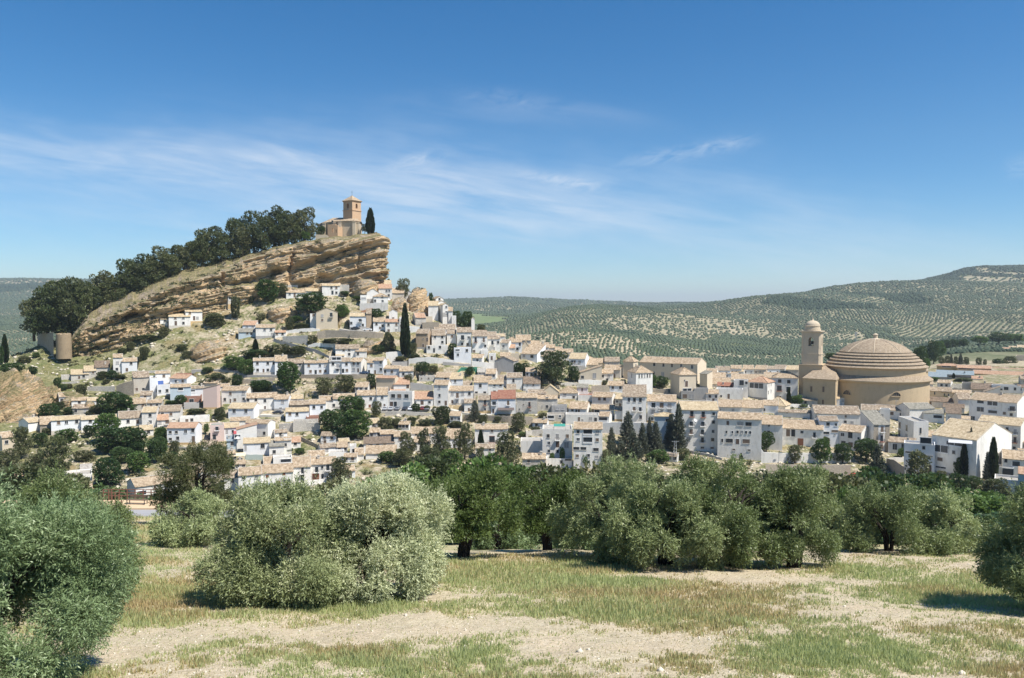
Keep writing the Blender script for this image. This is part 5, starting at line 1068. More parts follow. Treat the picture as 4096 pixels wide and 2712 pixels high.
# ------------------------------------------------------------------ the round church with its bell tower
def z_at(c, y, Y): return -(py_(c, y)-HZ)/800*Y
def xw(c, x, Y): return (px_(c, x)-512)/800*Y
def round_church():
    Yc = 368.0; cx = xw('G', 1315, Yc); k = CR['G'][2]/4*Yc/800; zb = -52.0
    root = link('round_church', None, None, (cx, Yc, -46)); tag(root, 'round sandstone church with stepped tiled dome on the right of town', 'church')
    def Zs(y): return z_at('G', y, Yc)+46     # heights read on the silhouette
    b = MB(); zl = -(py_('G', 862)-HZ)/800*344.5+46; Rl = 23.6; Rd = 476*k
    # lower drum: front bulge
    b.lathe([(Rl-1.0, zb+46), (Rl-1.0, zl-1.1), (Rl-.7, zl-1.0), (Rl-.7, zl-.7), (Rl+.1, zl-.5), (Rl+.35, zl-.1), (Rl+.35, zl+.15), (Rl-.5, zl+.2)], 120)
    b.build('wall', SAND, root, smooth=False)
    b = MB(); zr = Zs(800); b.lathe([(Rl+.3, zl+.17), (Rd-.1, zl+2.3)], 120); b.lathe([(Rl+.3, zl+.02), (Rl+.3, zl+.17)], 120); b.build('lower_roof', DOMET, root)
    b = MB(); zc = Zs(682)
    b.lathe([(Rd, zl+1.5), (Rd, zc-1.0), (Rd+.25, zc-.9), (Rd+.25, zc-.6), (Rd+.55, zc-.45), (Rd+1.2, zc-.12), (Rd+1.2, zc+.02), (Rd-1, zc+.12)], 120)
    b.build('drum', SAND, root)
    # stepped rings
    radii = [(466, 650), (436, 618), (406, 588), (376, 561), (347, 535)]; pr = Rd+1.1; pz = zc+.02
    for r, y in radii:
        r = r*k; z = Zs(y); q = MB()
        q.lathe([(pr+.16, pz-.14), (pr+.2, pz-.02), (r+.05, pz+.62*(z-pz)-.05)], 120); q.build('tiled_ring', DOMET, root)
        q = MB(); zz = pz+.62*(z-pz)-.1
        q.lathe([(r, zz-.1), (r, z-.14), (r+.12, z-.08), (r+.12, z+.0), (r-.3, z+.05)], 120); q.build('stone_step', DOMET, root)
        pr, pz = r+.2, z+.01
    b = MB(); cap = [(345, 537), (318, 516), (285, 491), (245, 468), (200, 447), (150, 430), (100, 417), (62, 408)]
    prof_ = [(r*k+.1, Zs(y)) for r, y in cap]; b.lathe(prof_, 96)
    d_ = b.build('dome', DOMET, root, smooth=True)
    q = MB()
    for a in range(8):
        t = a*math.pi/4+.32; q.tube([(r*math.cos(t), r*math.sin(t), z+.06) for r, z in prof_], .16, 5)
    q.build('dome_rib', SANDT, d_)
    q = MB(); zt = Zs(410)
    q.lathe([(3.2, zt-.25), (3.2, zt+.1), (2.3, zt+.3), (1.15, zt+.4), (.95, zt+.6), (.95, zt+1.9), (1.2, zt+2.0), (1.2, zt+2.15), (.9, zt+2.3), (.55, zt+2.6), (.0, zt+2.85)], 24); q.build('lantern', SANDT, root)
    # lunette windows on the front wall
    def wall_item(x, y, w, h_, kind, name):
        dx = (px_('G', x)-512)/800
        # point on lower drum hit by the view ray
        A = dx*dx+1; B_ = -2*(dx*cx+Yc); Cc = cx*cx+Yc*Yc-(Rl-1.0)**2; Y = (-B_-math.sqrt(B_*B_-4*A*Cc))/(2*A)
        X = dx*Y; z = z_at('G', y, Y)+46; a = math.atan2(Y-Yc, X-cx); s = CR['G'][2]/4*Y/800; w *= s*1.12; h_ *= s
        m = MB()
        if kind == 'lun':
            pts = [(w/2*math.cos(t), h_*math.sin(t)) for t in np.linspace(0, math.pi, 17)]; n = len(pts)
            m.add([(p[0], -.05, p[1]) for p in pts]+[(p[0], .1, p[1]) for p in pts], [tuple(range(n))[::-1]], 0)
            for i in range(n-1):
                m.add([(pts[i][0], -.35, pts[i][1]), (pts[i+1][0], -.35, pts[i+1][1]), (pts[i+1][0]*1.09, -.35, pts[i+1][1]*1.12), (pts[i][0]*1.09, -.35, pts[i][1]*1.12),
                       (pts[i][0], .3, pts[i][1]), (pts[i+1][0], .3, pts[i+1][1]), (pts[i+1][0]*1.09, .3, pts[i+1][1]*1.12), (pts[i][0]*1.09, .3, pts[i][1]*1.12)],
                      [(0, 1, 2, 3), (0, 4, 5, 1), (2, 6, 7, 3)], 1)
            for t in (-.25, 0, .25): m.box(t*w-.05, t*w+.05, -.12, -.06, 0, h_*.85, 1)
            m.box(-w/2-.2, w/2+.2, -.4, .3, -.25, 0, 1)
        m.build(name, [GLASS, SAND], root, (X-cx, Y-Yc, z), a+math.pi/2)
    wall_item(1027, 990, 76, 44, 'lun', 'window'); wall_item(1541, 1008, 80, 42, 'lun', 'window')
    # left block and right block with their hipped roofs
    def P(x, Y): return (xw('G', x, Y)-cx, Y-Yc)
    def block(poly, ze, ridge, zr_, name, solid=None):
        m = MB(); m.prism(poly, zb+46, ze-.9); n = len(poly)
        cxx, cyy = sum(p[0] for p in poly)/n, sum(p[1] for p in poly)/n
        for s, z0, z1 in ((1.012, ze-.9, ze-.6), (1.03, ze-.6, ze-.3), (1.05, ze-.3, ze)):
            m.prism([(cxx+(p[0]-cxx)*s, cyy+(p[1]-cyy)*s) for p in poly], z0, z1)
        w = m.build(name, SAND, root)
        m = MB(); pe = [(cxx+(p[0]-cxx)*1.06, cyy+(p[1]-cyy)*1.06, ze+.02) for p in poly]; r = [(q[0], q[1], zr_) for q in ridge]
        vs = pe+r; fs = []
        for i in range(n):
            j = (i+1) % n
            a = min(range(len(r)), key=lambda q: (r[q][0]-pe[i][0])**2+(r[q][1]-pe[i][1])**2); bb = min(range(len(r)), key=lambda q: (r[q][0]-pe[j][0])**2+(r[q][1]-pe[j][1])**2)
            fs.append((i, j, n+bb) if a == bb else (i, j, n+bb, n+a))
        m.add(vs, fs); m.build(name.replace('wing', 'wing_roof'), DOMET, root); return w
    zw = -(py_('G', 826)-HZ)/800*354+46
    lb = block([P(566, 359), P(905, 349.6), P(960, 365), P(640, 392)], zw, [P(735, 369), P(900, 369)], zw+4.9, 'left_wing')
    zw2 = -(py_('G', 852)-HZ)/800*350+46
    block([P(1668, 348.5), P(1852, 352.5), P(1830, 384), P(1640, 384)], zw2, [P(1760, 368), P(1700, 372)], zw2+3.2, 'right_wing')
    block([P(1740, 372), P(1872, 376), P(1860, 396), P(1730, 396)], zw2+2.6, [P(1790, 384)], zw2+5.0, 'rear_wing')
    for x, y, w, hh, nm in ((658, 933, 34, 58, 'window'), (786, 935, 34, 58, 'window'), (655, 1065, 26, 50, 'door'), (781, 1070, 28, 48, 'door')):
        s = CR['G'][2]/4*350/800; Yq = 359-(x-566)/(905-566)*9.4; m = MB(); w *= s; hh *= s
        m.box(-w/2, w/2, -.06, .1, -hh/2, hh/2, 0); m.box(-w/2-.25, w/2+.25, -.25, .1, hh/2, hh/2+.3, 1); m.box(-w/2-.25, -w/2, -.18, .1, -hh/2, hh/2, 1); m.box(w/2, w/2+.25, -.18, .1, -hh/2, hh/2, 1); m.box(-w/2-.3, w/2+.3, -.3, .1, -hh/2-.25, -hh/2, 1)
        m.build(nm, [SHUT if nm == 'window' else DOORM, SAND], root, (xw('G', x, Yq)-cx, Yq-Yc-.02, z_at('G', y, Yq)+46), -.585)
    s = .0415; m = MB(); m.box(-.5, .5, -.1, .1, -.8, .8, 0); m.box(-.7, .7, -.2, .1, .8, 1.0, 1); m.build('window', [GLASS, SAND], root, (xw('G', 1742, 350.0)-cx, 350.0-Yc, z_at('G', 967, 350)+46), .05)
    # the shorter end door block above the left terrace is part of the wing; bell tower
    Yt = 370.0; tx = xw('G', 655, Yt)-cx; T = MB(); kz = lambda y: z_at('G', y, Yt)+46; s = CR['G'][2]/4*Yt/800
    tw = link('bell_tower', None, root, (tx, Yt-Yc, 0), -.5)
    def sq(w, c_=0.0):
        if not c_: return [(-w, -w), (w, -w), (w, w), (-w, w)]
        return [(-w+c_, -w), (w-c_, -w), (w, -w+c_), (w, w-c_), (w-c_, w), (-w+c_, w), (-w, w-c_), (-w, -w+c_)]
    W1 = 5.0; zA = kz(668); T.prism(sq(W1), zb+46, zA-.5); T.prism(sq(W1+.3), zA-.5, zA); T.build('tower_base', SAND, tw)
    T = MB(); W2 = 4.25; zB = kz(565); zC = kz(322)
    T.prism(sq(W2, .9), zA, zB)
    T.prism(sq(W2+.15, .9), zB, zB+.4)
    zo, zp = kz(478), kz(385)                        # belfry opening sill and arch top
    T.prism(sq(W2-.05, .9), zB+.4, zo-.8); 
    # four corner piers leaving arched openings
    pw = 1.15; ww = W2-.05
    for sx_ in (-1, 1):
        for sy in (-1, 1):
            x0, x1 = sorted((sx_*pw, sx_*ww)); y0, y1 = sorted((sy*pw, sy*ww)); ch = .8
            poly = [(x0, y0), (x1, y0), (x1, y1), (x0, y1)]
            cnr = (sx_*ww, sy*ww); out = []
            for p_ in poly:
                if p_ == cnr:
                    i = poly.index(p_); a, b2 = poly[i-1], poly[(i+1) % 4]
                    for q in (a, b2):
                        L_ = math.hypot(q[0]-p_[0], q[1]-p_[1]); out.append((p_[0]+(q[0]-p_[0])*ch/L_, p_[1]+(q[1]-p_[1])*ch/L_))
                else: out.append(p_)
            T.prism(out, zo-.8, zC-.9)
    T.prism([(-pw-.02, -ww+.02), (pw+.02, -ww+.02), (pw+.02, ww-.02), (-pw-.02, ww-.02)], zo-.8, zo)
    T.prism([(-ww+.02, -pw-.02), (ww-.02, -pw-.02), (ww-.02, pw+.02), (-ww+.02, pw+.02)], zo-.8, zo+.01)
    zarch = zp-pw
    for rot in (0, 1):                              # arch spandrels
        for i in range(10):
            t0, t1 = math.pi*i/10, math.pi*(i+1)/10; xa, xb = pw*math.cos(t0), pw*math.cos(t1); za = zarch+pw*min(math.sin(t0), math.sin(t1))
            x0, x1 = min(xa, xb), max(xa, xb)
            if rot == 0: T.box(x0, x1, -ww+.02, -ww+.9, za, zC-.9); T.box(x0, x1, ww-.9, ww-.02, za, zC-.9)
            else: T.box(-ww+.02, -ww+.9, x0, x1, za, zC-.9); T.box(ww-.9, ww-.02, x0, x1, za, zC-.9)
    for y_, w_ in ((-.9, 0.1), (-.6, .35), (-.3, .75)): T.prism(sq(W2+w_, .9), zC+y_, zC+y_+.3)
    T.prism(sq(W2-.02, .9), zC-1.2, zC-.88)
    T.build('belfry', SANDT, tw)
    for sg in (-1, 1):                              # bells
        q = MB(); q.lathe([(.75, 0), (.62, .2), (.48, .6), (.4, .95), (.2, 1.1), (0, 1.12)], 16); q.box(-.9, .9, -.1, .1, 1.1, 1.35); q.build('bell', IRON, tw, (0, sg*2.2, zo+.7))
    q = MB(); q.lathe([(3.7, zC), (3.7, zC+.9), (3.35, zC+1.0), (3.35, kz(268)-.2), (3.55, kz(268)), (3.3, kz(268)+.15)], 24); q.build('dome_drum', SANDT, tw)
    q = MB(); z0 = kz(268)+.1; hD = kz(213)-z0; q.lathe([(3.25*math.cos(t), z0+hD*math.sin(t)) for t in np.linspace(0, 1.35, 12)]+[(.55, z0+hD), (.5, z0+hD+.4), (.22, z0+hD+.7), (.35, z0+hD+1.0), (.1, z0+hD+1.3), (.03, kz(170)), (0, kz(168))], 24); q.build('small_dome', SANDT, tw, smooth=True)
    return root
round_church()
# stray antenna mast by the church
m = MB(); zt = z_at('G', 332, 460); g0 = -49; p = (xw('G', 1110, 460), 460, g0)
m.tube([(0, 0, 0), (0, 0, zt-g0)], .22, 8)
for dx in (-.5, .5): m.box(dx-.16, dx+.16, -.35, -.1, zt-g0-2.4, zt-g0-.2); m.tube([(0, 0, zt-g0-1.2), (dx, -.2, zt-g0-1.2)], .06, 5)
tag(m.build('antenna_mast', STEEL, None, p), 'thin pale telephone mast behind the round church dome', 'mast')
# ------------------------------------------------------------------ the old church on the rock
def rock_church():
    Y0 = 437.0; cx = xw('M', 1560, Y0); zg = z_at('M', 625, Y0)
    root = link('old_church', None, None, (cx, Y0, zg)); tag(root, 'old sandstone church with square bell tower on top of the cliff', 'church')
    P = lambda x, Y: (xw('M', x, Y)-cx, Y-Y0)
    Z = lambda y, Y: z_at('M', y, Y)-zg
    ze = Z(490, 434)
    poly = [P(1238, 452), P(1300, 441), P(1470, 433), P(1476, 432.4), P(1612, 431.5), P(1688, 437), P(1700, 452), P(1300, 466)]
    m = MB(); m.prism(poly, -3, ze-.5); n = len(poly); ax, ay = sum(p[0] for p in poly)/n, sum(p[1] for p in poly)/n
    m.prism([(ax+(p[0]-ax)*1.02, ay+(p[1]-ay)*1.03) for p in poly], ze-.5, ze)
    for x, Y in ((1262, 446), (1310, 439), (1418, 435), (1473, 431.9), (1620, 431.2), (1655, 434)):
        a, b_ = P(x, Y); m.box(a-.75, a+.75, b_-1.1, b_+2, -3, ze-.9); m.box(a-.85, a+.85, b_-1.25, b_+2, ze-.9, ze-.55)
    m.build('nave_wall', SANDT, root)
    m = MB(); pe = [(ax+(p[0]-ax)*1.05, ay+(p[1]-ay)*1.07, ze+.02) for p in poly]
    zr = Z(412, 444); r = [(*P(1400, 450), zr-1.5), (*P(1500, 444), zr), (*P(1620, 442), zr-2.2)]
    fs = []
    for i in range(n):
        j = (i+1) % n; near = lambda p_: min(range(3), key=lambda q: (r[q][0]-p_[0])**2+(r[q][1]-p_[1])**2)
        a, b_ = near(pe[i]), near(pe[j])
        fs.append((i, j, n+b_) if a == b_ else (i, j, n+b_, n+a))
    m.add(pe+r, fs); m.build('nave_roof', ROOFM['t'], root)
    for x, Y, y, w, h_ in ((1395, 434.6, 500, .9, 2.0),):
        m = MB(); a, b_ = P(x, Y); zz = Z(y, Y); m.box(a-w/2, a+w/2, b_-.35, b_, zz-h_/2, zz+h_/2, 0); m.build('window', GLASS, root)
    # tower, turned so that two faces show
    a = 6.9/2; tx, ty = P(1600, 443); tw = link('bell_tower', None, root, (tx, ty, 0), math.radians(-33))
    z1, z2, z3 = Z(375, 440), Z(275, 440), Z(222, 443); m = MB()
    sq = lambda w: [(-w, -w), (w, -w), (w, w), (-w, w)]
    m.prism(sq(a), -3, z1-.2); m.prism(sq(a+.28), z1-.2, z1+.15)
    zo, zs = Z(355, 440), Z(302, 440); pw = .75; ww = a-.08
    m.prism(sq(ww), z1+.15, zo)
    for sx_ in (-1, 1):
        for sy in (-1, 1):
            x0, x1 = sorted((sx_*pw, sx_*ww)); y0, y1 = sorted((sy*pw, sy*ww)); m.box(x0, x1, y0, y1, zo, z2-.5)
    za = zs-pw
    for rot in (0, 1):
        for i in range(8):
            t0, t1 = math.pi*i/8, math.pi*(i+1)/8; xa, xb = sorted((pw*math.cos(t0), pw*math.cos(t1))); zz = za+pw*min(math.sin(t0), math.sin(t1))
            for sg in (-1, 1):
                y0, y1 = sorted((sg*(ww-.03), sg*(ww-.8)))
                if rot: m.box(xa, xb, y0, y1, zz, z2-.5)
                else: m.box(y0, y1, xa, xb, zz, z2-.5)
    m.prism(sq(a-.02), z2-.75, z2-.48); m.prism(sq(a+.15), z2-.5, z2-.2); m.prism(sq(a+.4), z2-.2, z2)
    m.build('tower_wall', SANDO, tw)
    m = MB(); e = a+.55; m.add([(-e, -e, z2+.02), (e, -e, z2+.02), (e, e, z2+.02), (-e, e, z2+.02), (0, 0, z3)], [(0, 1, 4), (1, 2, 4), (2, 3, 4), (3, 0, 4), (3, 2, 1, 0)])
    rf = m.build('tower_roof', ROOFM['t'], tw)
    m = MB(); m.tube([(0, 0, z3-.2), (0, 0, z3+2.6)], .06, 5); m.box(-.4, .4, -.04, .04, z3+1.7, z3+1.82); m.lathe([(.0, z3-.1), (.22, z3+.15), (0, z3+.4)], 8); m.build('cross', IRON, rf)
    m = MB(); m.lathe([(.5, 0), (.4, .2), (.3, .6), (.2, .75), (0, .8)], 12); m.build('bell', IRON, tw, (0, -1.6, zo+1.2))
    m = MB(); m.box(a+.0, a+.25, -1.1, 1.1, Z(478, 438), Z(462, 438)); m.box(a, a+.4, -.7, .7, Z(462, 438), Z(455, 438)); m.build('stone_relief', SANDT, tw)
    # ruined annex in front and the low broken walls
    m = MB(); p0, p1 = P(1345, 428), P(1448, 426.5); zt = Z(520, 427)
    ang = math.atan2(p1[1]-p0[1], p1[0]-p0[0]); w = math.hypot(p1[0]-p0[0], p1[1]-p0[1])
    for (x0, x1, z0, z1_) in ((0, .42*w, -3, zt), (.42*w, .56*w, -3, Z(605, 427)), (.42*w, .56*w, Z(560, 427), zt-.15), (.56*w, .8*w, -3, zt+.1), (.8*w, .88*w, -3, Z(610, 427)), (.8*w, .88*w, Z(575, 427), zt-.6), (.88*w, w, -3, zt-.4)): m.box(x0, x1, 0, .9, z0, z1_)
    m.box(0, .9, .9, 5.5, -3, zt-.3); m.box(w-.9, w, .9, 5.5, -3, zt-1.2); m.box(.9, w-.9, 4.6, 5.5, -3, zt-.8)
    an = m.build('ruined_annex', SANDO, root, (p0[0], p0[1], 0), ang)
    return root
rock_church()
wall_strip('M', [(1208, 622, 688), (1260, 624, 690), (1330, 626, 685), (1352, 650, 685)], SANDT, 'broken stone terrace wall at the foot of the old church', 'ruined_wall', Y=424.5, extra=3, th=1.2)
# round old fortress tower at the low end of the rock
m = MB(); p = at(px_('O', 720), py_('O', 625), 357); s = .0837*357/800; hh = 222*s
m.lathe([(3.2, -3), (3.15, hh*.5), (3.05, hh-.7), (3.0, hh-.1), (2.4, hh), (2.4, hh-1.2), (0, hh-1.2)], 40)
rj = random.Random(3); m.v = [(x, y, z+(rj.uniform(-.45, .25) if z > hh-1 else 0)) for x, y, z in m.v]
tag(m.build('fortress_tower', stone_smooth('fortress_stone', (.34, .26, .17), 1.0, (.16, .12, .08), .9), None, (p[0], p[1]+3, p[2])), 'squat round stone tower at the low left end of the rock', 'tower')
wall_strip('O', [(448, 365, 515), (500, 380, 525), (560, 400, 530), (640, 380, 540)], WALLM['s'], 'shaded fortress wall left of the round stone tower', 'fortress_wall', Y=[385, 377, 369, 362], th=1.2, extra=9)
# crags
boulder('rock_crag', 'N', 760, 545, 1110, 900, ROCK, 'grey and ochre crag standing among the upper houses', dep=9, seed=3, Y=409, tilt=.5, n=110, amp=.20)
boulder('rock_crag', 'N', 520, 690, 830, 880, ROCKG, 'grey rock shoulder left of the crag', dep=7, seed=5, Y=405, n=80)
boulder('rock_crag', 'M', 1580, 1075, 1840, 1205, ROCKG, 'grey boulder under the cliff', dep=6, seed=8, Y=411, n=80, amp=.16)
boulder('rock_crag', 'O', -420, 900, 470, 1580, ROCKL, 'tilted striped crag at the lower left', dep=16, seed=12, Y=309, tilt=.75, n=130, amp=.14)
boulder('rock_crag', 'C', 330, 60, 720, 240, ROCK, 'low tan rock shelf below the cliff houses', dep=8, seed=18, n=80, amp=.16)
boulder('rock_crag', 'A', 1020, 40, 1500, 260, ROCK, 'low rock shelf above the left village', dep=8, seed=19, n=80, amp=.16)
boulder('rock_crag', 'C', 1480, 470, 1740, 600, ROCK, 'smooth ochre rock patch beside the tall cypress', dep=6, seed=21, n=60, amp=.12)
for q, (a, b_, c_, d_) in enumerate(((480, 1040, 720, 1180), (600, 1110, 1000, 1260), (990, 1220, 1130, 1360))): boulder('boulder', 'O', a, b_, c_, d_, ROCKG if q else ROCK, ['large ochre boulder at lower left by the crag', 'low ochre ledge left of the leafy clump', 'pale boulder beside the dark leafy clump'][q], seed=30+q, n=50, cat='boulder', kind=None)
# ------------------------------------------------------------------ walls, streets
W_ = WALLM
wall_strip('C', [(950, 385, 470), (1050, 362, 445), (1250, 365, 450), (1450, 372, 460), (1640, 385, 462), (1745, 395, 450)], W_['s'], 'long stone terrace wall with hanging plants below the parked white car')
wall_strip('C', [(575, 372, 400), (680, 352, 395), (800, 340, 385), (900, 335, 375), (985, 350, 372)], W_['w'], 'white curving garden wall left of the big gabled house')
wall_strip('C', [(430, 458, 500), (520, 490, 530), (640, 520, 560), (800, 558, 600), (960, 600, 650), (1110, 680, 705)], W_['g'], 'grey ramp wall descending diagonally to the street row')
wall_strip('C', [(840, 545, 565), (930, 515, 560), (1050, 520, 570), (1200, 525, 575)], W_['w'], 'short white wall above the ramp')
wall_strip('C', [(540, 440, 500), (700, 430, 520), (840, 425, 540)], W_['t'], 'pale stone wall above the ramp')
wall_strip('C', [(735, 895, 935), (950, 892, 945), (1200, 890, 950), (1420, 888, 950), (1550, 895, 935)], W_['s'], 'stone wall carrying the street with the blue car')
wall_strip('C', [(0, 945, 975), (140, 950, 985), (300, 960, 1000), (420, 975, 1010)], W_['g'], 'grey garden wall left of the round tree')
wall_strip('C', [(790, 985, 1000), (950, 990, 1010), (1180, 985, 1005)], W_['s'], 'thin white stone terrace edge above the two shrubs')
wall_strip('D', [(700, 408, 465), (800, 395, 465), (950, 385, 468), (1100, 400, 465), (1240, 425, 465)], W_['w'], 'long bright white wall below the earth-walled ruin')
wall_strip('D', [(430, 330, 410), (520, 320, 400), (640, 315, 365)], W_['w'], 'white sloping wall left of the tall cypress')
wall_strip('D', [(1110, 440, 480), (1250, 455, 495), (1450, 470, 500)], W_['g'], 'grey kerb wall below the pale blank terrace block')
wall_strip('D', [(1455, 430, 495), (1600, 448, 515), (1735, 455, 520)], W_['w'], 'white wall left of the unrendered gabled building')
wall_strip('D', [(720, 690, 780), (850, 700, 785), (990, 730, 785)], W_['g'], 'buttressed grey yard wall above the terracotta house')
wall_strip('D', [(420, 1040, 1090), (560, 1030, 1085), (700, 1035, 1080), (900, 1050, 1085), (1010, 1055, 1090)], W_['t'], 'pale stone wall below the parked car row')
wall_strip('D', [(1350, 1075, 1125), (1500, 1075, 1130), (1700, 1085, 1150), (1850, 1090, 1170), (1985, 1095, 1180)], W_['s'], 'stone retaining wall below the red-roofed house')
wall_strip('E', [(400, 1088, 1200), (560, 1092, 1210), (690, 1098, 1190)], W_['s'], 'stone wall behind the feathery green tree')
wall_strip('E', [(1235, 655, 705), (1380, 655, 715), (1515, 665, 722)], W_['w'], 'white plinth wall below the old cream building')
wall_strip('E', [(1025, 695, 730), (1130, 688, 728), (1230, 690, 720)], W_['t'], 'white capped yard wall below the big pine')
wall_strip('E', [(1390, 730, 790), (1550, 720, 795), (1690, 722, 790)], W_['s'], 'shaded rubble yard wall below the cream apse')
wall_strip('F', [(440, 762, 800), (600, 765, 800), (810, 770, 825)], W_['s'], 'stone garden wall with tiled top between the hipped blocks')
wall_strip('F', [(30, 1170, 1290), (200, 1160, 1310), (400, 1165, 1330), (640, 1175, 1360)], W_['w'], 'tall white retaining wall behind the conifers')
wall_strip('K', [(120, 740, 775), (250, 765, 800), (420, 800, 835), (560, 845, 870)], W_['g'], 'dark kerb wall under the five-storey block')
wall_strip('K', [(1030, 740, 905), (1060, 775, 905), (1250, 782, 905), (1500, 785, 905), (1750, 780, 900), (2100, 785, 900)], W_['w'], 'long white wall behind the row of clipped round trees')
wall_strip('K', [(1080, 915, 1075), (1300, 920, 1075), (1550, 925, 1075), (1800, 925, 1075), (2100, 925, 1075)], W_['s'], 'high grey stone retaining wall topped with white blocks')
for q, x in enumerate((1175, 1312, 1605, 1735, 1868, 2010)):
    p = hit(px_('K', x), py_('K', 925)); 
wall_strip('J', [(445, 700, 760), (540, 720, 900), (600, 760, 1010), (660, 800, 1040)], W_['s'], 'stepped stone wall with white coping at the ramp')
wall_strip('J', [(440, 700, 740), (560, 690, 745), (660, 690, 740)], W_['w'], 'white curved wall end by the trimmed shrub')
wall_strip('O', [(1045, 1038, 1085), (1200, 1035, 1090), (1375, 1030, 1095)], W_['t'], 'grey field wall left of the sagging brown roof house')
wall_strip('O', [(735, 985, 1000), (850, 978, 1000), (950, 970, 995)], W_['t'], 'short white wall below the blue door cottage')
wall_strip('O', [(1390, 1030, 1130), (1480, 990, 1140), (1600, 965, 1150)], W_['s'], 'collapsed stone ruin wall beside the leafy clump')
wall_strip('N', [(135, 745, 850), (250, 742, 845), (400, 738, 800), (530, 735, 760)], W_['w'], 'white rampart wall below the hipped-roof house', Y=400)
wall_strip('N', [(160, 850, 880), (300, 810, 870), (440, 790, 830)], flat('rust_earth', (.36, .2, .12), .95), 'russet earth bank wall under the rampart')
wall_strip('N', [(1290, 900, 935), (1400, 935, 965), (1550, 985, 1010)], W_['w'], 'white path wall descending from the ridge gables')
wall_strip('N', [(785, 1062, 1150), (970, 1068, 1150)], W_['w'], 'flat white yard wall right of the tall cypress top')
wall_strip('A', [(1700, 500, 560), (1850, 505, 560), (2090, 480, 520)], W_['s'], 'dark stone wall left of the street row trees')
wall_strip('A', [(430, 400, 460), (600, 398, 420), (800, 390, 410)], W_['t'], 'low pale wall behind the left village')
wall_strip('A', [(1160, 1320, 1370), (960, 1310, 1340), (800, 1290, 1320)][::-1], W_['g'], 'grey block wall below the isolated orange-roofed house')
wall_strip('B', [(930, 965, 1000), (1180, 925, 965), (1330, 905, 945), (1500, 878, 915), (1700, 850, 885), (1850, 822, 860)], W_['w'], 'white parapet with gaps along the lower street row')
wall_strip('B', [(1580, 385, 430), (1700, 440, 480), (1830, 510, 545)], W_['s'], 'curving brown stone wall on the bare slope')
wall_strip('B', [(990, 570, 628), (1180, 572, 632)], flat('green_net', (.45, .52, .47), .9), 'pale net fence below the wide bluish house', 'net_fence', 'fence', th=.1)
wall_strip('B', [(1350, 250, 330), (1500, 240, 330), (1780, 240, 330)], W_['t'], 'whitish rough wall above the bare stony slope')
wall_strip('D', [(1250, 590, 600), (1330, 505, 540), (1520, 505, 545)], flat('green_net_dark', (.05, .22, .14), .9), 'dark green netting fence on the scrub slope', 'net_fence', 'fence', th=.1)
wall_strip('L', [(290, 350, 420), (360, 340, 400), (470, 330, 400)], W_['t'], 'stone wall left of the grey-white block top')
wall_strip('G', [(390, 1085, 1125), (480, 1090, 1130), (620, 1100, 1130)], W_['w'], 'white bench-like wall under the small tree by the church')
ASPH = flat('street_concrete', (.36, .35, .33), .95, 0, .1, .4, 1.0); PALE = flat('pale_street', (.56, .53, .47), .95, 0, .1, .4, 1.0)
street('C', [(80, 900), (450, 902), (800, 900), (1200, 895), (1560, 895)], 3.6, 'street', ASPH)
street('C', [(1230, 345), (1330, 360), (1500, 372), (1640, 382)], 3.6, 'street', PALE)
street('D', [(180, 1030), (500, 1020), (800, 1015), (1150, 1000), (1350, 1045), (1700, 1075)], 3.6, 'street', PALE)
street('C', [(280, 1370), (420, 1375), (560, 1370)], 4, 'street', PALE)
street('A', [(1100, 390), (1350, 380), (1640, 400), (1850, 428)], 3, 'street', ASPH)
street('J', [(-800, 930), (-300, 960), (100, 980), (500, 1010)], 6, 'street', ASPH)
street('B', [(900, 985), (1200, 960), (1500, 905), (1850, 850)], 3.5, 'street', PALE)
# ------------------------------------------------------------------ cars
def car_meshes(col):
    bm = MB(); prof_ = [(-2.1, .35), (-2.12, .75), (-1.95, .92), (-1.1, 1.0), (-.55, 1.42), (.75, 1.45), (1.5, 1.05), (2.02, .95), (2.12, .7), (2.08, .35)]
    n = len(prof_)
    for sgn in (1,):
        for i in range(n): pass
    ys = [(-.86, 0.0), (-.80, .04), (.80, .04), (.86, 0.0)]
    V_ = []
    for y, dz in ys:
        for x, z in prof_:
            t = .12*max(0, (z-1.0)/.45) if True else 0
            V_.append((x, y*(1-t), z+dz))
    F_ = []
    for a in range(3):
        for i in range(n-1): F_.append((a*n+i, a*n+i+1, (a+1)*n+i+1, (a+1)*n+i))
    F_.append(tuple(range(n))); F_.append(tuple(range(3*n, 4*n))[::-1]); F_.append((0, 3*n, 4*n-1, n-1))
    bm.add(V_, F_); body = bm.mesh('car_body', col)
    g = MB()
    for s in (-1, 1): g.add([(-.98, s*.845, 1.02), (-.5, s*.80, 1.36), (.68, s*.80, 1.38), (1.3, s*.845, 1.04)], [(0, 1, 2, 3) if s > 0 else (3, 2, 1, 0)])
    g.add([(-1.12, -.72, 1.03), (-1.12, .72, 1.03), (-.6, .68, 1.42), (-.6, -.68, 1.42)], [(0, 1, 2, 3)]); g.add([(1.5, -.7, 1.1), (1.5, .7, 1.1), (.84, .66, 1.46), (.84, -.66, 1.46)], [(3, 2, 1, 0)])
    w = MB(); w.lathe([(0, -.11), (.32, -.11), (.33, 0), (.32, .11), (0, .11)], 16)
    return body, g.mesh('car_glass', GLASS), w.mesh('wheel', flat('tyre', (.03, .03, .03), .9) if 'tyre' not in MATS else MATS['tyre'])
CARP = {}
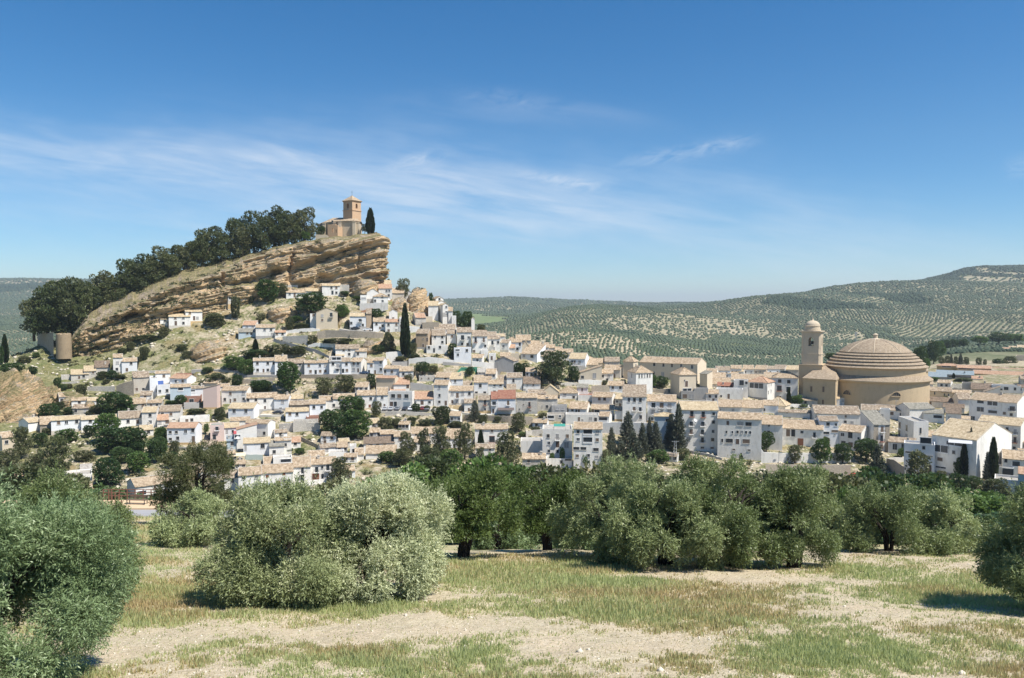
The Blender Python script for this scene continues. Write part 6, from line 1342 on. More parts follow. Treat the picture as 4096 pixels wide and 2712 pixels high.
def car(c, x, y, ang, colr, label, Y=None):
    if colr not in CARP:
        col = {'white': (.75, .75, .75), 'silver': (.45, .46, .48), 'dark': (.04, .045, .06), 'blue': (.07, .11, .18), 'red': (.55, .03, .02), 'grey': (.2, .21, .23), 'maroon': (.2, .04, .04)}[colr]
        CARP[colr] = car_meshes(flat('car_paint_'+colr, col, .25, 0, .6, .05))
    b, g, w = CARP[colr]; p = hit(px_(c, x), py_(c, y)) if Y is None else at(px_(c, x), py_(c, y), Y)
    r = link('parked_car', None, None, (p[0], p[1], p[2]+.12), ang); tag(r, label, 'car', 'cars parked in the village')
    link('body', b, r); link('windows', g, r)
    for sx_ in (-1.3, 1.3):
        for sy in (-.76, .76):
            o = link('wheel', w, r, (sx_, sy, .33)); o.rotation_euler = (math.pi/2, 0, 0)
    PADS.append((p[0], p[1], 2.6, 1.6, ang, p[2]+.1))
car('C', 1408, 358, -.25, 'dark', 'dark car parked nose to the pale balcony house')
car('C', 1552, 374, 0, 'white', 'white car parked above the long stone terrace wall')
car('C', 1518, 893, -.15, 'blue', 'blue car at the right end of the street row')
car('C', 485, 1368, -.15, 'dark', 'dark car parked above the house with coloured laundry')
car('A', 1585, 388, -.1, 'dark', 'dark car half hidden by green shrubs at the left street end')
for q, (x, cc, lb) in enumerate(((422, 'silver', 'silver car, leftmost of the row parked before the garage building'), (492, 'silver', 'second silver car of the row, below the wooden doors'), (568, 'grey', 'grey car of the row, directly left of the garage door'), (655, 'dark', 'dark car parked below the grey garage door'), (728, 'white', 'white van-like car right of the garage door'), (868, 'maroon', 'maroon car below the low terracotta-roofed house'), (925, 'grey', 'grey car right of the maroon one'))):
    car('D', x, 1022, math.pi/2-.1, cc, lb)
car('J', 60, 935, .5, 'red', 'bright red van-like car glimpsed through the conifer at lower right'); car('J', 495, 975, -.5, 'white', 'white car beside the stepped stone wall')
car('K', 1850, 1135, 0, 'grey', 'grey car at the foot of the high stone wall')
# lattice pylon and lamp posts
def pylon(c, x, y0, y1, label):
    p = hit(px_(c, x), py_(c, y1), 150); h_ = (py_(c, y1)-py_(c, y0))*p[1]/800; m = MB(); w = .55
    for sx_ in (-1, 1):
        for sy in (-1, 1): m.tube([(sx_*w, sy*w, 0), (sx_*w*.5, sy*w*.5, h_)], .06, 4)
    n = int(h_/1.1)
    for i in range(n):
        z0, z1 = h_*i/n, h_*(i+1)/n; a0, a1 = w*(1-.5*i/n), w*(1-.5*(i+1)/n)
        for s in (1, -1): m.tube([(-a0*s, -a0, z0), (a1*s, -a1, z1)], .035, 4); m.tube([(-a0, -a0*s, z0), (-a1, a1*s, z1)], .035, 4); m.tube([(a0, -a0*s, z0), (a1, a1*s, z1)], .035, 4)
    m.box(-1.2, 1.2, -.06, .06, h_-.3, h_-.15); tag(m.build('lattice_pylon', STEEL, None, p), label, 'pylon')
pylon('L', 1955, 455, 690, 'steel lattice pylon in front of the tall dark conifer')
def lamp(c, x, y0, y1, label, Y=None):
    p = hit(px_(c, x), py_(c, y1)) if Y is None else at(px_(c, x), py_(c, y1), Y); h_ = (py_(c, y1)-py_(c, y0))*p[1]/800
    r = link('lamp_post', None, None, p); tag(r, label, 'lamp post', 'lamp posts in the village')
    m = MB(); m.tube([(0, 0, -1), (0, 0, h_)], .07, 6); m.build('post', STEEL, r); m = MB(); m.box(-.1, .9, -.12, .12, h_-.05, h_+.1); m.build('lamp_head', STEEL, r)
lamp('K', 1240, 780, 912, 'lamp post in front of the long white wall'); lamp('D', 1405, 1148, 1215, 'lamp post behind the large two-storey house'); lamp('D', 58, 1370, 1445, 'lamp post left of the brown-roofed terrace house')
lamp('G', 1525, 1055, 1100, 'tiny lamp standing right below the right lunette window', Y=335); lamp('A', 1340, 950, 1010, 'dark post at the left of the green-roofed terrace')
# pergolas, awnings, dishes: small lifted covers
def awning(c, x0, x1, y0, y1, drop, mat, label, dep=2.5, Y=None):
    k = 0; p = hit(px_(c, (x0+x1)/2), py_(c, y1+drop)) if Y is None else at(px_(c, (x0+x1)/2), py_(c, y1+drop), Y)
    s = CR[c][2]/4*p[1]/800; w = (x1-x0)*s; hh = drop*s; rise = max(.1, (y1-y0)*s-.12*dep)
    r = link('awning', None, None, (p[0], p[1]-.6, p[2]), -math.atan(p[0]/p[1])); tag(r, label, 'awning')
    m = MB(); m.add([(-w/2, -dep/2, hh), (w/2, -dep/2, hh), (w/2, dep/2, hh+rise), (-w/2, dep/2, hh+rise), (-w/2, -dep/2, hh+.06), (w/2, -dep/2, hh+.06), (w/2, dep/2, hh+rise+.06), (-w/2, dep/2, hh+rise+.06)],
                    [(0, 3, 2, 1), (4, 5, 6, 7), (0, 1, 5, 4), (1, 2, 6, 5), (2, 3, 7, 6), (3, 0, 4, 7)]); m.build('cover', mat, r)
    m = MB(); m.box(-w/2, -w/2+.08, -dep/2, -dep/2+.08, -.5, hh); m.box(w/2-.08, w/2, -dep/2, -dep/2+.08, -.5, hh); m.build('posts', IRON, r)
awning('A', 1610, 1800, 1082, 1138, 70, CLOTHR, 'dark red awning on the stepping white house', 4)
awning('A', 695, 765, 512, 560, 60, CLOTHB, 'blue shade cloth on the light blue house terrace')
awning('B', 845, 1000, 545, 575, 60, CLOTHC, 'cream sun shade below the grey-blue cube house', 3)
awning('A', 1365, 1550, 1015, 1040, 120, CLOTHG, 'green flat shade on the pink-walled terrace house', 4)
awning('L', 598, 728, 258, 285, 30, CLOTHG, 'green awning on the roof of the grey-white block', 3, Y=266)
awning('F', 320, 500, 862, 880, 60, CLOTHG, 'green pelmet awning above the recessed apartment balconies', 1.5)
awning('D', 1765, 1962, 980, 1010, 70, flat('brown_canopy', (.13, .10, .09), .9), 'brown translucent canopy below the flat red roof', 4)
awning('J', 975, 1095, 410, 435, 60, CLOTHC, 'small orange-cream awning on the dark covered terrace', 2)
awning('J', 1190, 1440, 470, 505, 60, flat('white_cloth', (.55, .55, .55), .8), 'white terrace awning on the big straw-roofed house', 3, Y=249)
# satellite dishes
def dish(c, x, y, Y, label):
    p = at(px_(c, x), py_(c, y), Y); r = link('satellite_dish', None, None, p); tag(r, label, 'satellite dish', 'satellite dishes on houses')
    m = MB(); m.lathe([(0, 0), (.25, .03), (.5, .12), (.62, .2)], 18); o = m.build('reflector', STEEL if 0 else WHITE, r); o.rotation_euler = (R(80), 0, R(20)); m = MB(); m.tube([(0, .1, -1.2), (0, .1, 0)], .05, 5); m.build('arm', IRON, r)
dish('B', 922, 390, 282, 'white satellite dish in front of the red awning'); dish('B', 947, 668, 262, 'white satellite dish on the brown lower street roof'); dish('N', 548, 685, 398, 'grey satellite dish on the right end of rampart'); dish('F', 1140, 1132, 268, 'white satellite dish between two balconies of the five-storey block')
# viewing platform with bench and rail at the lower left
FT = flat('peach_paving', (.62, .46, .30), .9, 0, .1, .25, 2)
def slab(name, pxs, Y0, Y1, z, mat, th=.25, lab=None):
    m = MB(); a = (pxs[0]-512)/800; b_ = (pxs[1]-512)/800
    m.add([(a*Y0, Y0, z), (b_*Y0, Y0, z), (b_*Y1, Y1, z), (a*Y1, Y1, z), (a*Y0, Y0, z-th), (b_*Y0, Y0, z-th), (b_*Y1, Y1, z-th), (a*Y1, Y1, z-th)], [(0, 1, 2, 3), (0, 4, 5, 1), (1, 5, 6, 2), (2, 6, 7, 3), (3, 7, 4, 0)])
    o = m.build(name, mat); tag(o, lab, None, None, 'structure')
slab('road', (-200, 235), 73.2, 76.0, -19.42, flat('road_asphalt', (.33, .33, .34), .95, 0, .1, .3, 1))
slab('pavement', (-200, 190), 76.0, 79.3, -19.28, FT, .4)
m = MB(); m2 = MB(); rl = link('rail_fence', None, None, at(140, 502, 79.2)); rl.location.z = -19.28; ox, oy = rl.location.x, rl.location.y
tag(rl, 'rust-red metal rail behind the bench on the platform', 'railing')
for i in range(13):
    X = (100+i*8-512)/800*79.2-ox; m.box(X-.04, X+.04, -.04, .04, 0, 1.1)
for z in (.45, .78, 1.08): m2.box((100-512)/800*79.2-ox, (196-512)/800*79.2-ox, -.03, .03, z-.03, z+.03)
for i in range(5): Y = 76.3+i*.72-79.2; X = (118-i*3.2-512)/800*(79.2+Y)-ox; m.box(X-.04, X+.04, Y-.04, Y+.04, 0, 1.1)
m.build('post', RUST, rl); m2.build('rail', RUST, rl)
p = at(137, 507, 77.6); bn = link('park_bench', None, None, (p[0], p[1], -19.28), math.radians(-6)); tag(bn, 'dark slatted park bench on the peach paving', 'bench')
m = MB(); [m.box(-1, 1, y, y+.1, .42, .46) for y in (-.25, -.12, .01, .14)]; m.build('seat', SHUT, bn)
m = MB(); [m.box(-1, 1, .27, .30, z, z+.08) for z in (.55, .67, .79)]; m.build('backrest', SHUT, bn)
for x in (-.9, .9): m = MB(); m.box(x-.03, x+.03, -.25, -.2, 0, .42); m.box(x-.03, x+.03, .22, .28, 0, .85); m.box(x-.03, x+.03, -.25, .28, .38, .42); m.build('leg', IRON, bn)
# ------------------------------------------------------------------ trees
RG = np.random.default_rng(11)
def rdir(n, rg):
    v = rg.normal(size=(n, 3)); return v/np.linalg.norm(v, axis=1)[:, None]
def leaf_quads(Pp, D, ln, wd, rg, rnd=None):
    """one kite-shaped leaf per point: axis D, random roll"""
    n = len(Pp); S = np.cross(D, rdir(n, rg)); S /= (np.linalg.norm(S, axis=1)[:, None]+1e-9)
    l = (ln*rg.uniform(.7, 1.3, n))[:, None]; w = (wd*rg.uniform(.7, 1.3, n))[:, None]
    V = np.stack([Pp, Pp+D*l*.45+S*w*.5, Pp+D*l, Pp+D*l*.45-S*w*.5], 1).reshape(-1, 3)
    F = np.arange(4*n).reshape(-1, 4); r = rg.uniform(0, 1, n) if rnd is None else rnd
    return V, F, np.repeat(r, 4)
def blobs_leaves(B, n, ln, wd, rg, shell=.72, up=.35, flat_=1.0, cl=0.0):
    B = np.array(B, float); area = B[:, 3]**2; idx = rg.choice(len(B), n*2, p=area/area.sum())
    d = rdir(n*2, rg); rr = shell+(1.06-shell)*rg.uniform(0, 1, n*2)**.6
    Pp = B[idx, :3]+d*(B[idx, 3]*rr)[:, None]*np.array((1, 1, flat_))
    ins = np.zeros(len(Pp), bool)
    for b in B:
        q = (Pp-b[:3])/np.array((1, 1, flat_)); ins |= (q*q).sum(1) < (b[3]*.70)**2
    Pp, d, idx = Pp[~ins][:n], d[~ins][:n], idx[~ins][:n]
    D = d+rdir(len(Pp), rg)*.8+np.array((0, 0, up)); D /= np.linalg.norm(D, axis=1)[:, None]
    bt = rg.uniform(-.25, .25, len(B))[idx]
    return leaf_quads(Pp, D, ln, wd, rg, np.clip(rg.uniform(0, 1, len(Pp))*.8+.1+bt, 0, 1))
def mk_unit(kind, seed):
    rg = np.random.default_rng(seed); B = []
    if kind in ('broad', 'dark', 'bush', 'tam'):
        n = 30 if kind != 'bush' else 16
        for i in range(n):
            t, z = rg.uniform(0, 6.28), rg.uniform(.12, .9); prof_ = math.sin(math.pi*min(1, (z*.85+.12)))**.6
            r = .36*prof_*rg.uniform(.55, 1.05); B.append((r*math.cos(t), r*math.sin(t), z, rg.uniform(.09, .17)))
        B.append((0, 0, .5, .30)); B.append((0, 0, .75, .2))
        V, F, r = blobs_leaves(B, 4200 if kind != 'tam' else 3000, .062, .045, rg)
        if kind == 'tam': V = V+rg.normal(size=(len(V)//4, 3)).repeat(4, 0)*.015
    elif kind in ('pine', 'ppine'):
        for i in range(40):
            z = rg.uniform(.08, .95)**.85; t = rg.uniform(0, 6.28); r = .38*np.interp(z, [0, .3, .6, .85, 1], [.75, 1, .9, .6, .2])*rg.uniform(.45, 1.08)
            B.append((r*math.cos(t), r*math.sin(t), z, rg.uniform(.06, .12)))
        for i in range(6): B.append((rg.uniform(-.1, .1), rg.uniform(-.1, .1), .2+.12*i, .15))
        V, F, r = blobs_leaves(B, 5200, .05, .026, rg, up=.7, flat_=.85)
    elif kind == 'cyp':
        n = 3600; z = rg.uniform(0, 1, n); pr = .5*np.interp(z, [0, .06, .25, .55, .85, 1], [.5, .8, 1, .82, .42, .05]); t = rg.uniform(0, 6.28, n)
        pr = pr*(1+.14*noise(t*1.3, z*9, 0, seed)+.1*noise(t*3, z*22, 0, seed+1))*rg.uniform(.78, 1.03, n)
        Pp = np.stack([pr*np.cos(t), pr*np.sin(t), z], 1); D = np.stack([np.cos(t)*.35, np.sin(t)*.35, np.ones(n)*.12], 1)+rdir(n, rg)*.15
        D /= np.linalg.norm(D, axis=1)[:, None]; V, F, r = leaf_quads(Pp, D, .14, .13, rg)
        V[:, 2] = np.where(True, V[:, 2], V[:, 2])
    elif kind == 'con':
        Ps, Ds = [], []; z = .06
        while z < .98:
            R_ = .5*(1-z)**.75*(.9+.1); nb = 7 if z < .8 else 5; off = rg.uniform(0, 6.28)
            for b in range(nb):
                t = off+6.28*b/nb+rg.uniform(-.3, .3); L_ = R_*rg.uniform(.6, 1.12); m_ = max(8, int(110*L_+10)); q = rg.uniform(.1, 1, m_)**.8
                pos = np.stack([L_*q*math.cos(t), L_*q*math.sin(t), z-.05*q*(L_/.5)+.05*q**3], 1)+rg.normal(size=(m_, 3))*np.array((.022, .022, .012))*(1.2-.5*q)[:, None]
                Ps.append(pos); dd = np.tile((math.cos(t)*.8, math.sin(t)*.8, -.12), (m_, 1))+rdir(m_, rg)*.55; Ds.append(dd/np.linalg.norm(dd, axis=1)[:, None])
            z += rg.uniform(.028, .045)
        Pp, D = np.concatenate(Ps), np.concatenate(Ds); V, F, r = leaf_quads(Pp, D, .05, .03, rg)
    return mesh_np('crown_'+kind, V, F, FOL[kind], False, attrs={'rnd': r})
UNIT = {k: [mk_unit(k, 100+i*7+j*31) for j in range(3 if k not in ('cyp', 'ppine') else 2)] for i, k in enumerate(('broad', 'dark', 'bush', 'pine', 'ppine', 'cyp', 'con', 'tam'))}
def mk_trunk(seed, n=5):
    rg = random.Random(seed); m = MB(); m.tube([(0, 0, -.25), (.01, 0, .2), (.0, .01, .5), (.02, 0, .8)], [.045, .035, .025, .008], 7)
    for i in range(n):
        t = rg.uniform(0, 6.28); z = rg.uniform(.15, .5); r = rg.uniform(.2, .38); m.tube([(0, 0, z), (r*.5*math.cos(t), r*.5*math.sin(t), z+.12), (r*math.cos(t), r*math.sin(t), z+rg.uniform(.2, .35))], [.02, .014, .005], 5)
    return m.mesh('trunk', BARK, True)
TRK = [mk_trunk(s) for s in range(3)]
NAMES = {'broad': 'leafy_tree', 'dark': 'leafy_tree', 'bush': 'shrub', 'pine': 'pine_tree', 'ppine': 'pine_tree', 'cyp': 'cypress', 'con': 'conifer', 'tam': 'shrub_tree'}
CATS = {'broad': 'tree', 'dark': 'tree', 'bush': 'shrub', 'pine': 'pine tree', 'ppine': 'pine tree', 'cyp': 'cypress', 'con': 'conifer', 'tam': 'tree'}
tcount = [0]
def tree(c, x, yb, yt, w, kind, label, Y=None, clear=None, group=None, zb=None, y0=150, name=None, cat=None):
    p = hit(px_(c, x), py_(c, yb), y0) if Y is None else at(px_(c, x), py_(c, yb), Y)
    if Y is not None and zb is not None: p[2] = zb
    top = z_of(px_(c, x), py_(c, yt), p[1]); h_ = max(.6, (top-p[2])*1.03); wd = w*CR[c][2]/4*p[1]/800*(1.32 if 'pine' in kind else 1.12)
    if c != 'R': OCC.append((px_(c, x)-w*CR[c][2]*.11, px_(c, x)+w*CR[c][2]*.11, py_(c, yt), py_(c, yb)))
    rg = random.Random(tcount[0]*13+5); tcount[0] += 1
    clear = {'broad': .10, 'dark': .08, 'pine': .02, 'ppine': .06, 'con': .06, 'cyp': .03, 'bush': -.12, 'tam': .05}[kind] if clear is None else clear
    r = link(name or NAMES[kind], None, None, p, rg.uniform(0, 6.28)); tag(r, label, cat or CATS[kind], group)
    v = rg.choice(UNIT[kind]); o = link('crown', v, r, (0, 0, h_*clear)); o.scale = (wd*1.08, wd*1.08, h_*(1-clear))
    if kind != 'bush':
        t = link('trunk', rg.choice(TRK), r); s = max(wd, h_*.35); t.scale = (s*.9, s*.9, h_*.8)
    return r
def ridge_pine(x, ytop, w, off, label, ybase=None):
    pxx = x/2.3125; Yc = np.interp(pxx, [a for a, *_ in ST[:13]], [b for _, b, *_ in ST[:13]])+off; X = (pxx-512)/800*Yc
    z = rock_top(X, Yc); hgt = z_of(pxx, ytop/2.3125, Yc)-z
    return Yc, z
pines = [(78, 690, 46, 8), (108, 668, 66, 9), (138, 655, 72, 12), (165, 653, 62, 9), (190, 657, 50, 7), (212, 665, 40, 9), (237, 636, 46, 12), (262, 650, 40, 9), (292, 607, 46, 12), (316, 612, 42, 9), (340, 588, 44, 14), (352, 602, 42, 9), (372, 576, 44, 12), (392, 590, 40, 8),
         (412, 571, 42, 13), (432, 578, 36, 9), (452, 566, 34, 12), (470, 540, 44, 10), (492, 528, 46, 14), (512, 540, 40, 9), (544, 507, 44, 13), (560, 530, 38, 8), (588, 493, 46, 13), (612, 505, 36, 8), (636, 488, 46, 13), (658, 495, 40, 10), (680, 505, 34, 8), (704, 483, 46, 11)]
desc = ['low leaning', 'broad', 'dense', 'tall', 'thin', 'small', 'slender', 'shaggy', 'rounded']
for i, (x, yt, w, off) in enumerate(pines):
    Yc, z = ridge_pine(x, yt, w, off+3, '')
    k = 'pine' if i % 3 else 'ppine'
    rw = 'back' if off > 10 else 'front'
    tree('Z', x, yt+60, yt+3-(i*37 % 9), w*1.32, k, '%s dark pine on the rock ridge, number %d counted from the left end' % (desc[i % 9], i+1), Y=Yc, zb=(z_of(x/2.3125, 334, Yc) if x < 200 else z-.5), clear=-.03, group='pines on the rock ridge')
Yc = 427; tree('M', 1782, 605, 370, 68, 'cyp', 'lone dark cypress on the cliff top beside the old church', Y=430, zb=z_of(px_('M', 1782), py_('M', 612), 430))
tree('M', 1722, 600, 518, 66, 'tam', 'small airy tree between the old church and the cypress', Y=436)
tree('M', 1100, 690, 595, 90, 'broad', 'light green bush under the last ridge pine', Y=423); tree('M', 1272, 620, 540, 80, 'dark', 'dark shrub against the ruined annex', Y=433)
LT = [('M', 715, 1320, 1110, 225, 'broad', 'leafy green tree before the long white house under the cliff'), ('M', 868, 1275, 1145, 110, 'tam', 'airy pale tree between the two white cliff houses'), ('M', 1165, 1455, 1240, 310, 'dark', 'dense dark green fig tree below the cliff houses'),
      ('M', 370, 1500, 1275, 110, 'bush', 'dark column-like shrub beside the loggia house'), ('M', 150, 1568, 1440, 230, 'bush', 'olive-green bushy clump below the small white houses'), ('M', 540, 1335, 1278, 60, 'bush', 'small bush at the corner of the loggia house'),
      ('M', 1730, 1130, 1058, 100, 'bush', 'round bush on the grey boulder under the cliff'), ('M', 1510, 1260, 1215, 110, 'broad', 'green vine pergola beside the walled yard house'), ('M', 1700, 1250, 1208, 90, 'broad', 'bright vine cover right of the pergola'), ('M', 1635, 1310, 1268, 75, 'broad', 'bright green shrub by the rampart'),
      ('M', 1490, 1490, 1365, 140, 'broad', 'bright green bushes right above the big gabled house'), ('M', 1845, 1520, 1400, 130, 'dark', 'dark round bush under the russet wall'), ('M', 640, 1520, 1445, 90, 'bush', 'dark bush on the rock shelf'), ('M', 1975, 1130, 1090, 40, 'dark', 'dark bush at the foot of the cliff corner', ),
      ('N', 745, 560, 430, 190, 'tam', 'small airy tree on skyline between cliff and crag'), ('N', 702, 655, 570, 110, 'bush', 'round shrub before the flat-roofed white block'), ('N', 960, 600, 530, 170, 'bush', 'scrub growing on top of the crag'), ('N', 1125, 745, 620, 70, 'dark', 'dark bush right behind the crag'),
      ('N', 1480, 985, 855, 140, 'dark', 'left dark tree at the ridge end'), ('N', 1625, 1075, 862, 175, 'dark', 'right dark tree at the ridge end, taller'), ('N', 1370, 1030, 940, 160, 'bush', 'green scrub clump below the stepped gables'), ('N', 1200, 930, 800, 150, 'bush', 'dry scrub right of the crag'), ('N', 1830, 1115, 1040, 150, 'bush', 'scrub on the ridge above the brown roofs'),
      ('N', 770, 1475, 812, 100, 'cyp', 'very tall narrow cypress in the middle of the hill village'), ('N', 870, 1440, 1300, 130, 'bush', 'grey-green bush right of the tall cypress'), ('N', 1425, 1480, 1310, 130, 'dark', 'round fig tree before the tall pale terrace block'), ('N', 390, 1430, 1330, 170, 'dark', 'dark low bush left of the tall cypress'), ('N', 530, 1400, 1150, 180, 'bush', 'tall olive-like bush left of the tall cypress'),
      ('N', 1650, 1290, 1258, 90, 'broad', 'vine over the terrace of tall white house'), ('N', 1865, 1312, 1288, 125, 'broad', 'flat vine pergola crown before twin balcony house'), ('N', 900, 1520, 1440, 160, 'bush', 'low green bushes along white wall'), ('N', 700, 1540, 1480, 160, 'bush', 'low bushes at the foot of the tall cypress'),
      ('C', 610, 1095, 765, 290, 'broad', 'big round bright tree in front of the street row'), ('C', 110, 910, 720, 185, 'broad', 'smaller round tree at the left end of the street row'), ('C', 280, 1110, 965, 240, 'dark', 'spreading bush left below the big round tree'), ('C', 1025, 1150, 945, 200, 'tam', 'grey-green olive shrub below street wall, left of two'), ('C', 1285, 1110, 915, 240, 'tam', 'grey-green olive shrub below street wall, right of two'),
      ('C', 1600, 1040, 890, 110, 'dark', 'green bush beside the blue car'), ('C', 220, 700, 600, 290, 'dark', 'dark hedge-like trees above the street row'), ('C', 370, 640, 555, 110, 'bush', 'grey bush among pale boulders above the street row'), ('C', 520, 660, 530, 200, 'bush', 'wide scrub clump above the street row'), ('C', 720, 640, 545, 230, 'bush', 'agave scrub slope above the street row'),
      ('C', 215, 610, 478, 50, 'cyp', 'small dark cypress above the street row'), ('C', 620, 360, 200, 110, 'bush', 'spiky palm-like bush left of big gabled house'), ('C', 700, 270, 190, 120, 'broad', 'bright green shrub left of the big gabled house'), ('C', 760, 340, 270, 190, 'bush', 'low grey scrub before the white curving wall'), ('C', 1200, 500, 455, 380, 'bush', 'long dry scrub strip below the stone terrace wall'),
      ('C', 900, 520, 420, 110, 'bush', 'dry bush at the left end of the stone terrace wall'), ('C', 1230, 190, 90, 130, 'broad', 'bright bush just right of the big gable'), ('C', 1350, 1420, 1160, 300, 'broad', 'upper crown of the great round tree cluster'), ('C', 1120, 1600, 1330, 260, 'dark', 'left lower crown of the great round tree cluster'), ('C', 1430, 1640, 1330, 330, 'broad', 'right lower crown of the great round tree cluster'), ('C', 1270, 1660, 1400, 260, 'dark', 'central lower crown of the great round tree cluster'),
      ('C', 1485, 1200, 1085, 40, 'cyp', 'thin cypress beside the great round tree'), ('C', 1660, 1420, 1230, 120, 'tam', 'small feathery tree before the parked car row'), ('C', 1480, 1330, 1190, 100, 'tam', 'feathery tree right of the great round tree'),
      ('D', 870, 575, 450, 170, 'dark', 'dark green bush above the buttressed yard wall'), ('D', 1000, 560, 480, 110, 'bush', 'green bush right above the buttressed yard'), ('D', 700, 700, 590, 100, 'bush', 'scrub clump left of half ruined hut'), ('D', 1430, 600, 500, 100, 'dark', 'bush inside the green netting'), ('D', 2010, 590, 460, 100, 'dark', 'bush right of the gabled brick building'),
      ('D', 790, 1040, 945, 110, 'dark', 'clipped tree at the car row, left'), ('D', 920, 1030, 960, 80, 'bush', 'clipped tree at the car row, right'), ('D', 1095, 1180, 975, 220, 'bush', 'large dense grey-green tree below the car row'), ('D', 1490, 1150, 905, 150, 'con', 'bluish conifer before the low white house'), ('D', 735, 1215, 1095, 120, 'bush', 'bush below the pale stone wall, left'), ('D', 420, 1250, 1110, 160, 'bush', 'tall scrub clump under the car row'),
      ('D', 1590, 1170, 1070, 110, 'bush', 'bush right of the bluish conifer'), ('D', 1765, 1160, 1090, 90, 'bush', 'bush on the stone retaining wall'), ('D', 560, 1220, 1120, 150, 'bush', 'dry scrub before the stone wall below cars'), ('D', 900, 1210, 1130, 170, 'bush', 'dry scrub strip behind the long clean roof'), ('D', 1260, 1220, 1150, 180, 'bush', 'scrub strip above broad tan roof'),
      ('E', 520, 1280, 1050, 180, 'tam', 'feathery light green tree before the stone wall'), ('E', 815, 1130, 1050, 100, 'bush', 'weeds on the rubble ramp'), ('E', 930, 700, 320, 400, 'pine', 'very big dense pine in the middle of town'), ('E', 1175, 680, 505, 130, 'dark', 'smaller dark tree leaning at right of the big pine'), ('E', 600, 560, 460, 110, 'dark', 'green tree left under the big pine'),
      ('E', 1548, 715, 660, 70, 'bush', 'small bush at the foot of the apse wall'), ('E', 1770, 725, 650, 90, 'bush', 'bush between apse and clerestory block'), ('E', 720, 1280, 1215, 130, 'bush', 'dry scrub left of grey-white block'), ('E', 570, 1330, 1280, 110, 'broad', 'bright bush left of grey-white block'),
      ('F', 600, 755, 610, 170, 'broad', 'green courtyard tree between the hipped blocks, left'), ('F', 740, 750, 620, 150, 'dark', 'dark courtyard tree between the hipped blocks, right'), ('F', 330, 1420, 1045, 200, 'con', 'tall ragged grey conifer before the white retaining wall'), ('F', 135, 1600, 1235, 150, 'con', 'left small conifer of the group'), ('F', 505, 1560, 1185, 170, 'con', 'middle conifer of the group'), ('F', 590, 1500, 1110, 110, 'con', 'thin conifer behind the group'), ('F', 665, 1530, 1170, 190, 'con', 'right conifer of the group'), ('F', 400, 1620, 1290, 260, 'con', 'broad lower conifer of the group'), ('F', 250, 1620, 1400, 230, 'con', 'lowest dark conifer of the group'),
      ('F', 935, 1520, 968, 210, 'con', 'tallest dark conifer beside the five-storey block'), ('F', 845, 1480, 1075, 170, 'con', 'second dark conifer left of the tallest one'), ('F', 700, 1640, 1500, 250, 'broad', 'bright green trees in the gully below the kerb wall'), ('F', 1000, 1600, 1480, 190, 'tam', 'pale grey-green tree below the five-storey block'),
      ('K', 1090, 775, 545, 160, 'dark', 'dark green shrub tree at the corner of long-roofed house'), ('K', 1430, 905, 690, 170, 'tam', 'first tree of the street row, partly thin'), ('K', 1745, 905, 625, 220, 'broad', 'rounded umbrella tree before the russet garage house'), ('K', 1790, 720, 590, 110, 'bush', 'olive shrub behind the umbrella tree'), ('K', 2000, 905, 680, 200, 'dark', 'rounded dark umbrella tree right of the first one'), ('K', 788, 870, 790, 30, 'cyp', 'tiny cypress tip in front of the large white house'),
      ('J', 205, 745, 482, 270, 'dark', 'large round dark tree before the stone-clad house'), ('J', 335, 1080, 560, 250, 'con', 'big ragged grey-green conifer at the lower right'), ('J', 820, 1070, 620, 280, 'tam', 'brownish airy tree before the white strip-window wing'), ('J', 1450, 905, 345, 100, 'con', 'tall slender conifer before the big white gable'), ('J', 1370, 940, 540, 70, 'cyp', 'dark narrow cypress left of slender conifer'), ('J', 1310, 930, 690, 100, 'dark', 'dark tree left of the narrow cypress'), ('J', 1715, 985, 495, 85, 'cyp', 'pointed cypress at the right'), ('J', 1645, 985, 635, 100, 'con', 'short conifer left of the pointed cypress'),
      ('J', 1310, 1160, 900, 270, 'dark', 'leafy green tree below the cypress pair'), ('J', 1110, 980, 850, 130, 'tam', 'small airy tree against the white wing'), ('J', 1740, 1200, 950, 330, 'tam', 'pale round grey-green tree at lower right'), ('J', 1700, 1500, 1130, 380, 'broad', 'bright green bushy tree at lower right'), ('J', 630, 690, 585, 100, 'broad', 'trimmed yellow-green shrub on the white wall'), ('J', 940, 1100, 950, 200, 'dark', 'dark growth at the foot of the white wing'), ('J', 100, 1100, 880, 200, 'tam', 'thin tall tree before the red car'), ('J', 60, 1300, 980, 280, 'broad', 'green thicket below the high stone wall'), ('J', 1500, 1060, 920, 160, 'dark', 'dark ivy clump under the cypresses'),
      ('G', 490, 1110, 1000, 135, 'broad', 'small round green tree before the church'), ('G', 405, 1110, 935, 34, 'cyp', 'thin dark cypress by the mansion corner'), ('G', 560, 1130, 1090, 90, 'broad', 'low bright shrub right of small round tree'), ('G', 740, 1100, 1070, 60, 'bush', 'little bush at the church wall'),
      ('P', 250, 700, 345, 220, 'ppine', 'thin open pine before the far left houses'), ('P', 650, 960, 455, 330, 'pine', 'dark dense pine at the lower left'), ('P', 1300, 520, 175, 270, 'broad', 'tall dark green tree before the long white house'), ('P', 1390, 610, 330, 420, 'dark', 'broad dark mass of the big lower left tree'), ('P', 1620, 600, 360, 250, 'dark', 'right arm of the big lower left tree'), ('P', 1070, 440, 310, 140, 'dark', 'small tree left of the tall dark green one'), ('P', 560, 410, 335, 130, 'bush', 'bush before the low stone shed'), ('P', 780, 520, 360, 250, 'broad', 'green bushes below the long white house'),
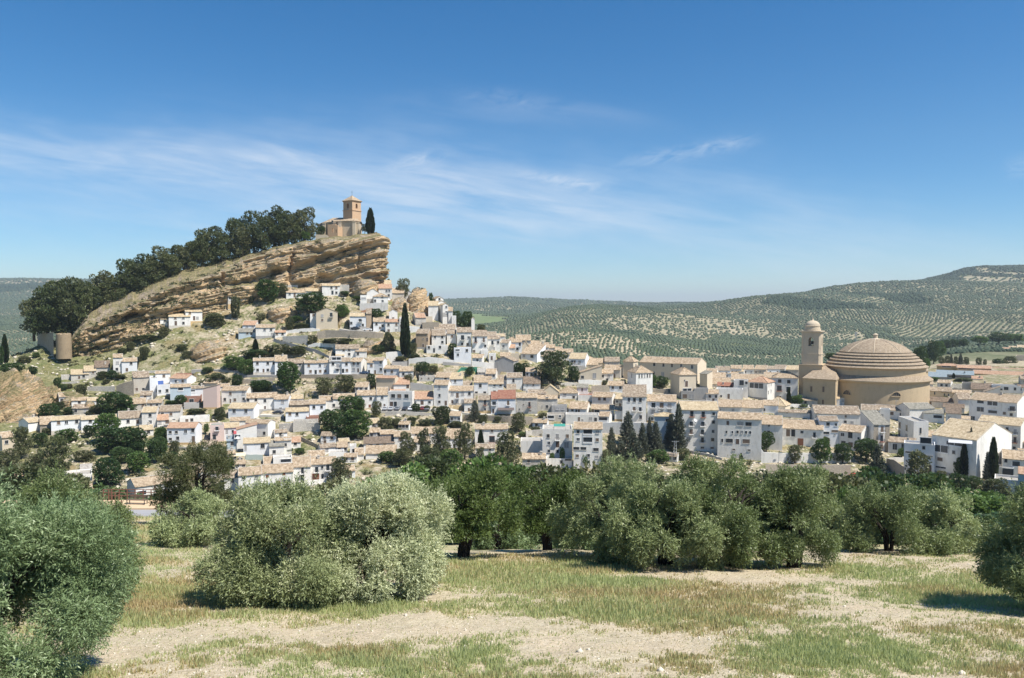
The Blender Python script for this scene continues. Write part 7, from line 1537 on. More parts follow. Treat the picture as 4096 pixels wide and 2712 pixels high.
      ('P', 1920, 500, 335, 140, 'broad', 'round green tree left of isolated orange-roofed house'), ('P', 1450, 750, 575, 260, 'dark', 'middle dark tree of lower left hollow'), ('P', 1300, 1030, 700, 300, 'dark', 'big dark tree right of the roofless house'), ('P', 1650, 870, 640, 280, 'broad', 'bright green tree above the long low house'), ('P', 1880, 740, 470, 230, 'dark', 'tree at the right edge of the lower left hollow'), ('P', 1640, 640, 515, 160, 'dark', 'small crown in the centre of lower left hollow'),
      ('P', 450, 920, 660, 260, 'ppine', 'olive-green pine crown beside the dark dense pine'), ('P', 90, 900, 610, 280, 'ppine', 'pale bushy pine at the left edge'), ('P', 600, 240, 50, 240, 'dark', 'green bushes under the striped crag'), ('P', 850, 190, 85, 170, 'dark', 'round bush right of the crag bushes'), ('P', 1380, 190, -70, 370, 'dark', 'large leafy clump on the slope above the long white house'), ('P', 1150, 170, 60, 190, 'bush', 'grey shrub before large leafy clump'), ('P', 1500, 180, 20, 220, 'dark', 'right half of the large leafy clump on slope'), ('P', 720, 100, 20, 130, 'bush', 'shrub above the crag bushes'), ('P', 2040, 60, 5, 110, 'broad', 'bright shrub left of the red brick house'), ('P', 480, 560, 400, 170, 'dark', 'bushes between the thin pine and the dark pine'), ('P', 1000, 720, 600, 260, 'bush', 'green brambles right of the dark pine'), ('P', 1180, 1040, 1000, 150, 'broad', 'bright low shrub right of the tiled roof'), ('P', 1380, 1110, 1065, 150, 'broad', 'bright low shrub before long low house'), ('P', 1850, 1130, 1075, 130, 'broad', 'green shrub at the door of the long low house'),
      ('O', 140, 910, 760, 250, 'dark', 'dark round bush on the left grassy slope'), ('O', 390, 885, 800, 110, 'dark', 'dark bush at the notch of left slope'), ('O', 290, 745, 665, 160, 'bush', 'shrub high on the left grassy slope'), ('O', 430, 690, 630, 80, 'broad', 'small bright bush on the left slope'), ('O', 62, 750, 440, 60, 'cyp', 'slim dark cypress at the left edge'), ('O', 10, 780, 560, 70, 'dark', 'dark tree touching the left frame edge'), ('O', 685, 1060, 935, 85, 'dark', 'dark column shrub at the left of white cottages'), ('O', 755, 1080, 1010, 90, 'dark', 'small round shrub beside the dark column shrub'), ('O', 970, 1150, 1010, 130, 'bush', 'grey-green shrub above the field wall'), ('O', 835, 1060, 1000, 70, 'bush', 'little shrub below the cottages'),
      ('O', 1230, 930, 850, 150, 'bush', 'shrub before the dark-roofed hut'), ('O', 1350, 950, 840, 120, 'dark', 'dark bush under the stepped house'), ('O', 1440, 940, 890, 140, 'bush', 'low bush right under the stepped house'), ('O', 1560, 600, 495, 110, 'bush', 'bush on the scree right of the cottages'), ('O', 1725, 700, 560, 110, 'bush', 'dark bush above the left village'), ('O', 1460, 650, 570, 120, 'bush', 'bush at the left end of the scree'), ('O', 1320, 230, 165, 110, 'bush', 'bush on the grassy rim below ridge pines'), ('O', 1290, 150, 105, 100, 'bush', 'upper bush on the grassy rim'), ('O', 1160, 200, 150, 90, 'bush', 'lower bush on the grassy rim'), ('O', 1960, 440, 320, 130, 'bush', 'bush beneath the small white annex'), ('O', 1750, 470, 415, 280, 'bush', 'grass-green scrub belt at the rock foot'), ('O', 1270, 1000, 950, 90, 'bush', 'small bush on pale wall rubble'), ('O', 520, 1220, 1150, 70, 'dark', 'dark shrub beside ochre boulder'), ('O', 600, 1250, 1150, 110, 'bush', 'shrub under the ochre boulder'),
      ('A', 530, 260, 120, 110, 'bush', 'tall dark bush right of the stepped house'), ('A', 1040, 240, 160, 110, 'bush', 'bush on the low rock shelf, left'), ('A', 980, 150, 80, 120, 'bush', 'bush on the low rock shelf, upper'), ('A', 1600, 380, 235, 230, 'broad', 'bright bushes above the left street end'), ('A', 1290, 420, 355, 120, 'dark', 'dark bush above the tan hipped house'), ('A', 1640, 580, 450, 130, 'dark', 'round bush at the left end of street wall'), ('A', 1920, 660, 525, 230, 'dark', 'spreading bushes below the street wall'), ('A', 960, 800, 695, 130, 'broad', 'bright green tree beside the red brick house'), ('A', 860, 810, 760, 120, 'dark', 'low shrub left of the red brick house'), ('A', 1400, 530, 430, 250, 'bush', 'grassy scrub slope behind tan hipped house'), ('A', 1280, 560, 500, 160, 'bush', 'scrub strip right of the orange roof'),
      ('A', 1430, 970, 840, 160, 'bush', 'scrubby grass bank left of the straw-roofed house'), ('A', 1150, 920, 850, 220, 'bush', 'scrubby grass bank below the red brick house'), ('A', 1270, 1160, 1040, 60, 'broad', 'climbing plant beside the outdoor stairs'), ('A', 1410, 1500, 1295, 230, 'dark', 'large grey-green tree below the terrace house'), ('A', 1330, 1540, 1420, 140, 'dark', 'smaller dark tree left of the large grey-green one'), ('A', 1530, 1560, 1450, 150, 'broad', 'green tree right of the large grey-green one'), ('A', 1200, 1500, 1360, 110, 'dark', 'dark bush under the grey block wall'), ('A', 890, 1420, 1235, 130, 'tam', 'small tree in front of the isolated orange-roofed house'), ('A', 850, 1560, 1380, 160, 'dark', 'brambly bush below the isolated house'), ('A', 690, 1420, 1210, 220, 'dark', 'green tree left below the isolated house'), ('A', 730, 1210, 1085, 130, 'broad', 'round tree left wall of isolated house'), ('A', 1000, 1480, 1410, 80, 'broad', 'yellow-green shrub on the slope below'),
      ('B', 1990, 870, 615, 200, 'ppine', 'olive-green pine right of the garage houses'), ('B', 1500, 300, 260, 70, 'dark', 'small shrubs on the whitish rough wall'), ('B', 1560, 570, 505, 100, 'broad', 'vine with pink flowers on the terrace'), ('B', 1450, 545, 505, 90, 'broad', 'vine crown left of the pink flowers'),
      ('D', 670, 1640, 1305, 195, 'ppine', 'young pine left of the pine row'), ('D', 880, 1640, 1262, 150, 'ppine', 'narrow pine, second of the pine row'), ('D', 1070, 1640, 1228, 230, 'ppine', 'full pine, third of the pine row'), ('D', 1370, 1600, 1212, 225, 'ppine', 'large loose pine, fourth of the pine row'), ('D', 1562, 1560, 1278, 62, 'cyp', 'cypress in front of the large two-storey white house'), ('D', 1880, 1700, 1300, 280, 'ppine', 'large pine right of the two-storey white house'), ('D', 445, 1640, 1520, 220, 'broad', 'bright green shrub crown below the terrace house'), ('D', 950, 1720, 1460, 260, 'ppine', 'lower olive-green pine in the pine row'), ('D', 1200, 1700, 1500, 260, 'broad', 'bright green tree below the pine row'), ('D', 620, 1700, 1490, 220, 'ppine', 'low pine beneath the young one'), ('D', 1560, 1720, 1480, 120, 'ppine', 'low pine beneath the cypress'), ('D', 30, 1560, 880, 0, None, ''),
      ('L', 580, 740, 600, 70, 'broad', 'climbing shrub before the white annex, left'), ('L', 690, 740, 540, 60, 'broad', 'climbing shrub before the white annex, right'), ('L', 950, 760, 600, 80, 'broad', 'climbing shrub before the glazed gallery house'), ('L', 440, 860, 740, 260, 'dark', 'green bushes at the foot of the streaked shed'), ('L', 1250, 700, 460, 90, 'con', 'short conifer right of the glazed gallery house'), ('L', 1180, 760, 560, 120, 'tam', 'yellow-green brambles right of the glazed gallery house')]
for t in LT:
    if t[5] is None or t[4] == 0: continue
    tree(*t)
# trees beyond the town on the right
for q, (x, yb, yt, w, k, Y, lb) in enumerate(((650, 610, 318, 150, 'dark', 455, 'dark tall tree just right of the round church dome'), (600, 560, 330, 110, 'dark', 470, 'brownish poplar beside the round church dome'), (740, 620, 480, 90, 'broad', 450, 'low green tree by the school sheds'), (830, 540, 245, 190, 'dark', 600, 'big tree group left of the valley road'), (900, 470, 240, 150, 'broad', 640, 'bright tree of the group by the valley road'),
        (1000, 345, 215, 130, 'dark', 800, 'round tree along the valley road, first'), (1110, 330, 205, 110, 'dark', 810, 'round tree along the valley road, second'), (1240, 310, 200, 130, 'dark', 820, 'round tree along the valley road, third'), (1480, 270, 160, 200, 'broad', 840, 'wide tree mass above the valley road'), (1740, 250, 110, 260, 'dark', 860, 'dark wooded clump near the right edge'), (1960, 250, 130, 230, 'broad', 860, 'green wooded clump at the right edge'),
        (940, 560, 450, 70, 'tam', 560, 'poplar row tree, first'), (1020, 555, 430, 70, 'tam', 560, 'poplar row tree, second'), (1075, 560, 405, 60, 'con', 565, 'poplar row tree, third and pointed'), (1140, 560, 440, 60, 'tam', 560, 'poplar row tree, fourth'), (1205, 560, 400, 80, 'con', 560, 'tall conifer behind the school'), (1290, 560, 450, 80, 'tam', 565, 'grey tree right of the tall school conifer'), (1460, 570, 455, 75, 'tam', 570, 'grey poplar above the long school block'), (1545, 570, 480, 50, 'tam', 570, 'thin grey poplar above the long school block'),
        (1720, 590, 478, 130, 'dark', 580, 'dark round tree left of the cream tall block'), (1900, 600, 440, 170, 'tam', 585, 'grey-green trees before the cream tall block'), (1820, 600, 500, 90, 'tam', 580, 'low tree between the round and grey-green trees'), (1110, 740, 675, 30, 'cyp', 455, 'small cypress before the sports hall'), (1860, 820, 760, 30, 'cyp', 460, 'small cypress before the longest school block'), (850, 790, 730, 110, 'broad', 445, 'green bush beside the lower blue-grey roof'), (1250, 790, 735, 260, 'bush', 450, 'hedge in front of the sports hall'))):
    tree('I', x, yb, yt, w, k, lb, Y=Y, cat=None)
for q, (x, yb, yt, w, k, Y, lb) in enumerate(((850, 655, 560, 110, 'dark', 420, 'dark tree glimpsed between bell tower and dome'),)): tree('G', x, yb, yt, w, k, lb, Y=Y)
infill([(200, 428, 345, 478), (350, 372, 560, 440), (440, 335, 560, 375), (560, 385, 770, 462), (770, 405, 1024, 462), (905, 375, 1024, 410), (560, 362, 790, 392), (60, 392, 200, 436)])
# ------------------------------------------------------------------ foreground olives: drooping clumps of small leaves
def olive_mesh(seed, nleaf, wx, wy, ht, mat, ln=.10, wd=.030, nb=34, skirt=.05, name='crown'):
    rg = np.random.default_rng(seed); cl = []
    nb = int(nb*1.15); az = rg.uniform(0, 50)
    for i in range(nb):
        t = rg.uniform(0, 6.28); ph = rg.uniform(0, 1)**.8; z = ht*(.18+.68*ph); rr = math.sqrt(max(.02, 1-((z/ht-.38)/.62)**2 if z/ht > .38 else 1-.25*(.38-z/ht)))*rg.uniform(.30, 1.0)*(1+.28*float(noise(t*1.3+az, z*.7, 0, seed)))
        z = z*(1+.16*float(noise(t*1.7+az, 9, 0, seed)))
        cl.append((wx*.5*rr*math.cos(t), wy*.5*rr*math.sin(t), z, rg.uniform(.08, .19)*min(wx, wy)*.62, rg.uniform(.9, 1.6)))
    for i in range(int(nb*.5)):                 # lower drooping curtains
        t = rg.uniform(0, 6.28); rr = rg.uniform(.78, .95); cl.append((wx*.5*rr*math.cos(t), wy*.5*rr*math.sin(t), ht*rg.uniform(.2, .36), rg.uniform(.10, .16)*min(wx, wy)*.55, rg.uniform(1.3, 2.0)))
    cl = np.array(cl); w = cl[:, 3]**2*cl[:, 4]
    # sprigs: short drooping twigs carrying leaves
    ns = nleaf//9; idx = rg.choice(len(cl), ns, p=w/w.sum()); d = rdir(ns, rg); d[:, 2] = np.abs(d[:, 2])*np.sign(rg.uniform(-.45, 1, ns))
    r = np.where(rg.uniform(0, 1, ns) < .14, rg.uniform(.1, .7, ns), rg.uniform(.72, 1.05, ns)+rg.uniform(0, .55, ns)*(rg.uniform(0, 1, ns) < .14)); lump = 1+.38*noise(d[:, 0]*2.5+idx*3.1, d[:, 1]*2.5, d[:, 2]*2.5, seed)
    c0 = cl[idx, :3]+d*(cl[idx, 3]*r*lump)[:, None]*np.stack([np.ones(ns), np.ones(ns), cl[idx, 4]], 1)
    c0[:, 2] = np.maximum(c0[:, 2], ht*skirt+rg.uniform(0, .25, ns))
    ax = d*.8+rdir(ns, rg)*.5+np.array((0, 0, .35))*np.where(c0[:, 2] > ht*.6, 1, -1.2)[:, None]; ax /= np.linalg.norm(ax, axis=1)[:, None]
    up_ = rg.uniform(0, 1, ns) < .09; up_ &= c0[:, 2] > ht*.55; ax[up_] = np.array((0, 0, 1.0))+rdir(int(up_.sum()), rg)*.25; ax[up_] /= np.linalg.norm(ax[up_], axis=1)[:, None]; c0[up_, 2] += rg.uniform(.0, .38, int(up_.sum()))
    sun_tone = np.clip(.42+.34*noise(c0[:, 0]*1.1, c0[:, 1]*1.1, c0[:, 2]*1.1, seed+3)+rg.normal(size=ns)*.12+.22*(d*np.array(sd)).sum(1), 0, 1)  # clump noise plus painted light: sprigs facing the sun get lighter leaf colour
    k = 9; off = np.linspace(0, .30, k)[None, :, None]
    Pp = (c0[:, None, :]+ax[:, None, :]*off+rg.normal(size=(ns, k, 3))*.018).reshape(-1, 3)
    D = (ax[:, None, :]*.7+rg.normal(size=(ns, k, 3))*.55).reshape(-1, 3); D /= np.linalg.norm(D, axis=1)[:, None]
    sf = np.repeat(rg.uniform(.65, 1.5, ns), k); V, F, rn = leaf_quads(Pp, D, ln*sf, wd*sf, rg, np.clip(np.repeat(sun_tone, k)+rg.normal(size=ns*k)*.12, 0, 1))
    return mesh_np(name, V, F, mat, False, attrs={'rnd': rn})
def olive_trunk(seed, ht, sp, mat=BARKD, n=6, th=.36):
    rg = random.Random(seed); m = MB(); lean = rg.uniform(-.3, .3)
    for i in range(n):
        t = 6.28*i/n+rg.uniform(-.4, .4); a = sp*rg.uniform(.25, .5); pts = [(.12*math.cos(t), .12*math.sin(t), -.6), (.2*math.cos(t)+lean*.3, .2*math.sin(t), .4)]; rad = [th*.8, th*.55]
        for s in range(1, 5):
            f = s/4; pts.append((lean+a*f*math.cos(t)+rg.uniform(-.14, .14), a*f*math.sin(t)+rg.uniform(-.14, .14), .5+(ht*.72-.5)*f**.85)); rad.append(th*.5*(1-f)+.04)
        m.tube(pts, rad, 8)
        for b in range(2):
            q = pts[3+b]; t2 = t+rg.uniform(-1, 1); m.tube([q, (q[0]+.5*math.cos(t2), q[1]+.5*math.sin(t2), q[2]+.45), (q[0]+1.0*math.cos(t2), q[1]+1.0*math.sin(t2), q[2]+.8)], [.07, .05, .02], 5)
    return m.mesh('trunk', mat, True)
def gz(x, y): return float(H(x, y))
def fg(pxc, Y, wx, wy, ht, mat, nleaf, seed, label, name='olive_tree', cat='olive tree', nb=34, ln=.10, wd=.030, skirt=.05, sink=0.0, trunk=True, th=.36, sp=None):
    x = (pxc-512)/800*Y; z = gz(x, Y)-sink; r = link(name, None, None, (x, Y, z)); tag(r, label, cat, None)
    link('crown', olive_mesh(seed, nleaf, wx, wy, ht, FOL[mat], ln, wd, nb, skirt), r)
    if trunk: link('trunk', olive_trunk(seed, ht, (sp or min(wx, wy)*.5), n=6 if ht > 3 else 4, th=th), r)
    return r
# (picture column, distance, width, depth, height ...)
fg(-17, 19.0, 5.3, 5.0, 4.9, 'oliveg', 260000, 1, 'large green olive tree filling the lower left corner', ln=.085, wd=.022, nb=40)
fg(66, 31.0, 4.6, 4.4, 4.5, 'olive', 110000, 2, 'olive tree just behind the lower left one, its right edge above the grass')
fg(282, 30.5, 5.0, 5.0, 4.4, 'olivef', 210000, 3, 'flowering pale olive tree, left half of the centre-left pair', nb=38)
fg(374, 31.5, 5.0, 5.0, 4.7, 'olivef', 210000, 4, 'flowering pale olive tree, right half of the centre-left pair', nb=38)
fg(192, 50.0, 4.8, 4.0, 2.9, 'olive', 36000, 5, 'small low olive beyond the grass strip at the left', ln=.13, wd=.045, nb=24)
fg(605, 43.0, 5.2, 4.6, 4.7, 'olive', 80000, 6, 'leftmost olive of the right-hand group', ln=.12, wd=.036)
fg(668, 40.5, 6.4, 5.4, 5.3, 'olive', 150000, 7, 'second olive of the right-hand group with dark hollow beneath', ln=.11, wd=.034, skirt=.12)
fg(735, 40.5, 6.4, 5.4, 5.3, 'olive', 150000, 8, 'third olive of the right-hand group, twisted trunk visible', ln=.11, wd=.034, skirt=.16)
fg(798, 40.0, 4.0, 3.8, 5.0, 'olive', 80000, 9, 'rightmost hanging olive of the right-hand group', ln=.11, wd=.034, skirt=.04)
fg(893, 47.0, 5.8, 4.8, 3.8, 'olive', 76000, 10, 'round silvery olive right of the centre group, left crown', ln=.12, wd=.04, sink=.3, th=.15, skirt=.0)
fg(945, 47.5, 4.6, 4.4, 3.5, 'olive', 60000, 12, 'round silvery olive, right crown of the pair', ln=.12, wd=.04, sink=.1)
fg(1068, 28.5, 5.0, 4.4, 4.4, 'olive', 120000, 13, 'dark olive cut by the right edge of the photo', ln=.10, wd=.03, skirt=.2)
fg(838, 52.0, 2.6, 2.6, 3.0, 'olive', 16000, 14, 'small grey olive bush between the two right groups', ln=.14, wd=.05, nb=16)
fg(462, 44.0, 6.2, 5.0, 5.2, 'almond', 50000, 15, 'almond tree with dark forked trunk at the centre', 'almond_tree', 'almond tree', ln=.13, wd=.055, skirt=.33, th=.3, sp=3.6)
fg(548, 49.0, 5.2, 5.0, 5.2, 'almond', 46000, 16, 'second almond tree behind, between almond and olive group', 'almond_tree', 'almond tree', ln=.13, wd=.055, skirt=.36, th=.2)
fg(500, 60.0, 6.0, 5.0, 5.5, 'oliveg', 34000, 17, 'greyish olive behind the almond trunks', ln=.16, wd=.055, skirt=.02, sink=1.6)
fg(590, 60.0, 6.0, 5.0, 5.5, 'oliveg', 34000, 27, 'greyish olive behind the left olives of the group', ln=.16, wd=.055, skirt=.02, sink=1.6)
fg(195, 66.0, 7.6, 6.0, 7.3, 'tam', 52000, 18, 'feathery brown-green tree behind the small low olive', 'leafy_tree', 'tree', ln=.16, wd=.045, skirt=.18, sink=.4, nb=44)
# trees in the gully beyond the olive edge
for q, (pxc, Y, w, top, k, lb) in enumerate(((400, 95, 9, 470, 'broad', 'green crown in the gully behind the flowering olives, left'), (432, 110, 10, 458, 'pine', 'pine crown in the gully behind the flowering olives, right'), (330, 105, 8, 486, 'tam', 'thin grey crown behind the flowering olives'), (478, 100, 9, 462, 'broad', 'green crown in the gully behind the almond tree'), (520, 110, 10, 468, 'broad', 'leafy crown behind the second almond tree'), (560, 105, 9, 466, 'tam', 'pale crown behind the leftmost olives'), (600, 112, 9, 470, 'tam', 'pale crown below the grey-white block'), (640, 118, 10, 474, 'tam', 'grey crown left under the conifers'),
        (845, 95, 8, 474, 'tam', 'tall thin tree behind the small grey olive bush'), (860, 85, 6, 492, 'broad', 'green tree behind the round silvery olives'), (820, 100, 9, 470, 'tam', 'tall pale tree left of the small grey bush'), (930, 105, 10, 480, 'dark', 'dark tree behind the round silvery olives'), (985, 100, 9, 496, 'broad', 'bright leafy tree left of the dark right edge olive'), (1005, 80, 8, 520, 'dark', 'dark thicket beside the right edge olive'), (968, 90, 7, 530, 'dark', 'dark thicket right of the silvery olives'), (1040, 110, 10, 500, 'tam', 'pale tree at the right edge of gully'), (880, 130, 10, 474, 'dark', 'dark trees in the hollow below the ramp'), (700, 130, 12, 480, 'dark', 'dark trees in the hollow below the kerb wall'), (760, 130, 12, 478, 'tam', 'pale trees in the hollow below the large white house'), (555, 140, 12, 478, 'dark', 'dark hollow trees below the streaked shed'), (500, 150, 12, 474, 'broad', 'bright hollow trees below the pine row'), (450, 150, 12, 474, 'dark', 'dark hollow trees below young pine'), (395, 150, 10, 478, 'ppine', 'pine in the hollow below the garage houses'), (345, 160, 9, 490, 'bush', 'scrub in the hollow below the street row'), (60, 130, 12, 478, 'ppine', 'bushy pine in the left hollow'), (20, 120, 12, 468, 'ppine', 'tall bushy pine at the left edge hollow'), (100, 150, 10, 492, 'bush', 'scrub in the left hollow'), (250, 140, 10, 492, 'tam', 'grey scrub in the hollow below the street row left'))):
    x = (pxc-512)/800*Y; z = gz(x, Y); p_ = (x, Y, z); top_z = z_of(pxc, top, Y); hh_ = max(3, top_z-z)
    rg = random.Random(q+900); r = link(NAMES[k], None, None, p_, rg.uniform(0, 6)); tag(r, lb, CATS[k], None)
    o = link('crown', rg.choice(UNIT[k]), r, (0, 0, hh_*.08)); o.scale = (w*1.15, w*1.15, hh_*.93)
    t_ = link('trunk', rg.choice(TRK), r); t_.scale = (w*.6, w*.6, hh_*.8)
# ------------------------------------------------------------------ grass mask of the foreground field
def blob(x, y, px0, py0, rx, ry):
    # a patch of the field centred where the view ray through (px, py) meets the slope
    r = (py0-HZ)/800; Y = 5.5/(r-.19); X = (px0-512)/800*Y; dY = Y-5.5/((py0+ry-HZ)/800-.19); return np.exp(-(((x-X)/(rx/800*Y))**2+((y-Y)/max(.6, abs(dY)))**2)**1.3)
GP = [(430, 655, 95, 16, .9), (330, 662, 60, 14, .5), (590, 590, 130, 30, 1.0), (470, 578, 70, 14, .8), (560, 570, 120, 12, .9), (160, 600, 75, 26, 1.2), (170, 560, 60, 18, .8), (160, 625, 60, 12, .8), (350, 612, 110, 8, .6), (820, 655, 70, 22, 1.0), (700, 612, 120, 16, .55), (900, 575, 110, 10, .8), (960, 595, 90, 14, .7), (640, 640, 50, 6, .35), (500, 640, 40, 5, .4), (960, 640, 60, 20, .45), (760, 600, 50, 8, .5), (250, 590, 30, 20, .5), (140, 540, 60, 12, .7)]
BP = [(330, 638, 180, 15, 1.3), (620, 650, 130, 14, 1.2), (480, 628, 120, 10, 1.0), (700, 577, 95, 7, 1.1), (830, 585, 50, 6, .7), (880, 618, 80, 8, .6), (440, 600, 50, 5, .8), (120, 660, 40, 12, .8), (130, 525, 30, 4, .8), (220, 552, 30, 5, .7), (640, 672, 60, 6, .5), (300, 598, 100, 7, .8)]
def gmask(x, y):
    m = .27+.62*fbm(x/2.8, y/2.2, 0, 81, 6, .68)+.25*noise(x/.45, y/.45, 0, 83)
    for a in GP: m = m+a[4]*blob(x, y, *a[:4])*.5
    for a in BP: m = m-a[4]*blob(x, y, *a[:4])*.42
    m = m+.5*sstep(46, 60, y)
    return m
def hue_mask(x, y): return .5+.75*fbm(x/4.5, y/3.2, 0, 90, 3)   # 0 green .. 1 straw
def build_grass():
    rg = np.random.default_rng(5); VV, FF, RR, n0 = [[], [], []], [[], [], []], [[], [], []], [0, 0, 0]
    N = 620000; Y = 14/(1-rg.uniform(0, 1, N)*(1-14/78.)); u = rg.uniform(-.74, .80, N); x = u*Y
    keep = rg.uniform(0, 1, N) < np.clip((gmask(x, Y)-.05)*1.4, .06, .8); x, Y = x[keep], Y[keep]
    far = (Y > 46) & (x > -.16*Y); x, Y = x[~far], Y[~far]
    z = H(x, Y); hm = hue_mask(x, Y)+rg.normal(size=len(x))*.16
    gm = gmask(x, Y); ht = (.04+.19*np.clip(gm, 0, 1))*rg.uniform(.5, 1.35, len(x))*(1+.25*noise(x/1.2, Y/1.2, 0, 95))
    wd = (.010+.00055*Y)*rg.uniform(.8, 1.5, len(x)); t = rg.uniform(0, 6.28, len(x)); ln_ = rg.uniform(.1, .55, len(x))*ht; t2 = rg.uniform(0, 6.28, len(x))
    cls = np.where(hm < .48, 0, np.where(hm < .74, 1, 2))
    for c, (nm, mat) in enumerate((('grass', G_GREEN), ('dry_grass', G_MID), ('straw_grass', G_STRAW))):
        k = cls == c; n = k.sum(); X, YY, Z, h_, w_, a, l_, a2 = x[k], Y[k], z[k], ht[k], wd[k], t[k], ln_[k], t2[k]
        V = np.stack([np.stack([X-np.cos(a)*w_, YY-np.sin(a)*w_, Z-.03], 1), np.stack([X+np.cos(a)*w_, YY+np.sin(a)*w_, Z-.03], 1), np.stack([X+np.cos(a2)*l_, YY+np.sin(a2)*l_, Z+h_], 1)], 1).reshape(-1, 3)
        o = link(nm, mesh_np(nm, V, np.arange(3*n).reshape(-1, 3), mat, attrs={'rnd': np.repeat(rg.uniform(0, 1, n), 3)})); tag(o, {'grass': 'green grass tufts of the olive field', 'dry_grass': 'yellow-green drying grass of the olive field', 'straw_grass': 'orange-brown dry grass of the olive field'}[nm], 'grass', None, 'stuff')
G_GREEN = foliage('green_grass_blades', (.32, .37, .14), (.45, .50, .21), (.58, .61, .33), .42, .6)
G_MID = foliage('yellowing_grass_blades', (.46, .43, .19), (.60, .55, .27), (.72, .66, .40), .42, .6)
G_STRAW = foliage('straw_grass_blades', (.48, .36, .18), (.63, .49, .26), (.75, .63, .41), .4, .6)
build_grass()
# small weeds and stones in the near field
rg = np.random.default_rng(17); n = 1500; Y = 16/(1-rg.uniform(0, 1, n)*(1-16/46.)); x = rg.uniform(-.7, .7, n)*Y; z = H(x, Y); s = rg.uniform(.015, .06, n)*(1+1.5*(rg.uniform(0, 1, n) > .97))
bv = np.array([(1, 0, 0), (0, 1, 0), (-1, 0, 0), (0, -1, 0), (.1, .1, .8), (0, 0, -.6)]); bf = np.array([(0, 1, 4), (1, 2, 4), (2, 3, 4), (3, 0, 4), (1, 0, 5), (2, 1, 5), (3, 2, 5), (0, 3, 5)])
V = (bv[None]*s[:, None, None]*rg.uniform(.6, 1.3, (n, 6, 1))+np.stack([x, Y, z], 1)[:, None]).reshape(-1, 3); F = (bf[None]+np.arange(n)[:, None, None]*6).reshape(-1, 3)
tag(link('pebbles', mesh_np('pebbles', V, F, flat('pale_stone', (.62, .56, .46), .9, 0, .2, .3, 8))), 'pale pebbles scattered on bare soil of the olive field', 'stones', None, 'stuff')

# scrub rooted in the ledges of the cliff
rg = np.random.default_rng(77); fx, fy, fz = RK[:3]; nT, nS = fx.shape; n = 900
ii = rg.integers(12, nT-2, n); jj = (rg.uniform(0, 1, n)**1.7*(nS*.93)).astype(int); px_j = 512+800*fx[ii, jj]/fy[ii, jj]
keep = (px_j < 250) | (rg.uniform(0, 1, n) < .22); ii, jj = ii[keep], jj[keep]; n = len(ii); C0 = np.stack([fx[ii, jj], fy[ii, jj], fz[ii, jj]], 1); szz = rg.uniform(.3, 1.5, n)
K = 46; d_ = rdir(n*K, rg); d_[:, 2] = np.abs(d_[:, 2])*.8; Pp = np.repeat(C0, K, 0)+d_*(np.repeat(szz, K)*rg.uniform(.3, 1, n*K))[:, None]; D = d_+rdir(n*K, rg)*.7; D /= np.linalg.norm(D, axis=1)[:, None]
V, F, r_ = leaf_quads(Pp, D, .5, .35, rg); tag(link('cliff_scrub', mesh_np('cliff_scrub', V, F, FOL['bush'], attrs={'rnd': r_})), 'scrub rooted in the ledges of the cliff', 'scrub', None, 'stuff')
# ------------------------------------------------------------------ the far hills: fields, rows of olives, woods
FR = np.random.default_rng(3)
_fa, _fb = [], []
for Y0, Y1, n in ((560, 1080, 22), (1080, 1900, 44), (1900, 3300, 70), (3300, 5700, 50)):
    for i in range(n): Y = FR.uniform(Y0, Y1); _fa.append((FR.uniform(-.78, .78)*Y, Y))
def seedpt(px, Y): Y = WY(Y); return ((px-512)/800*Y, Y)
FX = [(seedpt(585, 745), 'white'), (seedpt(545, 735), 'white'), (seedpt(625, 750), 'white'), (seedpt(490, 1500), 'meadow'), (seedpt(505, 1750), 'meadow'), (seedpt(475, 1400), 'meadow'), (seedpt(520, 1300), 'orch'), (seedpt(990, 2100), 'wood'), (seedpt(940, 2080), 'wood'), (seedpt(1030, 2120), 'wood'), (seedpt(820, 1480), 'wood'), (seedpt(880, 1560), 'wood'), (seedpt(650, 1350), 'wood'), (seedpt(760, 650), 'orch'), (seedpt(850, 640), 'orch'), (seedpt(440, 1500), 'wood'), (seedpt(460, 2000), 'wood'), (seedpt(960, 2010), 'wood'), (seedpt(1000, 2010), 'wood'), (seedpt(1035, 2030), 'wood'), (seedpt(985, 1960), 'wood'), (seedpt(930, 1990), 'wood'), (seedpt(30, 3000), 'wood'), (seedpt(90, 2900), 'wood'), (seedpt(1000, 900), 'wood'), (seedpt(60, 3300), 'tan'), (seedpt(620, 1250), 'orch'), (seedpt(560, 1200), 'orch'), (seedpt(745, 980), 'green'), (seedpt(700, 900), 'green'), (seedpt(800, 1000), 'green'), (seedpt(870, 1100), 'green'), (seedpt(690, 760), 'green'), (seedpt(660, 720), 'green')]
FP = np.array(_fa+[f[0] for f in FX]); FT_ = [FR.choice(['orch', 'orch', 'orch', 'orch', 'green', 'tan']) for _ in _fa]
FT_ = [('wood' if FR.uniform() < .06 else t if t != 'wood' else 'orch') for t in FT_]+[f[1] for f in FX]
FTY = np.array(FT_); FANG = FR.uniform(-.9, .9, len(FP))+.0; FSP = FR.uniform(.9, 1.12, len(FP))*np.maximum(5.4, .0048*FP[:, 1])
def field(x, y):
    wx = x+55*fbm(x/140, y/140, 0, 201, 3); wy = y+90*fbm(x/140+9, y/140, 0, 202, 3)
    sc = 1.0
    out = np.zeros(len(x), int)
    for i in range(0, len(x), 40000):
        d = ((wx[i:i+40000, None]-FP[None, :, 0])*1.3)**2+(wy[i:i+40000, None]-FP[None, :, 1])**2; out[i:i+40000] = d.argmin(1)
    return out
SOIL = {'orch': .6, 'white': 1.0, 'green': .2, 'tan': .75, 'wood': .0, 'meadow': .12}
TREEC = []
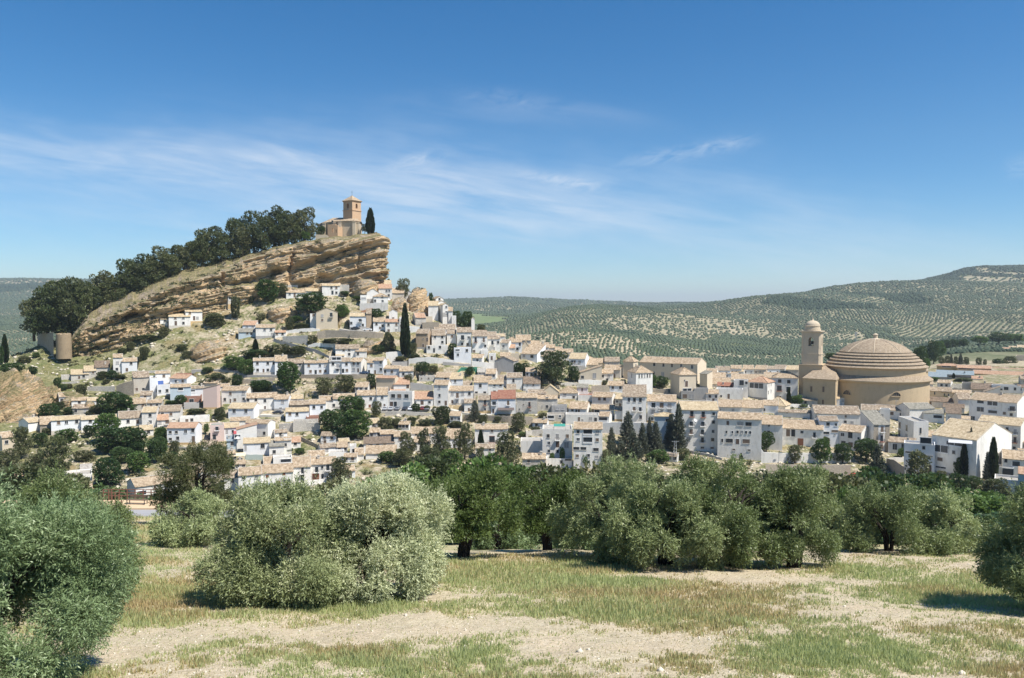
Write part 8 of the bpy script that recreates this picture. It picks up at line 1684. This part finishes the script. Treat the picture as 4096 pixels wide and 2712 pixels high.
def visible(x, y, z):                           # drop olives hidden far behind ridges (seen from above the village)
    return np.ones(len(x), bool)
def build_orchards():
    pts = []
    for i, (fx, fy) in enumerate(FP):
        ty = FTY[i]
        if ty == 'meadow': continue
        sp = FSP[i]; sp = sp*(.72 if ty == 'wood' else .92 if ty == 'green' else 1.12 if ty in ('tan', 'white') else 1); R_ = 400 if fy < 1900 else 560
        n = int(R_*2/sp); a = np.arange(n)*sp-R_; gx, gy = np.meshgrid(a, a); jt = .1 if ty != 'wood' else .45
        gx = gx*(.86 if ty != 'wood' else 1)+FR.normal(size=gx.shape)*sp*jt; gy = gy*(1.5 if ty != 'wood' else 1)+FR.normal(size=gy.shape)*sp*jt
        ca, sa = math.cos(FANG[i]), math.sin(FANG[i]); x, y = (gx*ca-gy*sa).ravel()+fx, (gx*sa+gy*ca).ravel()+fy
        k = (y > 585) & (np.abs(x/y) < .74) & (y < 5500); k &= ~((y < 700) & (x/y > .47)) ; x, y = x[k], y[k]
        if len(x) == 0: continue
        k = field(x, y) == i; x, y = x[k], y[k]
        k = FR.uniform(0, 1, len(x)) > (.05 if ty != 'tan' else .3); x, y = x[k], y[k]
        rad = {'wood': .48, 'green': .35, 'orch': .315, 'tan': .28, 'white': .28}[ty]*sp
        pts.append(np.stack([x, y, H(x, y), rad*FR.uniform(.75, 1.25, len(x)), np.full(len(x), 1.0 if ty == 'wood' else 0.0)], 1))
    P_ = np.concatenate(pts)
    # keep what can be seen: compare with the running horizon along each line of sight
    u = P_[:, 0]/P_[:, 1]; Ys = np.exp(np.linspace(math.log(585), math.log(5600), 300)); ub = np.linspace(-.75, .75, 240)
    G_ = H(ub[:, None]*Ys[None], np.tile(Ys, (240, 1)))/Ys[None]; M_ = np.maximum.accumulate(G_, axis=1)
    iu = np.clip(((u+.75)/1.5*239).round().astype(int), 0, 239); iy = np.clip(np.searchsorted(Ys, P_[:, 1])-2, 0, 299)
    P_ = P_[(P_[:, 2]+9)/P_[:, 1] > M_[iu, iy]-.0010]
    return P_
OP = build_orchards()
print('ORCHARD', len(OP))
tt = np.linspace(0, 2*math.pi, 5, endpoint=False); bv = [(0, 0, 1.5)]+[(math.cos(t)*.8, math.sin(t)*.8, 1.1) for t in tt]+[(math.cos(t+.6), math.sin(t+.6), .15) for t in tt]
bv = np.array(bv); bf = []
for i in range(5):
    j = (i+1) % 5; bf += [(0, 1+i, 1+j), (1+i, 6+i, 1+j), (1+j, 6+i, 6+j)]
bf = np.array(bf)
near = np.argsort(OP[:, 1]+(np.abs(OP[:, 0]/OP[:, 1]-.08) > .12)*400+(OP[:, 4] > 0)*5000)[:300]
nm_ = np.zeros(len(OP), bool); nm_[near] = True
def blob_mesh(P_, name, mat):
    n = len(P_); V = bv[None]*P_[:, 3][:, None, None]*FR.uniform(.8, 1.2, (n, len(bv), 1))*np.array((1, 1, .82)); V = (V+P_[:, None, :3]).reshape(-1, 3)
    F = (bf[None]+np.arange(n)[:, None, None]*len(bv)).reshape(-1, 3)
    return mesh_np(name, V, F, mat, True, attrs={'rnd': np.repeat(FR.uniform(0, 1, n), len(bv))})
rest = OP[~nm_]
tag(link('olive_orchard', blob_mesh(rest[rest[:, 4] == 0], 'olive_orchard', FOL['far'])), 'rows of olive trees covering the far hills', 'orchard', None, 'stuff')
tag(link('far_wood', blob_mesh(rest[rest[:, 4] == 1], 'far_wood', FOL['wood'])), 'dark green woods on the far hills', 'wood', None, 'stuff')
protos = [blob_mesh(np.array([(0, 0, 0, 1.0, 0)]), 'small_olive', FOL['far']) for _ in range(5)]
for q, i in enumerate(near):
    o = link('olive_tree', protos[q % 5], None, OP[i, :3], q*1.7); s = OP[i, 3]; o.scale = (s, s, s)
    tag(o, 'small round grey-green olive tree in the rows of the hillside orchard just behind town', 'olive tree', 'olive trees of the nearest hillside orchard')
# ------------------------------------------------------------------ ground sheets (built last: the house plots are cut in)
def terrain_sheet(name, Y0, Y1, nr, nc, mat, pads=False, attrf=None, umax=1.1):
    Ys = np.exp(np.linspace(math.log(Y0), math.log(Y1), nr)); us = np.linspace(-umax, umax, nc)
    X = (us[None]*Ys[:, None]); Y = np.repeat(Ys[:, None], nc, 1); Z = H(X, Y)
    if pads:
        for (cx, cy, hw, hd, rz, zb) in PADS:
            j0, j1 = np.searchsorted(Ys, cy-20), np.searchsorted(Ys, cy+20)
            if j1 <= j0: continue
            uu = cx/cy; i0, i1 = np.searchsorted(us, uu-.09), np.searchsorted(us, uu+.09)
            xs, ys = X[j0:j1, i0:i1]-cx, Y[j0:j1, i0:i1]-cy; c, s = math.cos(rz), math.sin(rz)
            lx, ly = np.abs(xs*c+ys*s), np.abs(-xs*s+ys*c); ins = (lx < hw+.4) & (ly < hd+.4)
            sub = Z[j0:j1, i0:i1]; sub[ins] = np.minimum(sub[ins], zb+.02)
    V = np.stack([X, Y, Z], -1).reshape(-1, 3); i = np.arange(nr-1)[:, None]*nc+np.arange(nc-1)[None]
    F = np.stack([i, i+1, i+nc+1, i+nc], -1).reshape(-1, 4)
    o = link(name, mesh_np(name, V, F, mat, True, attrs=attrf(X.ravel(), Y.ravel()) if attrf else None)); tag(o, None, None, None, 'structure'); return o
# field soil
m, N, L = new_mat('olive_field_soil'); g = N.new('ShaderNodeNewGeometry'); at_ = N.new('ShaderNodeAttribute'); at_.attribute_name = 'grass'; ah = N.new('ShaderNodeAttribute'); ah.attribute_name = 'hue'
P1 = g.outputs['Position']; n5 = noise_tex(N, L, P1, 5.5, 5, .75); n1 = noise_tex(N, L, P1, 1.3, 8, .75); n2 = noise_tex(N, L, P1, 14, 6, .7); n3 = noise_tex(N, L, P1, .5, 4, .6)
soil = ramp(N, L, n2, [(.25, (.28, .23, .14)), (.42, (.50, .42, .28)), (.6, (.64, .56, .40)), (.8, (.76, .69, .53))])
soil = mixc(N, L, maprange(N, L, n3, .4, .65, 0, .4), soil, (.62, .48, .34)); soil = mixc(N, L, maprange(N, L, n1, .45, .65, 0, .6), soil, (.40, .34, .24))
gc = mixc(N, L, ah.outputs['Fac'], (.32, .34, .15), (.50, .41, .22)); gc = mixc(N, L, maprange(N, L, n2, .3, .7, 0, .5), gc, (.38, .33, .18))
soil = mixc(N, L, maprange(N, L, n5, .50, .66, 0, .55), soil, (.36, .30, .20)); soil = mixc(N, L, maprange(N, L, n5, .47, .34, 0, .5), soil, (.74, .67, .55))
f = nd(N, 'ShaderNodeMath', operation='ADD'); L.new(at_.outputs['Fac'], f.inputs[0]); L.new(maprange(N, L, n2, .25, .75, -.35, .35), f.inputs[1])
col = mixc(N, L, maprange(N, L, f.outputs[0], .25, .75, 0, .85), soil, gc)
finish(N, L, col, .95, n5, .9, .12, .1); FIELD = m
# village hillside: earth, rubble, dry grass
m, N, L = new_mat('village_hillside'); g = N.new('ShaderNodeNewGeometry'); P1 = g.outputs['Position']
n1 = noise_tex(N, L, P1, .06, 6, .62); n2 = noise_tex(N, L, P1, .9, 8, .7); n3 = noise_tex(N, L, P1, .22, 6, .7); n4 = noise_tex(N, L, P1, .11, 4, .6)
earth = ramp(N, L, n2, [(.28, (.15, .12, .08)), (.42, (.34, .28, .19)), (.58, (.48, .41, .30)), (.75, (.62, .57, .47))])
green = ramp(N, L, n2, [(.3, (.05, .065, .025)), (.5, (.13, .15, .055)), (.7, (.27, .24, .12))])
col = mixc(N, L, maprange(N, L, n3, .43, .55, 0, .9), earth, green); col = mixc(N, L, maprange(N, L, n4, .52, .64, 0, .55), col, ramp(N, L, n2, [(.3, (.25, .16, .09)), (.7, (.46, .32, .19))]))
s_ = N.new('ShaderNodeSeparateXYZ'); L.new(P1, s_.inputs[0]); low = maprange(N, L, s_.outputs[1], 160, 245, 1, 0)
col = mixc(N, L, low, col, ramp(N, L, n2, [(.3, (.03, .05, .015)), (.55, (.08, .11, .03)), (.75, (.18, .18, .08))]))
col = mixc(N, L, maprange(N, L, s_.outputs[0], -185, -135, .7, 0), col, green); finish(N, L, col, .95, n2, 1.0, .5, .1); HILL = m
# far hills
m, N, L = new_mat('far_hills'); g = N.new('ShaderNodeNewGeometry'); P1 = g.outputs['Position']; a1 = N.new('ShaderNodeAttribute'); a1.attribute_name = 'soil'; a2 = N.new('ShaderNodeAttribute'); a2.attribute_name = 'meadow'
n1 = noise_tex(N, L, P1, .03, 6, .6); n2 = noise_tex(N, L, P1, .25, 6, .7)
gr = ramp(N, L, n2, [(.3, (.045, .075, .03)), (.55, (.085, .115, .05)), (.75, (.16, .165, .085))]); so_ = ramp(N, L, n2, [(.3, (.22, .19, .12)), (.5, (.36, .31, .21)), (.7, (.54, .48, .36))])
ff = nd(N, 'ShaderNodeMath', operation='ADD'); L.new(a1.outputs['Fac'], ff.inputs[0]); L.new(maprange(N, L, n1, .3, .7, -.3, .3), ff.inputs[1])
col = mixc(N, L, maprange(N, L, ff.outputs[0], .1, .95), gr, so_); col = mixc(N, L, a2.outputs['Fac'], col, mixc(N, L, n1, (.12, .17, .07), (.20, .24, .12)))
finish(N, L, col, .95, n2, .5, 1.0, .1); FARM = m
NC_ = 720
terrain_sheet('ground', 2.0, 100, 430, NC_, FIELD, attrf=lambda x, y: {'grass': np.clip(gmask(x, y), 0, 1), 'hue': np.clip(hue_mask(x, y), 0, 1)})
terrain_sheet('hillside', 100, 560, 420, NC_, HILL, pads=True)
def soilattr(x, y):
    f_ = field(x, y); s = np.array([SOIL[t] for t in FTY])[f_]; md = (FTY[f_] == 'meadow').astype(float)
    town = (y < 1150) & (x/y > .45); s = np.where(town, .35, s); s = np.where(y < 600, .9, s); return {'soil': s, 'meadow': md*(y > 1000)}
terrain_sheet('hills', 560, 16000, 360, NC_, FARM, attrf=soilattr)
# rubble and scrub scattered over the village slopes
def scatter(name, label, cat, n, seed, shape, mat, lo, hi, thr, Yr=(225, 412), squash=.7):
    rg = np.random.default_rng(seed); Y = np.sqrt(rg.uniform(Yr[0]**2, Yr[1]**2, n)); x = rg.uniform(-.72, .74, n)*Y
    k = fbm(x/14, Y/14, 0, seed, 3) > thr; x, Y = x[k], Y[k]; bad = np.zeros(len(x), bool)
    for (cx, cy, hw, hd, rz, zb) in PADS:
        c, s = math.cos(rz), math.sin(rz); xs, ys = x-cx, Y-cy; bad |= (np.abs(xs*c+ys*s) < hw+1) & (np.abs(-xs*s+ys*c) < hd+1)
    x, Y = x[~bad], Y[~bad]; n = len(x); sz = lo+(hi-lo)*rg.uniform(0, 1, n)**2.5
    b, f = shape; V = b[None]*sz[:, None, None]*rg.uniform(.6, 1.4, (n, len(b), 1))*np.array((1, 1, squash)); V = (V+np.stack([x, Y, H(x, Y)], 1)[:, None]).reshape(-1, 3)
    F = (f[None]+np.arange(n)[:, None, None]*len(b)).reshape(-1, f.shape[1])
    tag(link(name, mesh_np(name, V, F, mat, attrs={'rnd': np.repeat(rg.uniform(0, 1, n), len(b))})), label, cat, None, 'stuff')
rv = np.array([(1, 0, .1), (.2, 1, 0), (-1, .1, .1), (0, -1, 0), (.3, .2, .9), (-.3, -.3, .8), (0, 0, -.6)]); rf = np.array([(0, 1, 4), (1, 2, 4), (2, 5, 4), (2, 3, 5), (3, 0, 5), (0, 4, 5), (1, 0, 6), (2, 1, 6), (3, 2, 6), (0, 3, 6)])
scatter('rubble', 'pale rubble stones scattered on the village slopes', 'rubble', 16000, 41, (rv, rf), flat('pale_rubble', (.60, .54, .43), .95, 0, .1, .5, 2), .15, 1.1, -.12)
rgs = np.random.default_rng(8); d_ = rdir(46, rgs); d_[:, 2] = np.abs(d_[:, 2]); pp = d_*rgs.uniform(.5, 1, (46, 1)); lv, lf, _ = leaf_quads(pp, rdir(46, rgs), .55, .45, rgs)
scatter('scrub', 'low weeds and scrub scattered on the village slopes', 'scrub', 9000, 43, (lv, lf), FOL['bush'], .25, 1.3, -.05)
scatter('dry_scrub', 'dry grassy weeds on the village slopes', 'scrub', 7000, 47, (lv, lf), G_MID, .2, .8, -.05, squash=.6)
scatter('ridge_scrub', 'scrub in the gully below the village', 'scrub', 5000, 53, (lv, lf), FOL['dark'], .8, 3.2, -.6, Yr=(120, 238))
# ------------------------------------------------------------------ haze
m = bpy.data.materials.new('haze'); m.use_nodes = True; nt = m.node_tree
for n_ in list(nt.nodes): nt.nodes.remove(n_)
pv = nt.nodes.new('ShaderNodeVolumePrincipled'); pv.inputs['Color'].default_value = (.80, .88, 1.0, 1); pv.inputs['Density'].default_value = HAZE; pv.inputs['Anisotropy'].default_value = .2
oo = nt.nodes.new('ShaderNodeOutputMaterial'); nt.links.new(pv.outputs[0], oo.inputs['Volume'])
b = MB(); b.box(-19500, 19500, -60, 17500, -220, 260); tag(b.build('haze', m), 'thin bluish air between the viewpoint and the far hills', 'haze', None, 'stuff')
